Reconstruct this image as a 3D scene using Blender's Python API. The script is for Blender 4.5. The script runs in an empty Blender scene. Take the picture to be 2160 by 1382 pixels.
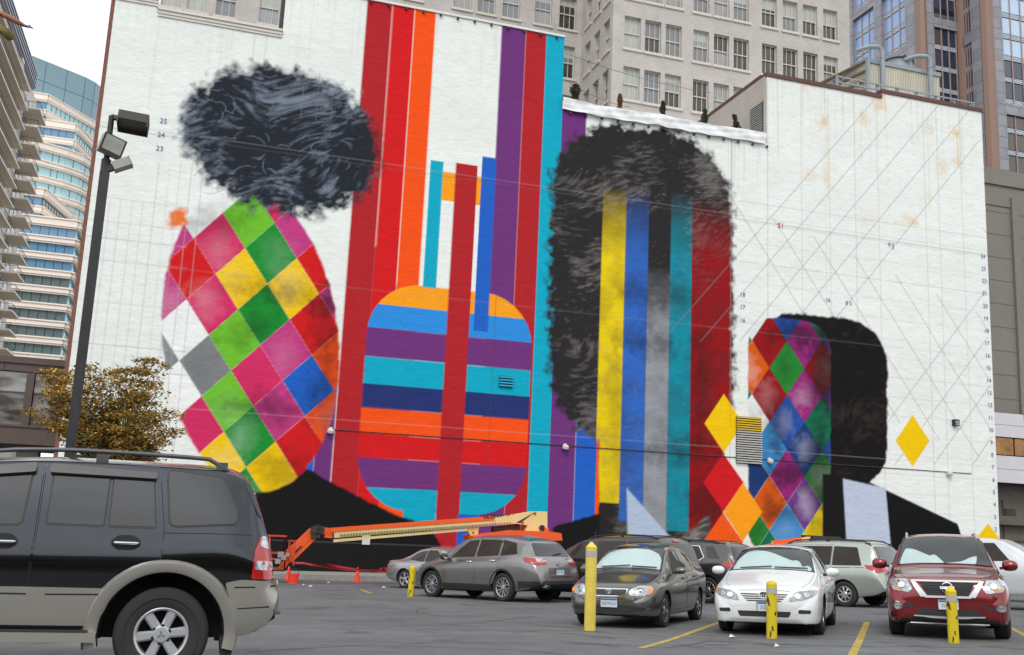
import bpy, bmesh, math, random
import numpy as np
from math import radians, sin, cos, pi, sqrt, atan2
from mathutils import Vector, Matrix
from mathutils.bvhtree import BVHTree

SC = bpy.context.scene
COL = SC.collection
random.seed(7)
np.random.seed(7)

# ------------------------------------------------------------------ camera
F_PX = 2162.2
PITCH, ROLL, YAW, EYE = radians(10.736), radians(2.594), radians(-17.148), 1.65
_cy, _sy = cos(YAW), sin(YAW)
_r = Vector((_cy, _sy, 0)); FW = Vector((-_sy * cos(PITCH), _cy * cos(PITCH), sin(PITCH))); _u = _r.cross(FW)
RT = _r * cos(ROLL) + _u * sin(ROLL)
UP = -_r * sin(ROLL) + _u * cos(ROLL)
CAM = Vector((0, 0, EYE))
cd = bpy.data.cameras.new('camera'); cam = bpy.data.objects.new('camera', cd); COL.objects.link(cam)
cam.matrix_world = Matrix(((RT.x, UP.x, -FW.x, 0), (RT.y, UP.y, -FW.y, 0), (RT.z, UP.z, -FW.z, EYE), (0, 0, 0, 1)))
cd.sensor_width = 36; cd.lens = F_PX / 2160 * 36; cd.clip_start = 0.05; cd.clip_end = 5000
SC.camera = cam

# ------------------------------------------------------------------ world, sun, exposure
w = bpy.data.worlds.new('World'); SC.world = w; w.use_nodes = True
nt = w.node_tree; nt.nodes.clear()
sky = nt.nodes.new('ShaderNodeTexSky'); sky.sky_type = 'NISHITA'; sky.sun_disc = False
SUN_EL, SUN_AZ = radians(48), radians(205)      # azimuth: clockwise from +Y
sky.sun_elevation = SUN_EL; sky.sun_rotation = SUN_AZ
sky.air_density = 1.0; sky.dust_density = 4.0
hs = nt.nodes.new('ShaderNodeHueSaturation'); hs.inputs['Saturation'].default_value = 0.12
mixw = nt.nodes.new('ShaderNodeMixRGB'); mixw.inputs['Fac'].default_value = 0.80
mixw.inputs['Color2'].default_value = (9.3, 9.6, 9.9, 1)   # thin bright cloud over the whole sky
bg = nt.nodes.new('ShaderNodeBackground'); bg.inputs['Strength'].default_value = 0.125
out = nt.nodes.new('ShaderNodeOutputWorld')
nt.links.new(sky.outputs[0], hs.inputs['Color']); nt.links.new(hs.outputs[0], mixw.inputs['Color1'])
wtc = nt.nodes.new('ShaderNodeTexCoord'); wn = nt.nodes.new('ShaderNodeTexNoise'); wn.inputs['Scale'].default_value = 2.6; wn.inputs['Detail'].default_value = 5; wn.inputs['Roughness'].default_value = .6
wr = nt.nodes.new('ShaderNodeMapRange'); wr.inputs[1].default_value = .35; wr.inputs[2].default_value = .65; wr.inputs[3].default_value = .80; wr.inputs[4].default_value = 1.20
wm_ = nt.nodes.new('ShaderNodeVectorMath'); wm_.operation = 'SCALE'
nt.links.new(wtc.outputs['Generated'], wn.inputs['Vector']); nt.links.new(wn.outputs[0], wr.inputs[0]); nt.links.new(mixw.outputs[0], wm_.inputs[0]); nt.links.new(wr.outputs[0], wm_.inputs['Scale'])
nt.links.new(wm_.outputs[0], bg.inputs['Color']); nt.links.new(bg.outputs[0], out.inputs['Surface'])
sl = bpy.data.lights.new('sun', 'SUN'); sl.energy = 0.9; sl.angle = radians(14); sl.color = (1.0, 0.965, 0.92)
so = bpy.data.objects.new('sun', sl); COL.objects.link(so)
sd = Vector((sin(SUN_AZ) * cos(SUN_EL), cos(SUN_AZ) * cos(SUN_EL), sin(SUN_EL)))
so.rotation_euler = sd.to_track_quat('Z', 'Y').to_euler(); so.location = sd * 80
vs = SC.view_settings
vs.view_transform = 'Standard'; vs.look = 'None'; vs.gamma = 1; vs.exposure = 0.22; vs.use_curve_mapping = False

# ------------------------------------------------------------------ geometry of the view (survey helpers)
def ray(px, py): return FW + RT * ((px - 1080) / F_PX) - UP * ((py - 691) / F_PX)
def atY(px, py, Y):
    d = ray(px, py); return CAM + d * (Y / d.y)
def atX(px, py, X):
    d = ray(px, py); return CAM + d * (X / d.x)
def atD(px, py, t): return CAM + ray(px, py) * t
def atZ(px, py, z):
    d = ray(px, py); return CAM + d * ((z - EYE) / d.z)
G0, GS, YF = 0.5, -0.0355, 41.5
def zg(y, x=0.0): return G0 + GS * max(-40.0, min(y, YF)) + 0.018 * max(0.0, min(x, 26.0) - 7.5) + 0.0125 * max(0.0, min(14.0, 14.0 - y))
GFLAT = zg(99)
def onG(px, py):
    d = ray(px, py); t = (G0 - EYE) / (d.z - GS * d.y); p = CAM + d * t
    for k in range(12):
        t = t * (0.5 + 0.5 * (zg(p.y, p.x) - EYE) / (p.z - EYE)); p = CAM + d * t
    p.z = zg(p.y, p.x); return p
def gn(x): return Vector((-0.018 if 7.5 < x < 26 else 0, -GS, 1)).normalized()

# ------------------------------------------------------------------ materials
def srgb(r, g, b):
    f = lambda c: (c / 12.92 if c <= 0.04045 else ((c + 0.055) / 1.055) ** 2.4)
    return (f(r / 255), f(g / 255), f(b / 255))
MATS = {}
def mat(name, col, rough=0.6, metal=0.0, coat=0.0, var=0.0, vscale=3.0, bump=0.0, bscale=40.0, spec=0.5, emit=None, stretch=None, dirt=0.0):
    if name in MATS: return MATS[name]
    m = bpy.data.materials.new(name); m.use_nodes = True; t = m.node_tree; N = t.nodes; L = t.links
    b = N['Principled BSDF']
    b.inputs['Base Color'].default_value = (*col, 1); b.inputs['Roughness'].default_value = rough
    b.inputs['Metallic'].default_value = metal; b.inputs['Coat Weight'].default_value = coat; b.inputs['Coat Roughness'].default_value = 0.04
    b.inputs['Specular IOR Level'].default_value = spec
    if emit: b.inputs['Emission Color'].default_value = (*emit[0], 1); b.inputs['Emission Strength'].default_value = emit[1]
    tc = N.new('ShaderNodeTexCoord'); mp = N.new('ShaderNodeMapping'); L.new(tc.outputs['Object'], mp.inputs['Vector'])
    if stretch: mp.inputs['Scale'].default_value = stretch
    if var > 0:
        n = N.new('ShaderNodeTexNoise'); n.inputs['Scale'].default_value = vscale; n.inputs['Detail'].default_value = 6; n.inputs['Roughness'].default_value = 0.65
        L.new(mp.outputs[0], n.inputs['Vector'])
        r = N.new('ShaderNodeMapRange'); r.inputs[1].default_value = 0.3; r.inputs[2].default_value = 0.7
        r.inputs[3].default_value = 1 - var; r.inputs[4].default_value = 1 + var
        L.new(n.outputs[0], r.inputs[0])
        mu = N.new('ShaderNodeVectorMath'); mu.operation = 'SCALE'; mu.inputs[0].default_value = col
        L.new(r.outputs[0], mu.inputs['Scale']); L.new(mu.outputs[0], b.inputs['Base Color'])
    if bump > 0:
        n2 = N.new('ShaderNodeTexNoise'); n2.inputs['Scale'].default_value = bscale; n2.inputs['Detail'].default_value = 4
        L.new(mp.outputs[0], n2.inputs['Vector'])
        bp = N.new('ShaderNodeBump'); bp.inputs['Strength'].default_value = bump; bp.inputs['Distance'].default_value = 0.02
        L.new(n2.outputs[0], bp.inputs['Height']); L.new(bp.outputs[0], b.inputs['Normal'])
    MATS[name] = m; return m

# ------------------------------------------------------------------ mesh helpers
class MB:
    def __init__(s): s.v = []; s.f = []; s.m = []
    def add(s, vs_, fs, mi=0):
        o = len(s.v); s.v += [tuple(v) for v in vs_]; s.f += [tuple(i + o for i in f) for f in fs]; s.m += [mi] * len(fs); return s
    def box(s, x0, x1, y0, y1, z0, z1, mi=0, M=None):
        vs_ = [Vector((x, y, z)) for x in (x0, x1) for y in (y0, y1) for z in (z0, z1)]
        if M is not None: vs_ = [M @ v for v in vs_]
        return s.add(vs_, [(0, 1, 3, 2), (4, 6, 7, 5), (0, 4, 5, 1), (2, 3, 7, 6), (0, 2, 6, 4), (1, 5, 7, 3)], mi)
    def beam(s, a, b, w_, h_, mi=0, up=Vector((0, 0, 1))):
        a = Vector(a); b = Vector(b); d = (b - a).normalized()
        x = d.cross(up)
        if x.length < 1e-4: x = d.cross(Vector((1, 0, 0)))
        x.normalize(); z = x.cross(d)
        vs_ = [p + x * (i * w_ / 2) + z * (j * h_ / 2) for p in (a, b) for i, j in ((-1, -1), (1, -1), (1, 1), (-1, 1))]
        return s.add(vs_, [(3, 2, 1, 0), (4, 5, 6, 7), (0, 1, 5, 4), (1, 2, 6, 5), (2, 3, 7, 6), (3, 0, 4, 7)], mi)
    def tube(s, pts, r, n=8, mi=0, caps=True):
        pts = [Vector(p) for p in pts]; k = len(pts); rs = r if isinstance(r, (list, tuple)) else [r] * k
        ref = None; vs_ = []
        for i, p in enumerate(pts):
            d = (pts[min(i + 1, k - 1)] - pts[max(i - 1, 0)]).normalized()
            if ref is None: ref = d.orthogonal().normalized()
            x = (ref - d * ref.dot(d))
            x = x.normalized() if x.length > 1e-5 else d.orthogonal().normalized()
            ref = x; y = d.cross(x)
            vs_ += [p + (x * cos(2 * pi * j / n) + y * sin(2 * pi * j / n)) * rs[i] for j in range(n)]
        fs = [(i * n + j, i * n + (j + 1) % n, (i + 1) * n + (j + 1) % n, (i + 1) * n + j) for i in range(k - 1) for j in range(n)]
        if caps: fs += [tuple(range(n - 1, -1, -1)), tuple((k - 1) * n + j for j in range(n))]
        return s.add(vs_, fs, mi)
    def lathe(s, prof, n=24, mi=0, M=None):     # prof: (r, h), turned about local z
        k = len(prof); vs_ = [Vector((r * cos(2 * pi * j / n), r * sin(2 * pi * j / n), h)) for r, h in prof for j in range(n)]
        if M is not None: vs_ = [M @ v for v in vs_]
        fs = [(i * n + j, i * n + (j + 1) % n, (i + 1) * n + (j + 1) % n, (i + 1) * n + j) for i in range(k - 1) for j in range(n)]
        return s.add(vs_, fs, mi)
    def prism(s, poly, h0, h1, mi=0, M=None):   # polygon in local xy, extruded along local z
        n = len(poly); vs_ = [Vector((x, y, h0)) for x, y in poly] + [Vector((x, y, h1)) for x, y in poly]
        if M is not None: vs_ = [M @ v for v in vs_]
        return s.add(vs_, [tuple(range(n - 1, -1, -1)), tuple(range(n, 2 * n))] + [(i, (i + 1) % n, (i + 1) % n + n, i + n) for i in range(n)], mi)
    def mesh(s, name, mats, smooth=None):
        me = bpy.data.meshes.new(name); me.from_pydata(s.v, [], s.f)
        for m in (mats if isinstance(mats, (list, tuple)) else [mats]): me.materials.append(m)
        me.polygons.foreach_set('material_index', s.m)
        if smooth is not None:
            me.polygons.foreach_set('use_smooth', [True] * len(s.f)); me.update()
            me.set_sharp_from_angle(angle=radians(smooth))
        me.update(); return me
    def build(s, name, mats, parent=None, smooth=None, M=None, recalc=False):
        me = s.mesh(name, mats, smooth)
        if recalc:
            b = bmesh.new(); b.from_mesh(me); bmesh.ops.recalc_face_normals(b, faces=b.faces); b.to_mesh(me); b.free()
        return link(name, me, parent, M)
def link(name, me, parent=None, M=None):
    o = bpy.data.objects.new(name, me); COL.objects.link(o)
    if parent is not None: o.parent = parent
    if M is not None: o.matrix_local = M
    return o
def thing(name, label, cat, M=None, group=None, loc=None):
    o = bpy.data.objects.new(name, None); COL.objects.link(o); o.empty_display_size = 0.3
    if M is not None: o.matrix_world = M
    if loc is not None: o.location = loc
    return tag(o, label, cat, group)
def tag(o, label, cat, group=None):
    o['label'] = label; o['category'] = cat
    if group: o['group'] = group
    return o
def struct(o): o['kind'] = 'structure'; return o
def stuff(o): o['kind'] = 'stuff'; return o
_ub = {}
def ubox(m):                                    # shared unit box, centred, per material
    if m.name not in _ub:
        _ub[m.name] = MB().box(-.5, .5, -.5, .5, -.5, .5).mesh('unit_panel', m)
    return _ub[m.name]
def pbox(name, m, parent, c, size, rot=None):   # box part from shared mesh
    M = Matrix.Translation(c) @ (rot if rot is not None else Matrix.Identity(4)) @ Matrix.Diagonal((*size, 1))
    return link(name, ubox(m), parent, M)
def frame(o, x, y, z=None):                     # matrix with columns x, y, z at origin o
    x = Vector(x).normalized(); y = Vector(y); z = x.cross(y).normalized() if z is None else Vector(z).normalized(); y = z.cross(x)
    return Matrix(((x.x, y.x, z.x, o[0]), (x.y, y.y, z.y, o[1]), (x.z, y.z, z.z, o[2]), (0, 0, 0, 1)))
def text_mesh(body, size, m, extrude=0.004, bold=0.0, sx=1.0):
    c = bpy.data.curves.new('lettering', 'FONT'); c.body = body; c.size = size; c.extrude = extrude; c.align_x = 'CENTER'; c.align_y = 'CENTER'; c.offset = bold; c.resolution_u = 2
    o = bpy.data.objects.new('lettering', c); COL.objects.link(o)
    me = bpy.data.meshes.new_from_object(o.evaluated_get(bpy.context.evaluated_depsgraph_get()))
    bpy.data.objects.remove(o)
    me.materials.clear(); me.materials.append(m)
    if sx != 1.0: me.transform(Matrix.Diagonal((sx, 1, 1, 1)))
    return me
# ================================================================== GROUND
asph = mat('asphalt', (0.092, 0.095, 0.099), rough=0.85)
def make_asphalt():
    t = asph.node_tree; N = t.nodes; L = t.links; b = N['Principled BSDF']
    tc = N.new('ShaderNodeTexCoord')
    def noise(sc, det, rough=0.6, vec=None):
        n = N.new('ShaderNodeTexNoise'); n.inputs['Scale'].default_value = sc; n.inputs['Detail'].default_value = det; n.inputs['Roughness'].default_value = rough
        L.new(vec or tc.outputs['Object'], n.inputs['Vector']); return n
    def ramp(n, a, b_, c, d):
        r = N.new('ShaderNodeMapRange'); r.inputs[1].default_value = a; r.inputs[2].default_value = b_; r.inputs[3].default_value = c; r.inputs[4].default_value = d
        L.new(n.outputs[0], r.inputs[0]); return r
    big = ramp(noise(0.35, 5), 0.3, 0.7, 0.78, 1.18); mid = ramp(noise(2.3, 7, 0.7), 0.3, 0.7, 0.84, 1.14); fine = ramp(noise(90, 3, 0.8), 0.25, 0.75, 0.72, 1.3)
    oil = ramp(noise(0.9, 4), 0.57, 0.66, 1.0, 0.60)
    mpp = N.new('ShaderNodeMapping'); mpp.inputs['Scale'].default_value = (.12, 1.6, 1); mpp.inputs['Rotation'].default_value = (0, 0, .15); L.new(tc.outputs['Object'], mpp.inputs[0]); streak = ramp(noise(1.2, 5, .6, mpp.outputs[0]), .3, .7, .86, 1.12)
    spots = ramp(noise(14, 2, .5), .66, .72, 1.0, .70)
    cur = None
    for r in (big, mid, fine, oil, streak, spots):
        if cur is None: cur = r.outputs[0]; continue
        m = N.new('ShaderNodeMath'); m.operation = 'MULTIPLY'; L.new(cur, m.inputs[0]); L.new(r.outputs[0], m.inputs[1]); cur = m.outputs[0]
    v = N.new('ShaderNodeVectorMath'); v.operation = 'SCALE'; v.inputs[0].default_value = (0.128, 0.131, 0.136); L.new(cur, v.inputs['Scale']); L.new(v.outputs[0], b.inputs['Base Color'])
    bp = N.new('ShaderNodeBump'); bp.inputs['Strength'].default_value = 0.5; bp.inputs['Distance'].default_value = 0.01
    L.new(fine.outputs[0], bp.inputs['Height']); L.new(bp.outputs[0], b.inputs['Normal'])
make_asphalt()
mb = MB(); xs = [-1500, -60, -20, 0, 7.5, 26, 60, 120, 1500]; ys = [-1500, -40, -20, 0, 7, 14, 20, 30, YF, 80, 2500]
for x in xs:
    for y in ys: mb.v.append((x, y, zg(y, x)))
n = len(ys)
for i in range(len(xs) - 1):
    for j in range(n - 1): mb.f.append((i * n + j, (i + 1) * n + j, (i + 1) * n + j + 1, i * n + j + 1)); mb.m.append(0)
struct(mb.build('ground', asph))

line_y = mat('worn_yellow_paint', srgb(168, 148, 72), rough=0.8, var=0.35, vscale=9)
line_f = mat('faded_yellow_paint', srgb(140, 130, 95), rough=0.85, var=0.25, vscale=6)
crack = mat('tar_crack', (0.035, 0.036, 0.038), rough=0.8)
def ribbon(pts, w_, m, name, dz=0.004, jag=0.0, parent=None):
    pts = [Vector((p[0], p[1])) for p in pts]; vs_ = []; P2 = []
    for a, b in zip(pts, pts[1:]):
        k = max(1, int((b - a).length / 0.35))
        P2 += [a.lerp(b, i / k) for i in range(k)]
    P2.append(pts[-1])
    for i, p in enumerate(P2):
        d = (P2[min(i + 1, len(P2) - 1)] - P2[max(0, i - 1)]).normalized(); q = Vector((-d.y, d.x))
        off = random.uniform(-jag, jag); ww = w_ * (1 + (random.uniform(-.4, .4) if jag else 0))
        for s in (-1, 1):
            c = p + q * (off + s * ww / 2); vs_.append((c.x, c.y, zg(c.y, c.x) + dz))
    mb = MB(); mb.add(vs_, [(2 * i, 2 * i + 1, 2 * i + 3, 2 * i + 2) for i in range(len(P2) - 1)])
    return struct(mb.build(name, m, parent, recalc=False))
def gp(px, py): p = onG(px, py); return (p.x, p.y)
for a, b, w_, m in [((1350, 1368), (1523, 1311), .11, line_y), ((1793, 1392), (1829, 1313), .12, line_y), ((2130, 1324), (2185, 1353), .11, line_y),
                    ((1140, 1327), (1236, 1331), .09, line_f), ((1258, 1331), (1600, 1352), .09, line_f), ((1650, 1343), (1990, 1350), .08, line_f), ((2030, 1350), (2185, 1356), .08, line_f),
                    ((691, 1212), (742, 1226), .12, line_f), ((761, 1244), (783, 1252), .12, line_y), ((584, 1214), (600, 1219), .12, line_f), ((1010, 1285), (1080, 1290), .10, line_f)]:
    ribbon([gp(*a), gp(*b)], w_, m, 'bay_line')
for pts in [[(560, 1318), (700, 1316), (840, 1322), (1010, 1314), (1130, 1300)], [(876, 1292), (884, 1285), (905, 1284)], [(876, 1292), (960, 1303), (1100, 1313), (1300, 1338)],
            [(1180, 1352), (1400, 1368), (1500, 1352), (1700, 1362), (2160, 1368)], [(1480, 1352), (1660, 1360), (1860, 1366)], [(610, 1250), (740, 1246), (800, 1249)], [(1700, 1250), (1880, 1262)],
            [(520, 1376), (780, 1360), (1100, 1372), (1300, 1392)], [(640, 1282), (820, 1276)]]:
    ribbon([gp(*p) for p in pts], .022, crack, 'crack', dz=0.003, jag=.03)
# kerb along the foot of the wall
conc = mat('kerb_concrete', srgb(150, 148, 142), rough=0.9, var=0.18, vscale=2.5, bump=.3)
kb = MB()
kb.box(-6, 46, 42.6, 44.99, GFLAT - .3, GFLAT + .13)
kb.v = [(x, y, z + .018 * max(0, min(x, 26) - 7.5)) for x, y, z in kb.v]
struct(kb.build('pavement', conc))
# litter: scraps of paper and plastic
scrap = mat('scrap_paper', (0.62, 0.62, 0.6), rough=.9)
for px, py in [(640, 1235), (655, 1238), (693, 1230), (676, 1203), (738, 1221), (810, 1240), (617, 1215), (612, 1213), (1545, 1345), (1640, 1365), (622, 1217), (720, 1208), (650, 1209), (780, 1209), (1010, 1262)]:
    p = onG(px, py); s = random.uniform(.04, .09); mb = MB()
    mb.add([(p.x - s, p.y, p.z + .005), (p.x, p.y - s, p.z + .02), (p.x + s, p.y, p.z + .006), (p.x, p.y + s, p.z + .05)], [(0, 1, 2), (0, 2, 3)])
    o = mb.build('litter', scrap); tag(o, 'crumpled white scrap of paper lying on the grey asphalt', 'litter', 'paper scraps on the asphalt')

# ================================================================== MURAL WALL
WY = 45.0
def wp(px, py): p = atY(px, py, WY); return (p.x, p.z)
XL = wp(150, 740)[0]; XR = wp(2090, 700)[0]
x_trim = wp(333, 20)[0]; x_n = wp(597, 60)[0]; x_t = wp(1191, 80)[0]; x_r = wp(1617, 165)[0]; x_s = wp(1859.5, 197)[0]
z_a = wp(333, 8)[1]; z_b = wp(470, 52)[1]; z_c = wp(1050, 52)[1]; z_d = wp(1380, 262)[1]; z_e = wp(1740, 184)[1]; z_f = wp(1960, 215)[1]
WZ0 = GFLAT - 0.02
SEG = [(XL, x_trim, z_a), (x_trim, x_n, z_b), (x_n, x_t, z_c), (x_t, x_r, z_d), (x_r, x_s, z_e), (x_s, XR, z_f)]

STEP = 0.052
gx = []
for a, b, z in SEG:
    k = max(2, int(round((b - a) / STEP))); gx += list(np.linspace(a, b, k + 1)[:-1])
gx.append(XR); gx = np.array(gx)
zlev = sorted({WZ0, z_a, z_b, z_c, z_d, z_e, z_f}); gz = []
for a, b in zip(zlev, zlev[1:]):
    k = max(1, int(round((b - a) / STEP))); gz += list(np.linspace(a, b, k + 1)[:-1])
gz.append(zlev[-1]); gz = np.array(gz)
NX, NZ = len(gx), len(gz)
XX, ZZ = np.meshgrid(gx, gz, indexing='ij')

def vnoise(X, Z, s, seed):
    x = X * s; z = Z * s; xi = np.floor(x).astype(np.int64); zi = np.floor(z).astype(np.int64); fx = x - xi; fz = z - zi
    fx = fx * fx * (3 - 2 * fx); fz = fz * fz * (3 - 2 * fz)
    def h(a, b):
        k = (a * 374761393 + b * 668265263 + seed * 1442695041) & 0xffffffff
        k = ((k ^ (k >> 13)) * 1274126177) & 0xffffffff
        return ((k ^ (k >> 16)) & 0xffff) / 65535.0
    return (h(xi, zi) * (1 - fx) + h(xi + 1, zi) * fx) * (1 - fz) + (h(xi, zi + 1) * (1 - fx) + h(xi + 1, zi + 1) * fx) * fz
def fbm(X, Z, s, seed, o=4):
    r = 0; a = .5; t = 0
    for i in range(o): r = r + a * vnoise(X, Z, s * 2 ** i, seed + i); t += a; a *= .55
    return r / t

PAINT = np.zeros((NX, NZ, 3)); PAINT[:] = srgb(235, 239, 234)
st = fbm(XX * 0.35, ZZ, .8, 3)[..., None]
PAINT *= 0.93 + 0.10 * st
SN = (fbm(XX, ZZ, 3.0, 50, 3) - .5)                # shared wobble for sprayed edges
def sdf(poly):
    P = np.array(poly); x0, z0 = P.min(0) - 1.2; x1, z1 = P.max(0) + 1.2
    i0, i1 = np.searchsorted(gx, [x0, x1]); j0, j1 = np.searchsorted(gz, [z0, z1])
    if i1 <= i0 or j1 <= j0: return None
    X = XX[i0:i1, j0:j1]; Z = ZZ[i0:i1, j0:j1]; ins = np.zeros(X.shape, bool); d2 = np.full(X.shape, 1e9)
    for (ax, az), (bx, bz) in zip(P, np.roll(P, -1, 0)):
        if az != bz:
            c = ((az > Z) != (bz > Z)) & (X < (bx - ax) * (Z - az) / (bz - az) + ax); ins ^= c
        ex, ez = bx - ax, bz - az; l = ex * ex + ez * ez + 1e-12
        t = np.clip(((X - ax) * ex + (Z - az) * ez) / l, 0, 1); d2 = np.minimum(d2, (X - ax - t * ex) ** 2 + (Z - az - t * ez) ** 2)
    return (slice(i0, i1), slice(j0, j1)), np.where(ins, 1, -1) * np.sqrt(d2)
def lay(poly, col, soft=0.03, wob=0.0, alpha=1.0, px=True, mask=None, ret=False):
    if px: poly = [wp(*p) for p in poly]
    r = sdf(poly)
    if r is None: return
    s, d = r
    if wob: d = d + SN[s] * wob
    a = np.clip(d / (2 * soft) + .5, 0, 1) * alpha
    if mask is not None: a = a * mask[s]
    if ret: m = np.zeros((NX, NZ)); m[s] = a; return m
    c = np.array(col) if not callable(col) else col(s)
    PAINT[s] = PAINT[s] * (1 - a[..., None]) + c * a[..., None]
def stroke(pts, col, w_=0.05, alpha=.8, px=True):
    P = [wp(*p) for p in pts] if px else pts
    for (ax, az), (bx, bz) in zip(P, P[1:]):
        x0, x1 = min(ax, bx) - .3, max(ax, bx) + .3; z0, z1 = min(az, bz) - .3, max(az, bz) + .3
        i0, i1 = np.searchsorted(gx, [x0, x1]); j0, j1 = np.searchsorted(gz, [z0, z1]); s = (slice(i0, i1), slice(j0, j1))
        X = XX[s]; Z = ZZ[s]; ex, ez = bx - ax, bz - az; l = ex * ex + ez * ez + 1e-12
        t = np.clip(((X - ax) * ex + (Z - az) * ez) / l, 0, 1); d = np.sqrt((X - ax - t * ex) ** 2 + (Z - az - t * ez) ** 2)
        a = (np.clip((w_ / 2 + .02 - d) / .04, 0, 1) * alpha)[..., None]
        PAINT[s] = PAINT[s] * (1 - a) + np.array(col) * a
c_dred = srgb(178, 38, 44); c_red = srgb(212, 30, 34); c_org = srgb(246, 84, 24); c_pur = srgb(112, 54, 122); c_teal = srgb(16, 168, 196)
c_blue = srgb(36, 98, 196); c_sky = srgb(48, 142, 222); c_navy = srgb(40, 54, 112); c_amb = srgb(250, 160, 30); c_blk = srgb(25, 24, 25); c_yel = srgb(242, 198, 12)
c_grn = srgb(30, 140, 50); c_lime = srgb(112, 190, 50); c_pink = srgb(212, 48, 100); c_mag = srgb(196, 62, 130); c_gray = srgb(128, 130, 132); c_wht = srgb(240, 242, 240)
def X_(px, py=400): return wp(px, py)[0]
def vstripe(x0, x1, y0, y1, col, soft=.02):       # upright stripe between two edges read at height py (x, y) pairs
    a = wp(*x0)[0]; b = wp(*x1)[0]; lay([(a, y0), (b, y0), (b, y1), (a, y1)], col, soft, px=False)
rg = random.Random(12)
for k in range(150):
    px = rg.uniform(260, 2080); x = XL + rg.random() * (XR - XL)
    zt_ = [z for a, b, z in SEG if a <= x <= b][0]; L_ = rg.uniform(.5, 4.5); g = rg.choice([srgb(176, 176, 168), srgb(190, 184, 160), srgb(150, 152, 150)])
    stroke([(x, zt_), (x + rg.uniform(-.04, .04), zt_ - L_)], g, rg.uniform(.03, .12), rg.uniform(.05, .16), px=False)
# full height stripes
TOP = z_c + .3; BOT = -1.2
vstripe((775.5, 0), (829, 8), BOT, TOP, c_dred); vstripe((829, 8), (875.5, 16), BOT, TOP, c_red); vstripe((875.5, 16), (920, 24), BOT, TOP, c_org)
vstripe((660, 1000), (697, 1000), BOT, wp(710, 760)[1], c_pur); vstripe((630, 1000), (660, 1000), BOT, wp(660, 930)[1], c_blue)
vstripe((1059, 52), (1109.8, 60), BOT, TOP, c_pur); vstripe((1109.8, 60), (1153.3, 68), BOT, TOP, c_dred)
vstripe((1153.3, 68), (1192, 76), BOT, TOP, c_teal)
vstripe((1192, 76), (1237, 240), BOT, wp(1210, 229)[1], c_pur)
vstripe((1237, 240), (1257, 1000), BOT, wp(1235, 860)[1], c_blue); vstripe((1257, 1000), (1330, 1000), BOT, wp(1290, 900)[1], c_org)
for px, py0, py1 in ((829, 8, 520), (875.5, 16, 600)):
    x = wp(px, py0)[0]; stroke([(x, wp(px, py0)[1]), (x, wp(px - 30, py1)[1])], srgb(235, 205, 190), .05, .8, px=False)
vstripe((797, 1080), (850, 1080), BOT, wp(820, 1000)[1], c_org); vstripe((850, 1080), (953, 500), BOT, wp(870, 1000)[1], c_teal); vstripe((1000, 500), (1008, 1080), BOT, wp(990, 1000)[1], c_blue); vstripe((1008, 1080), (1062, 1080), BOT, wp(1030, 1000)[1], c_pur)
# plain striped panel with rounded ends in the middle (same bands of colour)
cx0, cx1 = wp(757, 930)[0], wp(1112, 960)[0]; cz0, cz1 = wp(930, 1083)[1], wp(930, 607)[1]
def rrect(x0, x1, z0, z1, r, k=7):
    o = []
    for cx, cz, a0 in ((x1 - r, z1 - r, 0), (x0 + r, z1 - r, 90), (x0 + r, z0 + r, 180), (x1 - r, z0 + r, 270)):
        o += [(cx + r * cos(radians(a0 + 90 * i / k)), cz + r * sin(radians(a0 + 90 * i / k))) for i in range(k + 1)]
    return o
pm = lay(rrect(cx0, cx1, cz0, cz1, 2.4), c_red, .02, px=False, ret=True)
bands = [(607, 655, c_amb), (655, 705, c_sky), (705, 765, c_pur), (765, 822, c_teal), (822, 872, c_navy), (872, 925, c_org), (925, 975, c_red), (975, 1036, c_pur), (1036, 1090, c_teal)]
for a, b, c in bands:
    za, zb = wp(930, a)[1], wp(930, b)[1]; lay([(cx0 - 1, zb), (cx1 + 1, zb), (cx1 + 1, za), (cx0 - 1, za)], c, .02, px=False, mask=pm)
vstripe((905, 400), (932, 400), wp(905, 607)[1], wp(910, 338)[1], c_teal)
vstripe((932, 400), (1014, 400), wp(950, 425)[1], wp(960, 366)[1], c_amb)
vstripe((1014, 400), (1044, 400), wp(1020, 700)[1], wp(1030, 332)[1], c_blue)
vstripe((953, 500), (1000, 500), BOT, wp(975, 345)[1], c_dred)
vstripe((965, 1100), (1010, 1100), BOT, cz0 - .02, c_blue)
# dark ground at the foot of the painting
lay([(530, 1040), (640, 985), (740, 1040), (850, 1092), (905, 1105), (935, 1160), (940, 1230), (480, 1230), (480, 1040)], c_blk, .04, .15)
lay([(1165, 1112), (1240, 1090), (1310, 1070), (1345, 1040), (1350, 1230), (1165, 1230)], c_blk, .04, .15)

# left: plain harlequin quilt of diamonds with a dark sprayed cloud over it (generic, no picture in it)
def ell(cx, cy, rx, ry, rot=0, k=28, jit=0.0, seed=1):
    rn = random.Random(seed); o = []
    for i in range(k):
        a = 2 * pi * i / k; r = 1 + rn.uniform(-jit, jit); x = rx * r * cos(a); y = ry * r * sin(a)
        o.append((cx + x * cos(rot) - y * sin(rot), cy + x * sin(rot) + y * cos(rot)))
    return o
o0 = Vector((517, 524)); va = Vector((47, 75)); vb = Vector((-62, 54))
quilt = [[c_wht, c_blue, c_teal, c_pink, c_org, c_lime, c_sky],
         [c_yel, c_lime, c_blue, c_red, c_grn, c_mag, c_gray]]
cells = {}
pal = [c_yel, c_lime, c_wht, c_blue, c_red, c_grn, c_teal, c_pink, c_org, c_gray, c_mag, c_sky]
rq = random.Random(11)
region = ell(528, 715, 186, 325, -.10, 40)
qm = lay(region, c_wht, .05, .1, ret=True)
def pick(i, j):
    k = (i * 5 + j * 7 + (i * j) % 3) % len(pal); return pal[k]
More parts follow.
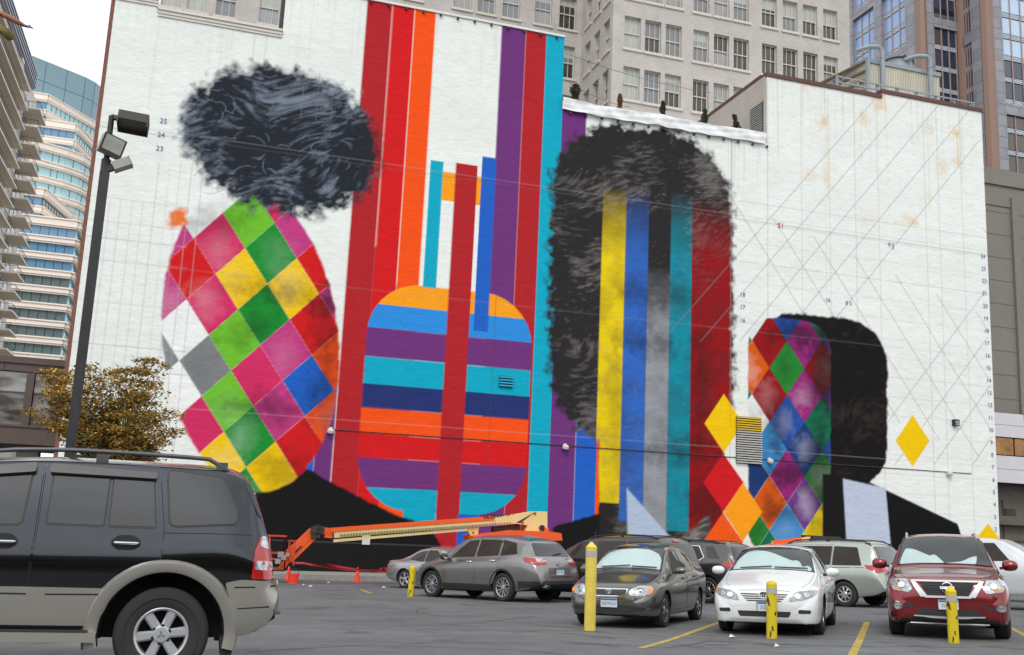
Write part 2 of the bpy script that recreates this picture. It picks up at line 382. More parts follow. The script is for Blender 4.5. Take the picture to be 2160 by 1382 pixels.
for i in range(-4, 9):
    for j in range(-6, 7):
        c = o0 + va * i + vb * j
        if 250 < c.x < 800 and 330 < c.y < 1090:
            q = [c, c + va, c + va + vb, c + vb]; col = pick(i, j)
            lay([(p.x, p.y) for p in q], col, .02, mask=qm)
            # sprayed tone inside each diamond
            e = c + (va + vb) * .5 + Vector((rq.uniform(-20, 20), rq.uniform(-20, 20)))
            tone = c_blk if rq.random() < .5 else c_wht
            lay(ell(e.x, e.y, 22, 30, k=12), tone, .55, .8, alpha=rq.uniform(.03, .20), mask=qm)
# soft dark bands across the quilt
for px, py, rx, ry, al, rot in [(690, 760, 30, 170, .5, 0), (600, 1000, 60, 40, .35, .3), (560, 860, 90, 20, .5, .1), (450, 470, 60, 30, .35, 0), (600, 620, 130, 16, .5, .12), (520, 700, 60, 14, .4, -.3)]:
    lay(ell(px, py, rx, ry, rot, 18), c_blk, .5, 1.2, alpha=al, mask=qm)
lay([(352, 470), (365, 440), (395, 445), (392, 470), (360, 486)], srgb(236, 120, 60), .12, .4)
def cloudcol(dark, light, sc, seed, th=.5):
    def f(s):
        wx = XX[s] + 1.6 * vnoise(XX[s], ZZ[s], .45, seed + 9); wz = ZZ[s] + 1.6 * vnoise(XX[s], ZZ[s], .45, seed + 19)
        n = (.5 * fbm(wx * .5 + wz * .6, wz * 2.2 - wx * .9, sc * 2.2, seed, 5) + .5 * fbm(XX[s], ZZ[s], .5, seed + 3, 3))[..., None]; k = np.clip((n - th - .02) * 4.2 + .1, 0, 1)
        return np.array(dark) * (1 - k) + np.array(light) * k
    return f
lay(ell(592, 296, 214, 150, .28, 36), cloudcol(srgb(38, 42, 50), srgb(122, 132, 148), 1.6, 21), .28, 1.1)
rs = random.Random(4)
for k in range(60):                                   # loose light brush arcs
    px, py = rs.uniform(430, 740), rs.uniform(175, 400); a = rs.uniform(0, 6.28); r = rs.uniform(14, 40); da = rs.uniform(.6, 1.4)
    stroke([(px + r * cos(a + da * t / 4), py + .8 * r * sin(a + da * t / 4)) for t in range(5)], srgb(140, 155, 175) if k % 3 else srgb(20, 22, 26), .035, .4)

# middle: dark sprayed mass with upright colour bars
def rpx(x0, y0, x1, y1, r, k=6):
    o = []
    for cx, cy, a0 in ((x1 - r, y0 + r, -90), (x1 - r, y1 - r, 0), (x0 + r, y1 - r, 90), (x0 + r, y0 + r, 180)):
        o += [(cx + r * cos(radians(a0 + 90 * i / k)), cy + r * sin(radians(a0 + 90 * i / k))) for i in range(k + 1)]
    return [(x, y + (x - x0) * .10) for x, y in o]
mid = rpx(1158, 250, 1546, 930, 150)
mid2 = rpx(1264, 760, 1525, 1185, 60)
mm = np.maximum(lay(mid, c_blk, .18, .8, ret=True), lay(mid2, c_blk, .05, .2, ret=True))
lay(mid2, cloudcol(srgb(40, 38, 38), srgb(100, 98, 96), 1.9, 33), .05, .2)
lay(mid, cloudcol(srgb(44, 42, 42), srgb(112, 108, 106), 1.9, 31), .18, .8)
for x0, x1, col, yt, yb in [(1270, 1320, srgb(235, 205, 20), 390, 1060), (1320, 1368, srgb(52, 104, 190), 395, 1100), (1368, 1415, srgb(150, 154, 160), 560, 1140), (1415, 1460, srgb(20, 140, 160), 400, 1120), (1460, 1545, srgb(150, 20, 26), 410, 1150)]:
    a = wp(x0, 500)[0]; b = wp(x1, 500)[0]; zt = wp(x0, yt)[1]; zb = wp(x0, yb)[1]
    m2 = np.clip((zt - ZZ) / 3.5, 0, 1) * (.72 + .28 * np.clip((fbm(XX, ZZ, 1.2, 61) - .3) * 3, 0, 1))
    lay([(a, zb), (b, zb), (b, zt), (a, zt)], col, .03, px=False, mask=mm * m2)
for px, py, rx, ry, al, rot in [(1360, 720, 60, 20, .55, .1), (1430, 950, 70, 16, .5, .05), (1480, 820, 24, 120, .45, 0), (1300, 880, 20, 120, .3, 0), (1490, 1060, 40, 60, .5, 0), (1380, 620, 80, 24, .45, .1)]:
    lay(ell(px, py, rx, ry, rot, 18), c_blk, .5, 1.2, alpha=al)
lay([(1322, 1030), (1420, 1140), (1400, 1200), (1325, 1200)], srgb(176, 192, 214), .05)
lay([(1440, 1130), (1500, 1080), (1500, 1200), (1400, 1200)], cloudcol(srgb(70, 66, 62), srgb(150, 146, 140), 1.2, 71), .08, .3)

# right: ruled setting-out lines, plain diamonds, dark masses
def clipline(x0, y0, x1, y1, col, w_=.045, al=.65): stroke([(x0, y0), (x1, y1)], col, w_, al)
g_ln = srgb(130, 130, 138); r_ln = srgb(150, 60, 70)
zr0 = -0.9
xa = wp(1560, 500)[0]; xb = XR
# thin vertical and horizontal grid
for px, py in ((1800, 198), (1945, 213), (1543, 290), (1750, 380), (1620, 600), (1693, 600), (1860, 700), (1990, 700), (2040, 700)):
    x = wp(px, py)[0]; stroke([(x, zr0), (x, z_e - .3 if x < x_s else z_f - .3)], srgb(150, 154, 152), .035, .55, px=False)
for py in range(460, 1140, 41):
    z = wp(1800, py)[1]; stroke([(xa, z), (xb, z)], srgb(168, 172, 172), .03, .45, px=False)
for k in range(-2, 12):                                # long diagonals rising to the right
    x0 = 1560 + k * 82; c = (g_ln if k < 5 else r_ln)
    a = wp(x0, 720 if k < 3 else 980); dx = 11.5; 
    dx = 18; x_1 = min(a[0] + dx, XR - .2); stroke([a, (x_1, a[1] + (x_1 - a[0]) * 1.17)], c, .04, .6, px=False)
for k in range(0, 9):
    a = wp(1545 + k * 86, 420 + k * 40); stroke([a, (min(a[0] + 7.5, XR - .2), a[1] - min(7.5, XR - .2 - a[0]) * 1.35)], r_ln, .04, .55, px=False)
for k in range(9):                                     # grid at the far left
    px = 215 + k * 24; x = wp(px, 560)[0]; stroke([(x, 0), (x, wp(px, 340 if k > 3 else 420)[1])], srgb(165, 168, 168), .03, .5, px=False)
for py in (345, 420, 470, 505, 550, 640, 730, 780):
    z = wp(250, py)[1]; stroke([(XL, z), (wp(395, py)[0], z)], srgb(160, 163, 163), .035, .45, px=False)
for k in range(4):
    x = wp(640 + k * 32, 190)[0]; stroke([(x, wp(640, 250)[1]), (x, wp(640, 150 if k == 1 else 178)[1])], srgb(120, 122, 124), .035, .6, px=False)
for py in (178, 205, 235): z = wp(650, py)[1]; stroke([(wp(640, py)[0], z), (wp(752, py)[0], z)], srgb(130, 132, 134), .03, .5, px=False)
def dia(cx, cy, w_, h_, col, soft=.02, tl=0): lay([(cx, cy - h_ / 2), (cx + w_ / 2, cy), (cx + tl, cy + h_ / 2), (cx - w_ / 2, cy)], col, soft)
# multicoloured diamonds with a dark rounded block beside them
blk = rpx(1590, 652, 1872, 1010, 90)
lay(blk, cloudcol(srgb(22, 20, 22), srgb(54, 44, 40), 1.3, 41), .06, .2)
rmask = lay(rpx(1578, 664, 1752, 1175, 60), c_wht, .04, .1, ret=True)
pal2 = [srgb(40, 130, 50), srgb(36, 80, 160), srgb(210, 90, 20), srgb(225, 228, 228), srgb(150, 40, 120), srgb(215, 190, 20), srgb(30, 60, 120), srgb(150, 20, 28), srgb(20, 110, 80), srgb(60, 140, 200), srgb(110, 60, 140)]
dv = Vector((37, 58)); du = Vector((-37, 56)); q0 = Vector((1660, 720))
for i in range(-4, 7):
    for j in range(-5, 6):
        c = q0 + dv * i + du * j; lay([(p.x, p.y) for p in (c, c + dv, c + dv + du, c + du)], pal2[(i * 4 + j * 7 + i * j) % len(pal2)], .03, mask=rmask)
        e = c + (dv + du) * .5; lay(ell(e.x + rq.uniform(-9, 9), e.y, 14, 22, k=10), c_blk if rq.random() < .6 else c_wht, .4, .9, alpha=rq.uniform(.1, .45), mask=rmask)
for px, py, rx, ry, al in [(1740, 780, 30, 90, .8), (1640, 900, 20, 60, .5), (1660, 1000, 40, 24, .6), (1650, 1080, 40, 18, .5), (1730, 1000, 26, 80, .7), (1690, 700, 60, 24, .6)]:
    lay(ell(px, py, rx, ry, 0, 18), c_blk, .45, .9, alpha=al)
lay([(1735, 1000), (1800, 1000), (1800, 1220), (1735, 1220)], c_blk, .05)
lay([(1798, 1000), (2020, 1105), (2050, 1200), (2050, 1230), (1798, 1220)], srgb(20, 19, 20), .03)
lay([(1778, 1010), (1868, 1030), (1886, 1230), (1790, 1220)], srgb(186, 198, 218), .04)
for cx, cy, w_, h_, col in [(1527, 893, 82, 124, c_yel), (1526, 1018, 86, 122, srgb(205, 28, 36)), (1567, 1080, 82, 124, c_amb), (1525, 1144, 86, 124, srgb(240, 90, 25)), (1925, 930, 72, 110, c_yel), (2084, 1152, 74, 96, c_yel)]:
    dia(cx, cy, w_, h_, col)
# rust bleeding from fixings
for px, py, r, al in [(1737, 255, 9, .6), (1822, 255, 6, .5), (1955, 270, 7, .4), (2018, 280, 5, .6), (2018, 345, 8, .35), (1985, 352, 8, .35), (1915, 470, 18, .45), (1830, 465, 15, .2), (1705, 365, 9, .3), (1745, 370, 9, .22), (1855, 208, 12, .55), (1950, 420, 10, .15), (1700, 180, 6, .3)]:
    lay(ell(px, py, r, r * (.5 if py > 440 else 1.2), 0, 12), srgb(222, 170, 80), .3, 1.0, alpha=al)
for px, y0, y1, al in [(1739, 190, 240, .5), (1742, 260, 420, .25), (1955, 250, 440, .22), (2018, 278, 345, .6), (1640, 165, 330, .35), (1745, 200, 420, .2), (1866, 200, 235, .4), (1800, 198, 300, .2), (1739, 300, 640, .14), (1868, 206, 460, .12), (1922, 212, 330, .12), (1690, 180, 260, .2), (2000, 226, 300, .15), (2050, 236, 330, .15)]:
    x = wp(px, y0)[0]; stroke([(x, wp(px, y0)[1]), (x + .03, wp(px, y1)[1])], srgb(214, 178, 110), .09, al, px=False)
# construction joints and hairlines over everything
for (a, b), al in [(((1073.6, 58), (1030, 987)), .5), (((1543.8, 290), (1541, 900)), .45), (((540, 62), (528, 150)), .4)]:
    x = .5 * (wp(*a)[0] + wp(*b)[0]); stroke([(x, wp(*a)[1]), (x, wp(*b)[1])], (.06, .06, .07), .035, al, px=False)
for a, al, col in [((1300, 425), .45, (.10, .10, .11)), ((900, 898), .35, (.5, .45, .45)), ((900, 1152), .3, (.3, .3, .3)), ((300, 558), .3, (.3, .3, .3)), ((300, 270), .25, (.35, .35, .35))]:
    z = wp(*a)[1]; stroke([(XL, z), (XR, z)], col, .035, al, px=False)
# black base course below the ledge on the left half
zl = wp(760, 1148)[1]
lay([(XL, -2), (wp(905, 1150)[0], -2), (wp(905, 1150)[0], zl), (XL, zl)], srgb(30, 29, 29), .03, px=False)
PAINT *= (0.96 + 0.08 * fbm(XX, ZZ, 2.2, 90)[..., None])

# --- grid mesh, with a slightly uneven trowelled face
def cellok():
    ok = np.zeros((NX - 1, NZ - 1), bool); xc = (gx[1:] + gx[:-1]) / 2; zc = (gz[1:] + gz[:-1]) / 2
    for a, b, z in SEG: ok |= ((xc > a) & (xc < b))[:, None] & (zc < z)[None, :]
    return ok
ok = cellok(); ids = np.arange(NX * NZ).reshape(NX, NZ)
q = np.stack([ids[:-1, :-1], ids[1:, :-1], ids[1:, 1:], ids[:-1, 1:]], -1)[ok]
used = np.unique(q); rem = np.full(NX * NZ, -1); rem[used] = np.arange(len(used)); q = rem[q]
YY = WY + (fbm(XX, ZZ * 1.6, 2.4, 77, 4) - .5) * 0.022
co = np.stack([XX, YY, ZZ], -1).reshape(-1, 3)[used]
me = bpy.data.meshes.new('painted_face'); me.vertices.add(len(co)); me.vertices.foreach_set('co', co.astype(np.float32).ravel())
me.loops.add(q.size); me.loops.foreach_set('vertex_index', q.ravel().astype(np.int32)); me.polygons.add(len(q))
me.polygons.foreach_set('loop_start', np.arange(0, q.size, 4, dtype=np.int32)); me.update(calc_edges=True)
me.polygons.foreach_set('use_smooth', np.ones(len(q), bool))
at = me.color_attributes.new('mural_paint', 'FLOAT_COLOR', 'POINT')
cc = np.ones((len(used), 4), np.float32); cc[:, :3] = np.clip(PAINT.reshape(-1, 3)[used], 0, 1); at.data.foreach_set('color', cc.ravel())
mw = bpy.data.materials.new('mural_paint_on_stucco'); mw.use_nodes = True; t = mw.node_tree; N = t.nodes; L = t.links; b = N['Principled BSDF']; b.inputs['Roughness'].default_value = .8; b.inputs['Specular IOR Level'].default_value = .12
a_ = N.new('ShaderNodeAttribute'); a_.attribute_name = 'mural_paint'; L.new(a_.outputs['Color'], b.inputs['Base Color'])
tc = N.new('ShaderNodeTexCoord'); mp = N.new('ShaderNodeMapping'); mp.inputs['Scale'].default_value = (1, 1, 2.2); L.new(tc.outputs['Object'], mp.inputs[0])
n1 = N.new('ShaderNodeTexNoise'); n1.inputs['Scale'].default_value = 3.2; n1.inputs['Detail'].default_value = 8; n1.inputs['Roughness'].default_value = .68; L.new(mp.outputs[0], n1.inputs[0])
bp = N.new('ShaderNodeBump'); bp.inputs['Strength'].default_value = .42; bp.inputs['Distance'].default_value = .07; L.new(n1.outputs[0], bp.inputs['Height']); L.new(bp.outputs[0], b.inputs['Normal'])
me.materials.append(mw)
wall = thing('mural_wall', 'huge white stucco party wall painted with red and teal stripes, coloured diamonds and dark sprayed masses', 'wall', loc=(0, 0, 0))
link('painted_face', me, wall)
stw = mat('stucco_beige', srgb(178, 170, 162), rough=.85, var=.06, vscale=1.2, bump=.3, bscale=15)
brickm = mat('side_brick', srgb(128, 84, 70), rough=.9, var=.25, vscale=6)
white_st = mat('white_stucco', srgb(222, 222, 218), rough=.8, var=.05)
cop = mat('brown_coping', srgb(92, 60, 50), rough=.6, var=.2, vscale=2)
mb = MB()
for (a, b, z), dep in zip(SEG, (20, 20, 1.2, 6, 22, 22)):
    mb.box(a + .002, b - .002, WY + .06, WY + dep, WZ0, z - .03)
mb.build('wall_core', white_st, wall)
mb = MB(); mb.box(XL - .16, XL - .002, WY - .01, WY + 20, WZ0, z_a); mb.build('side_face', brickm, wall)
# moulded cream trim round the notch at top left
trm = mat('cream_trim', srgb(214, 210, 200), rough=.6, var=.05)
def trimbar(a, b, z, nm='trim'):
    m_ = MB(); m_.box(a, b, WY - .10, WY + .4, z - .02, z + .13); m_.box(a, b, WY - .16, WY + .4, z + .132, z + .24); m_.box(a, b, WY - .06, WY + .3, z - .14, z - .022); return m_.build(nm, trm, wall)
trimbar(XL, x_trim, z_a); trimbar(x_trim + .02, x_n - .02, z_b)
m_ = MB(); m_.box(x_trim - .05, x_trim + .2, WY - .101, WY + .41, z_b + .245, z_a - .145); m_.build('trim', trm, wall)
# dark flank of the higher panel
m_ = MB(); m_.box(x_n - .14, x_n - .001, WY + .02, WY + 1.2, z_b + .26, z_c - .04); m_.build('flashing', mat('black_flashing', (.03, .03, .03), .6), wall)
# copings
for a, b, z, th, mm_, nm in [(x_n, x_t, z_c, .10, white_st, 'coping'), (x_r - .05, x_s, z_e, .20, cop, 'coping'), (x_s + .002, XR + .06, z_f, .20, cop, 'coping')]:
    m_ = MB(); m_.box(a, b, WY - .07, WY + .5, z - .02, z + th); m_.build(nm, mm_, wall)
m_ = MB(); m_.box(x_r - .07, x_r + .3, WY + .502, WY + 22.1, z_e - .02, z_e + .26); m_.build('coping', cop, wall)
m_ = MB(); m_.box(x_r - .12, x_r - .003, WY + .05, WY + 22, z_d - .5, z_e - .03); m_.build('flank', stw, wall)
# bolts along the top edge
bm_ = MB()
for k in range(26): x = x_n + 3.9 + k * .85; z = z_c if x < x_t else z_d - .1; bm_.box(x - .05, x + .05, WY - .12, WY - .02, z - .16, z - .06)
bm_.build('bolt', mat('dark_iron', (.04, .035, .03), .6), wall)
# louvres
lv_d = mat('louvre_dark', (.02, .02, .022), .7); lv_m = mat('louvre_metal', srgb(190, 190, 186), .5, var=.1)
def louvre(x0, x1, z0, z1, n, m2, name='louvre'):
    o = MB().box(x0, x1, WY - .05, WY - .005, z0, z1).build(name, lv_d, wall); h = (z1 - z0) / n
    for k in range(n):
        mm2 = m2(k) if callable(m2) else m2
        pbox('slat', mm2, o, Vector(((x0 + x1) / 2, WY - .09, z0 + h * (k + .5))), (x1 - x0, .09, h * .5))
    return o
a = wp(1052, 816); b = wp(1081, 795); louvre(a[0], b[0], a[1], b[1], 4, mat('louvre_teal', c_teal, .5))
a = wp(1552, 977); b = wp(1605, 882); louvre(a[0], b[0], a[1], b[1], 20, lambda k: mat('louvre_yellow', srgb(225, 190, 30), .5) if k > 13 else lv_m)
la0 = atX(1609, 213, x_r - .15); la1 = atX(1583, 229, x_r - .15); lz0 = z_d + .5; lz1 = la0.z
lo = MB().box(x_r - .17, x_r - .125, la0.y, la1.y, lz0, lz1).build('louvre', lv_d, wall)
for k in range(16): pbox('slat', lv_m, lo, Vector((x_r - .2, (la0.y + la1.y) / 2, lz0 + (lz1 - lz0) * (k + .5) / 16)), (.05, la1.y - la0.y, (lz1 - lz0) / 16 * .22))
a = wp(2008, 898); b = wp(2018, 886)
m_ = MB(); m_.box(a[0], b[0], WY - .22, WY - .0, a[1], b[1]); m_.build('vent_hood', lv_d, wall)
m_ = MB(); [m_.box(a[0] + .04, b[0] - .04, WY - .25, WY - .222, a[1] + .04 + .08 * k, a[1] + .08 + .08 * k) for k in range(3)]; m_.build('slat', lv_m, wall)
# conduit and round wall lights on it
cz = wp(900, 920)[1]
MB().tube([(wp(690, 905)[0], WY - .03, cz), (XR - 1.7, WY - .03, cz)], .018, 6).build('conduit', mat('conduit', (.05, .04, .045), .6), wall)
lw = mat('light_glass', (.85, .85, .84), .3); lb = mat('light_body', srgb(200, 198, 190), .5)
for (px, py), lab in zip([(697, 906), (1191, 944), (1622, 974), (2000, 998)], ['white bulkhead lamp on the purple stripe at the left end of the cable', 'white bulkhead lamp on the purple stripe right of the teal stripe', 'small lamp under the long louvre among the coloured diamonds', 'white lamp low on the bare wall right of the single yellow diamond']):
    p = wp(px, py); t_ = thing('wall_lamp', lab, 'lamp', loc=(p[0], WY - .02, cz))
    MB().lathe([(0, 0), (.10, 0), (.10, .06), (.07, .10), (0, .10)], 14, M=Matrix.Rotation(radians(90), 4, 'X')).build('housing', lb, t_, 40)
    MB().lathe([(.16, -.16), (.15, -.05), (.08, .0), (0, .01)], 14, M=Matrix.Translation((0, -.16, .02)) @ Matrix.Rotation(radians(25), 4, 'X')).build('shade', lb, t_, 40)
    MB().lathe([(0, -.14), (.12, -.13), (.13, -.05), (0, -.03)], 14, M=Matrix.Translation((0, -.16, .02)) @ Matrix.Rotation(radians(25), 4, 'X')).build('bulb', lw, t_, 60)
# painted setting-out numbers (flat lettering)
ink = mat('blue_marker', srgb(96, 110, 160), .8); ink2 = mat('red_marker', srgb(200, 50, 70), .8)
RXm = Matrix.Rotation(radians(90), 4, 'X')
def mark(s, px, py, m_=ink, size=.32):
    p = wp(px, py); link('painted_number', text_mesh(s, size, m_, .002, .0), wall, Matrix.Translation((p[0], WY - .028, p[1])) @ RXm)
nums = [24, 23, 22, 21, 20, 19, 18, 17, 16, 15, 14, 13, 12, 11, 10, 9, 8, 7, 6, 5, 4, 3, 2]
for k, nn in enumerate(nums): mark(str(nn), 2073 + 27 * (k / 22), 541 + k * (1117 - 541) / 22)
for s, px, py in (('25', 345, 256), ('24', 340, 285), ('23', 337, 314), ('18', 1566, 622), ('17', 1566, 648), ('16', 1566, 676)): mark(s, px, py)
mark('S1', 1647, 477, ink2, .4); mark('16', 1746, 633, ink, .3); mark('8 5', 1790, 640, ink, .3); mark('*1', 1880, 520, ink, .5)
# taped paper notice
p = wp(772, 1139)
tag(MB().box(p[0] - .17, p[0] + .17, WY - .05, WY - .035, p[1] - .2, p[1] + .2).build('paper_notice', scrap), 'blank white paper notice taped to the black foot of the wall below the boom', 'notice')
# tarpaulin along the lower parapet
tp = mat('white_tarpaulin', (.82, .83, .84), .35, spec=.4); m_ = MB(); K = 180; x0, x1 = x_t - .02, x_r - .14
rt = random.Random(3); ph = [rt.uniform(0, 6) for _ in range(6)]
tw_ = lambda q: abs((q % 1) * 2 - 1)              # sharp creases
for i in range(K + 1):
    x = x0 + (x1 - x0) * i / K; pe = 5.2; u = ((x - x0) % pe) / pe; top = z_d + .44 + .10 * (abs(2 * u - 1) ** 3) + .015 * sin(3 * x + ph[0]); bot = z_d - .08 - .06 * sin(pi * u) + .02 * sin(5 * x + ph[1])
    for j in range(9):
        v = j / 8; z = top * (1 - v) + bot * v
        fold = .045 * tw_(.35 * x + .8 * v * (1 if u < .5 else -1) + ph[2]) + .035 * tw_(.9 * x - .7 * v + ph[3]) + .03 * tw_(2.3 * x + .5 * v + ph[4]) * (1 - v) + .03 * tw_(1.9 * v + .3 * x)
        m_.v.append((x, WY - .12 - fold, z))
    m_.v.append((x, WY + .5, top - .02))
for i in range(K):
    for j in range(8): m_.f.append((i * 10 + j, i * 10 + j + 1, i * 10 + j + 11, i * 10 + j + 10)); m_.m.append(0)
    m_.f.append((i * 10, i * 10 + 10, i * 10 + 19, i * 10 + 9)); m_.m.append(0)
tarp = m_.build('tarpaulin', tp, None, 60, recalc=True); tag(tarp, 'crumpled white plastic sheet draped along the lower middle parapet', 'tarpaulin')
# ================================================================== BEIGE BRICK BUILDING BEHIND THE WALL
bw = mat('painted_brick', srgb(196, 187, 180), rough=.85)
def brick_tex(m, c1, c2, cm, sc, hgt, wid, mort=.012):
    t = m.node_tree; N = t.nodes; L = t.links; b = N['Principled BSDF']; tc = N.new('ShaderNodeTexCoord'); sp = N.new('ShaderNodeSeparateXYZ'); cb = N.new('ShaderNodeCombineXYZ')
    geo = N.new('ShaderNodeNewGeometry'); L.new(geo.outputs['Position'], sp.inputs[0]); ad = N.new('ShaderNodeMath'); ad.operation = 'ADD'; L.new(sp.outputs[0], ad.inputs[0]); L.new(sp.outputs[1], ad.inputs[1])
    L.new(ad.outputs[0], cb.inputs[0]); L.new(sp.outputs[2], cb.inputs[1])
    br = N.new('ShaderNodeTexBrick'); br.inputs['Scale'].default_value = sc; br.inputs['Color1'].default_value = (*c1, 1); br.inputs['Color2'].default_value = (*c2, 1); br.inputs['Mortar'].default_value = (*cm, 1)
    br.inputs['Row Height'].default_value = hgt; br.inputs['Brick Width'].default_value = wid; br.inputs['Mortar Size'].default_value = mort
    L.new(cb.outputs[0], br.inputs['Vector']); n = N.new('ShaderNodeTexNoise'); n.inputs['Scale'].default_value = .5; n.inputs['Detail'].default_value = 6; L.new(geo.outputs['Position'], n.inputs[0])
    r = N.new('ShaderNodeMapRange'); r.inputs[1].default_value = .3; r.inputs[2].default_value = .7; r.inputs[3].default_value = .86; r.inputs[4].default_value = 1.08; L.new(n.outputs[0], r.inputs[0])
    v = N.new('ShaderNodeVectorMath'); v.operation = 'SCALE'; L.new(br.outputs['Color'], v.inputs[0]); L.new(r.outputs[0], v.inputs['Scale']); L.new(v.outputs[0], b.inputs['Base Color'])
    bp = N.new('ShaderNodeBump'); bp.inputs['Strength'].default_value = .4; bp.inputs['Distance'].default_value = .02; L.new(br.outputs['Fac'], bp.inputs['Height']); bp.invert = True; L.new(bp.outputs[0], b.inputs['Normal'])
brick_tex(bw, srgb(196, 190, 184), srgb(187, 181, 175), srgb(172, 167, 161), 1.0, .075 * 2, .42)
YB, YA = 66.0, 72.6
XC = atY(1291, 113, YB).x; XRB = atY(1792, 60, YB).x; XA0 = -3.0
PITCHF = 4.08
col0 = [28.13, 29.83, 31.54, 33.88, 35.63, 37.35, 39.85, 41.73, 43.57, 45.45]
ZR = 36.88            # bottom of the row seen at y ~ 100
bb = thing('office_block', 'tall pale painted brick office block with rows of sash windows rising behind the mural wall', 'building', loc=(0, 0, 0))
ZT = 58.0
def walled(name, origin, xdir, length, z0, z1, holes, m, parent, depth=.35, back=None):
    """wall sheet with real window openings: cells between the holes' edges"""
    us = sorted({0, length, *[h[0] for h in holes], *[h[1] for h in holes]}); zs = sorted({z0, z1, *[h[2] for h in holes], *[h[3] for h in holes]})
    hs = set(); 
    for h in holes: hs.add((round(h[0], 3), round(h[2], 3)))
    xdir = Vector(xdir); nrm = Vector((xdir.y, -xdir.x, 0)); o = Vector(origin); m_ = MB(); cellh = {}
    def isin(u, z): return any(h[0] < u < h[1] and h[2] < z < h[3] for h in holes)
    P = lambda u, z, d=0: o + xdir * u - nrm * d + Vector((0, 0, z))
    for j in range(len(zs) - 1):
        i = 0
        while i < len(us) - 1:
            if isin((us[i] + us[i + 1]) / 2, (zs[j] + zs[j + 1]) / 2): i += 1; continue
            k = i
            while k + 1 < len(us) - 1 and not isin((us[k + 1] + us[k + 2]) / 2, (zs[j] + zs[j + 1]) / 2): k += 1
            m_.add([P(us[i], zs[j]), P(us[k + 1], zs[j]), P(us[k + 1], zs[j + 1]), P(us[i], zs[j + 1])], [(0, 1, 2, 3)]); i = k + 1
    for a, b, c, d in holes:
        q = [P(a, c), P(b, c), P(b, d), P(a, d)]; r_ = [P(a, c, depth), P(b, c, depth), P(b, d, depth), P(a, d, depth)]
        m_.add(q + r_, [(0, 4, 5, 1), (1, 5, 6, 2), (2, 6, 7, 3), (3, 7, 4, 0)])
    return m_.build(name, m, parent)
gl_mats = [mat('pane_grey', srgb(120, 124, 128), .08, spec=.8, var=.12, vscale=.9), mat('pane_blind', srgb(176, 180, 174), .25, spec=.6, var=.08, vscale=2), mat('pane_dark', srgb(62, 60, 56), .06, spec=.8, var=.3, vscale=1.2), mat('pane_pale', srgb(150, 154, 156), .1, spec=.8, var=.15)]
frm = mat('sash_paint', srgb(202, 196, 184), .6); silm = mat('stone_sill', srgb(206, 198, 188), .8, var=.06)
rw = random.Random(5)
_winm = {}
def sash_mesh(w_, h_):
    k = (round(w_, 2), round(h_, 2))
    if k not in _winm:
        m_ = MB(); t = .07
        m_.box(0, t, 0, .1, 0, h_); m_.box(w_ - t, w_, 0, .1, 0, h_); m_.box(t, w_ - t, 0, .1, 0, t); m_.box(t, w_ - t, 0, .1, h_ - t, h_); m_.box(t, w_ - t, -.03, .1, h_ / 2 - .04, h_ / 2 + .04)
        for i in (1, 2):
            x = w_ * i / 3; m_.box(x - .022, x + .022, .02, .08, t, h_ / 2 - .04); m_.box(x - .022, x + .022, -.01, .05, h_ / 2 + .04, h_ - t)
        _winm[k] = m_.mesh('sash_window', frm)
    return _winm[k]
sillm = {}
def sash(parent, P, xdir, w_, h_, kind=None):
    xdir = Vector(xdir); nrm = Vector((xdir.y, -xdir.x, 0)); M = frame(P - nrm * .24, xdir, -nrm, (0, 0, 1))
    o = link('window', sash_mesh(w_, h_), parent, M)
    a = rw.choice([0, 0, 1, 1, 3, 2, 2]) if kind is None else kind
    b = a if rw.random() < .55 else rw.choice([0, 2, 2, 3])
    if rw.random() < .45 and a != 1: pbox('blind', gl_mats[1], o, Vector((w_ / 2, .05, h_ - .08 - (hb := rw.uniform(.2, 1.1)) / 2)), (w_ - .16, .02, hb))
    pbox('pane', gl_mats[a], o, Vector((w_ / 2, .07, h_ * .75)), (w_ - .1, .02, h_ / 2 - .06)); pbox('pane', gl_mats[b], o, Vector((w_ / 2, .09, h_ * .25)), (w_ - .1, .02, h_ / 2 - .06))
    pbox('window_sill', silm, o, Vector((w_ / 2, -.22, -.10)), (w_ + .28, .26, .20))
# front wing
Lb = XRB - XC; holes = []; wins = []
for r_ in range(-4, 5):
    zb = ZR + r_ * PITCHF
    if zb > ZT - 3: continue
    for c in col0:
        u = c - XC; holes.append((u, u + 1.34, zb, zb + 2.6)); wins.append((c, zb, r_))
        if c in (29.83, 33.88): pass
walled('front_wall', (XC, YB, 0), (1, 0, 0), Lb, 0, ZT, holes, bw, bb)
for c, zb, r_ in wins:
    if zb < 24: continue
    k = 2 if (r_ == 0 and c in (35.63, 37.35)) or (r_ == 0 and c > 41) else None
    sash(bb, Vector((c, YB, zb)), (1, 0, 0), 1.34, 2.6, k)
# light-well flank
holes = []; wins = []
for r_ in range(-4, 5):
    zb = ZR - .1 + r_ * PITCHF
    if zb > ZT - 3: continue
    for u in (.9, 2.85, 4.8): holes.append((u, u + 1.2, zb, zb + 2.6)); wins.append((u, zb))
walled('flank_wall', (XC, YA, 0), (0, -1, 0), YA - YB, 0, ZT, holes, bw, bb)
for u, zb in wins:
    if zb > 24: sash(bb, Vector((XC, YA - u, zb)), (0, -1, 0), 1.2, 2.6)
# rear wing
la = [(879, 924), (956, 991), (1008, 1043), (1060.5, 1095), (1129, 1163), (1181, 1214)]
xsA = [atY(a, 12, YA).x for a, b in la[1:]]
holes = []; wins = []
cA = [atY(p, 20, YA).x for p in (337, 393, 454, 547, 610, 850)] + xsA
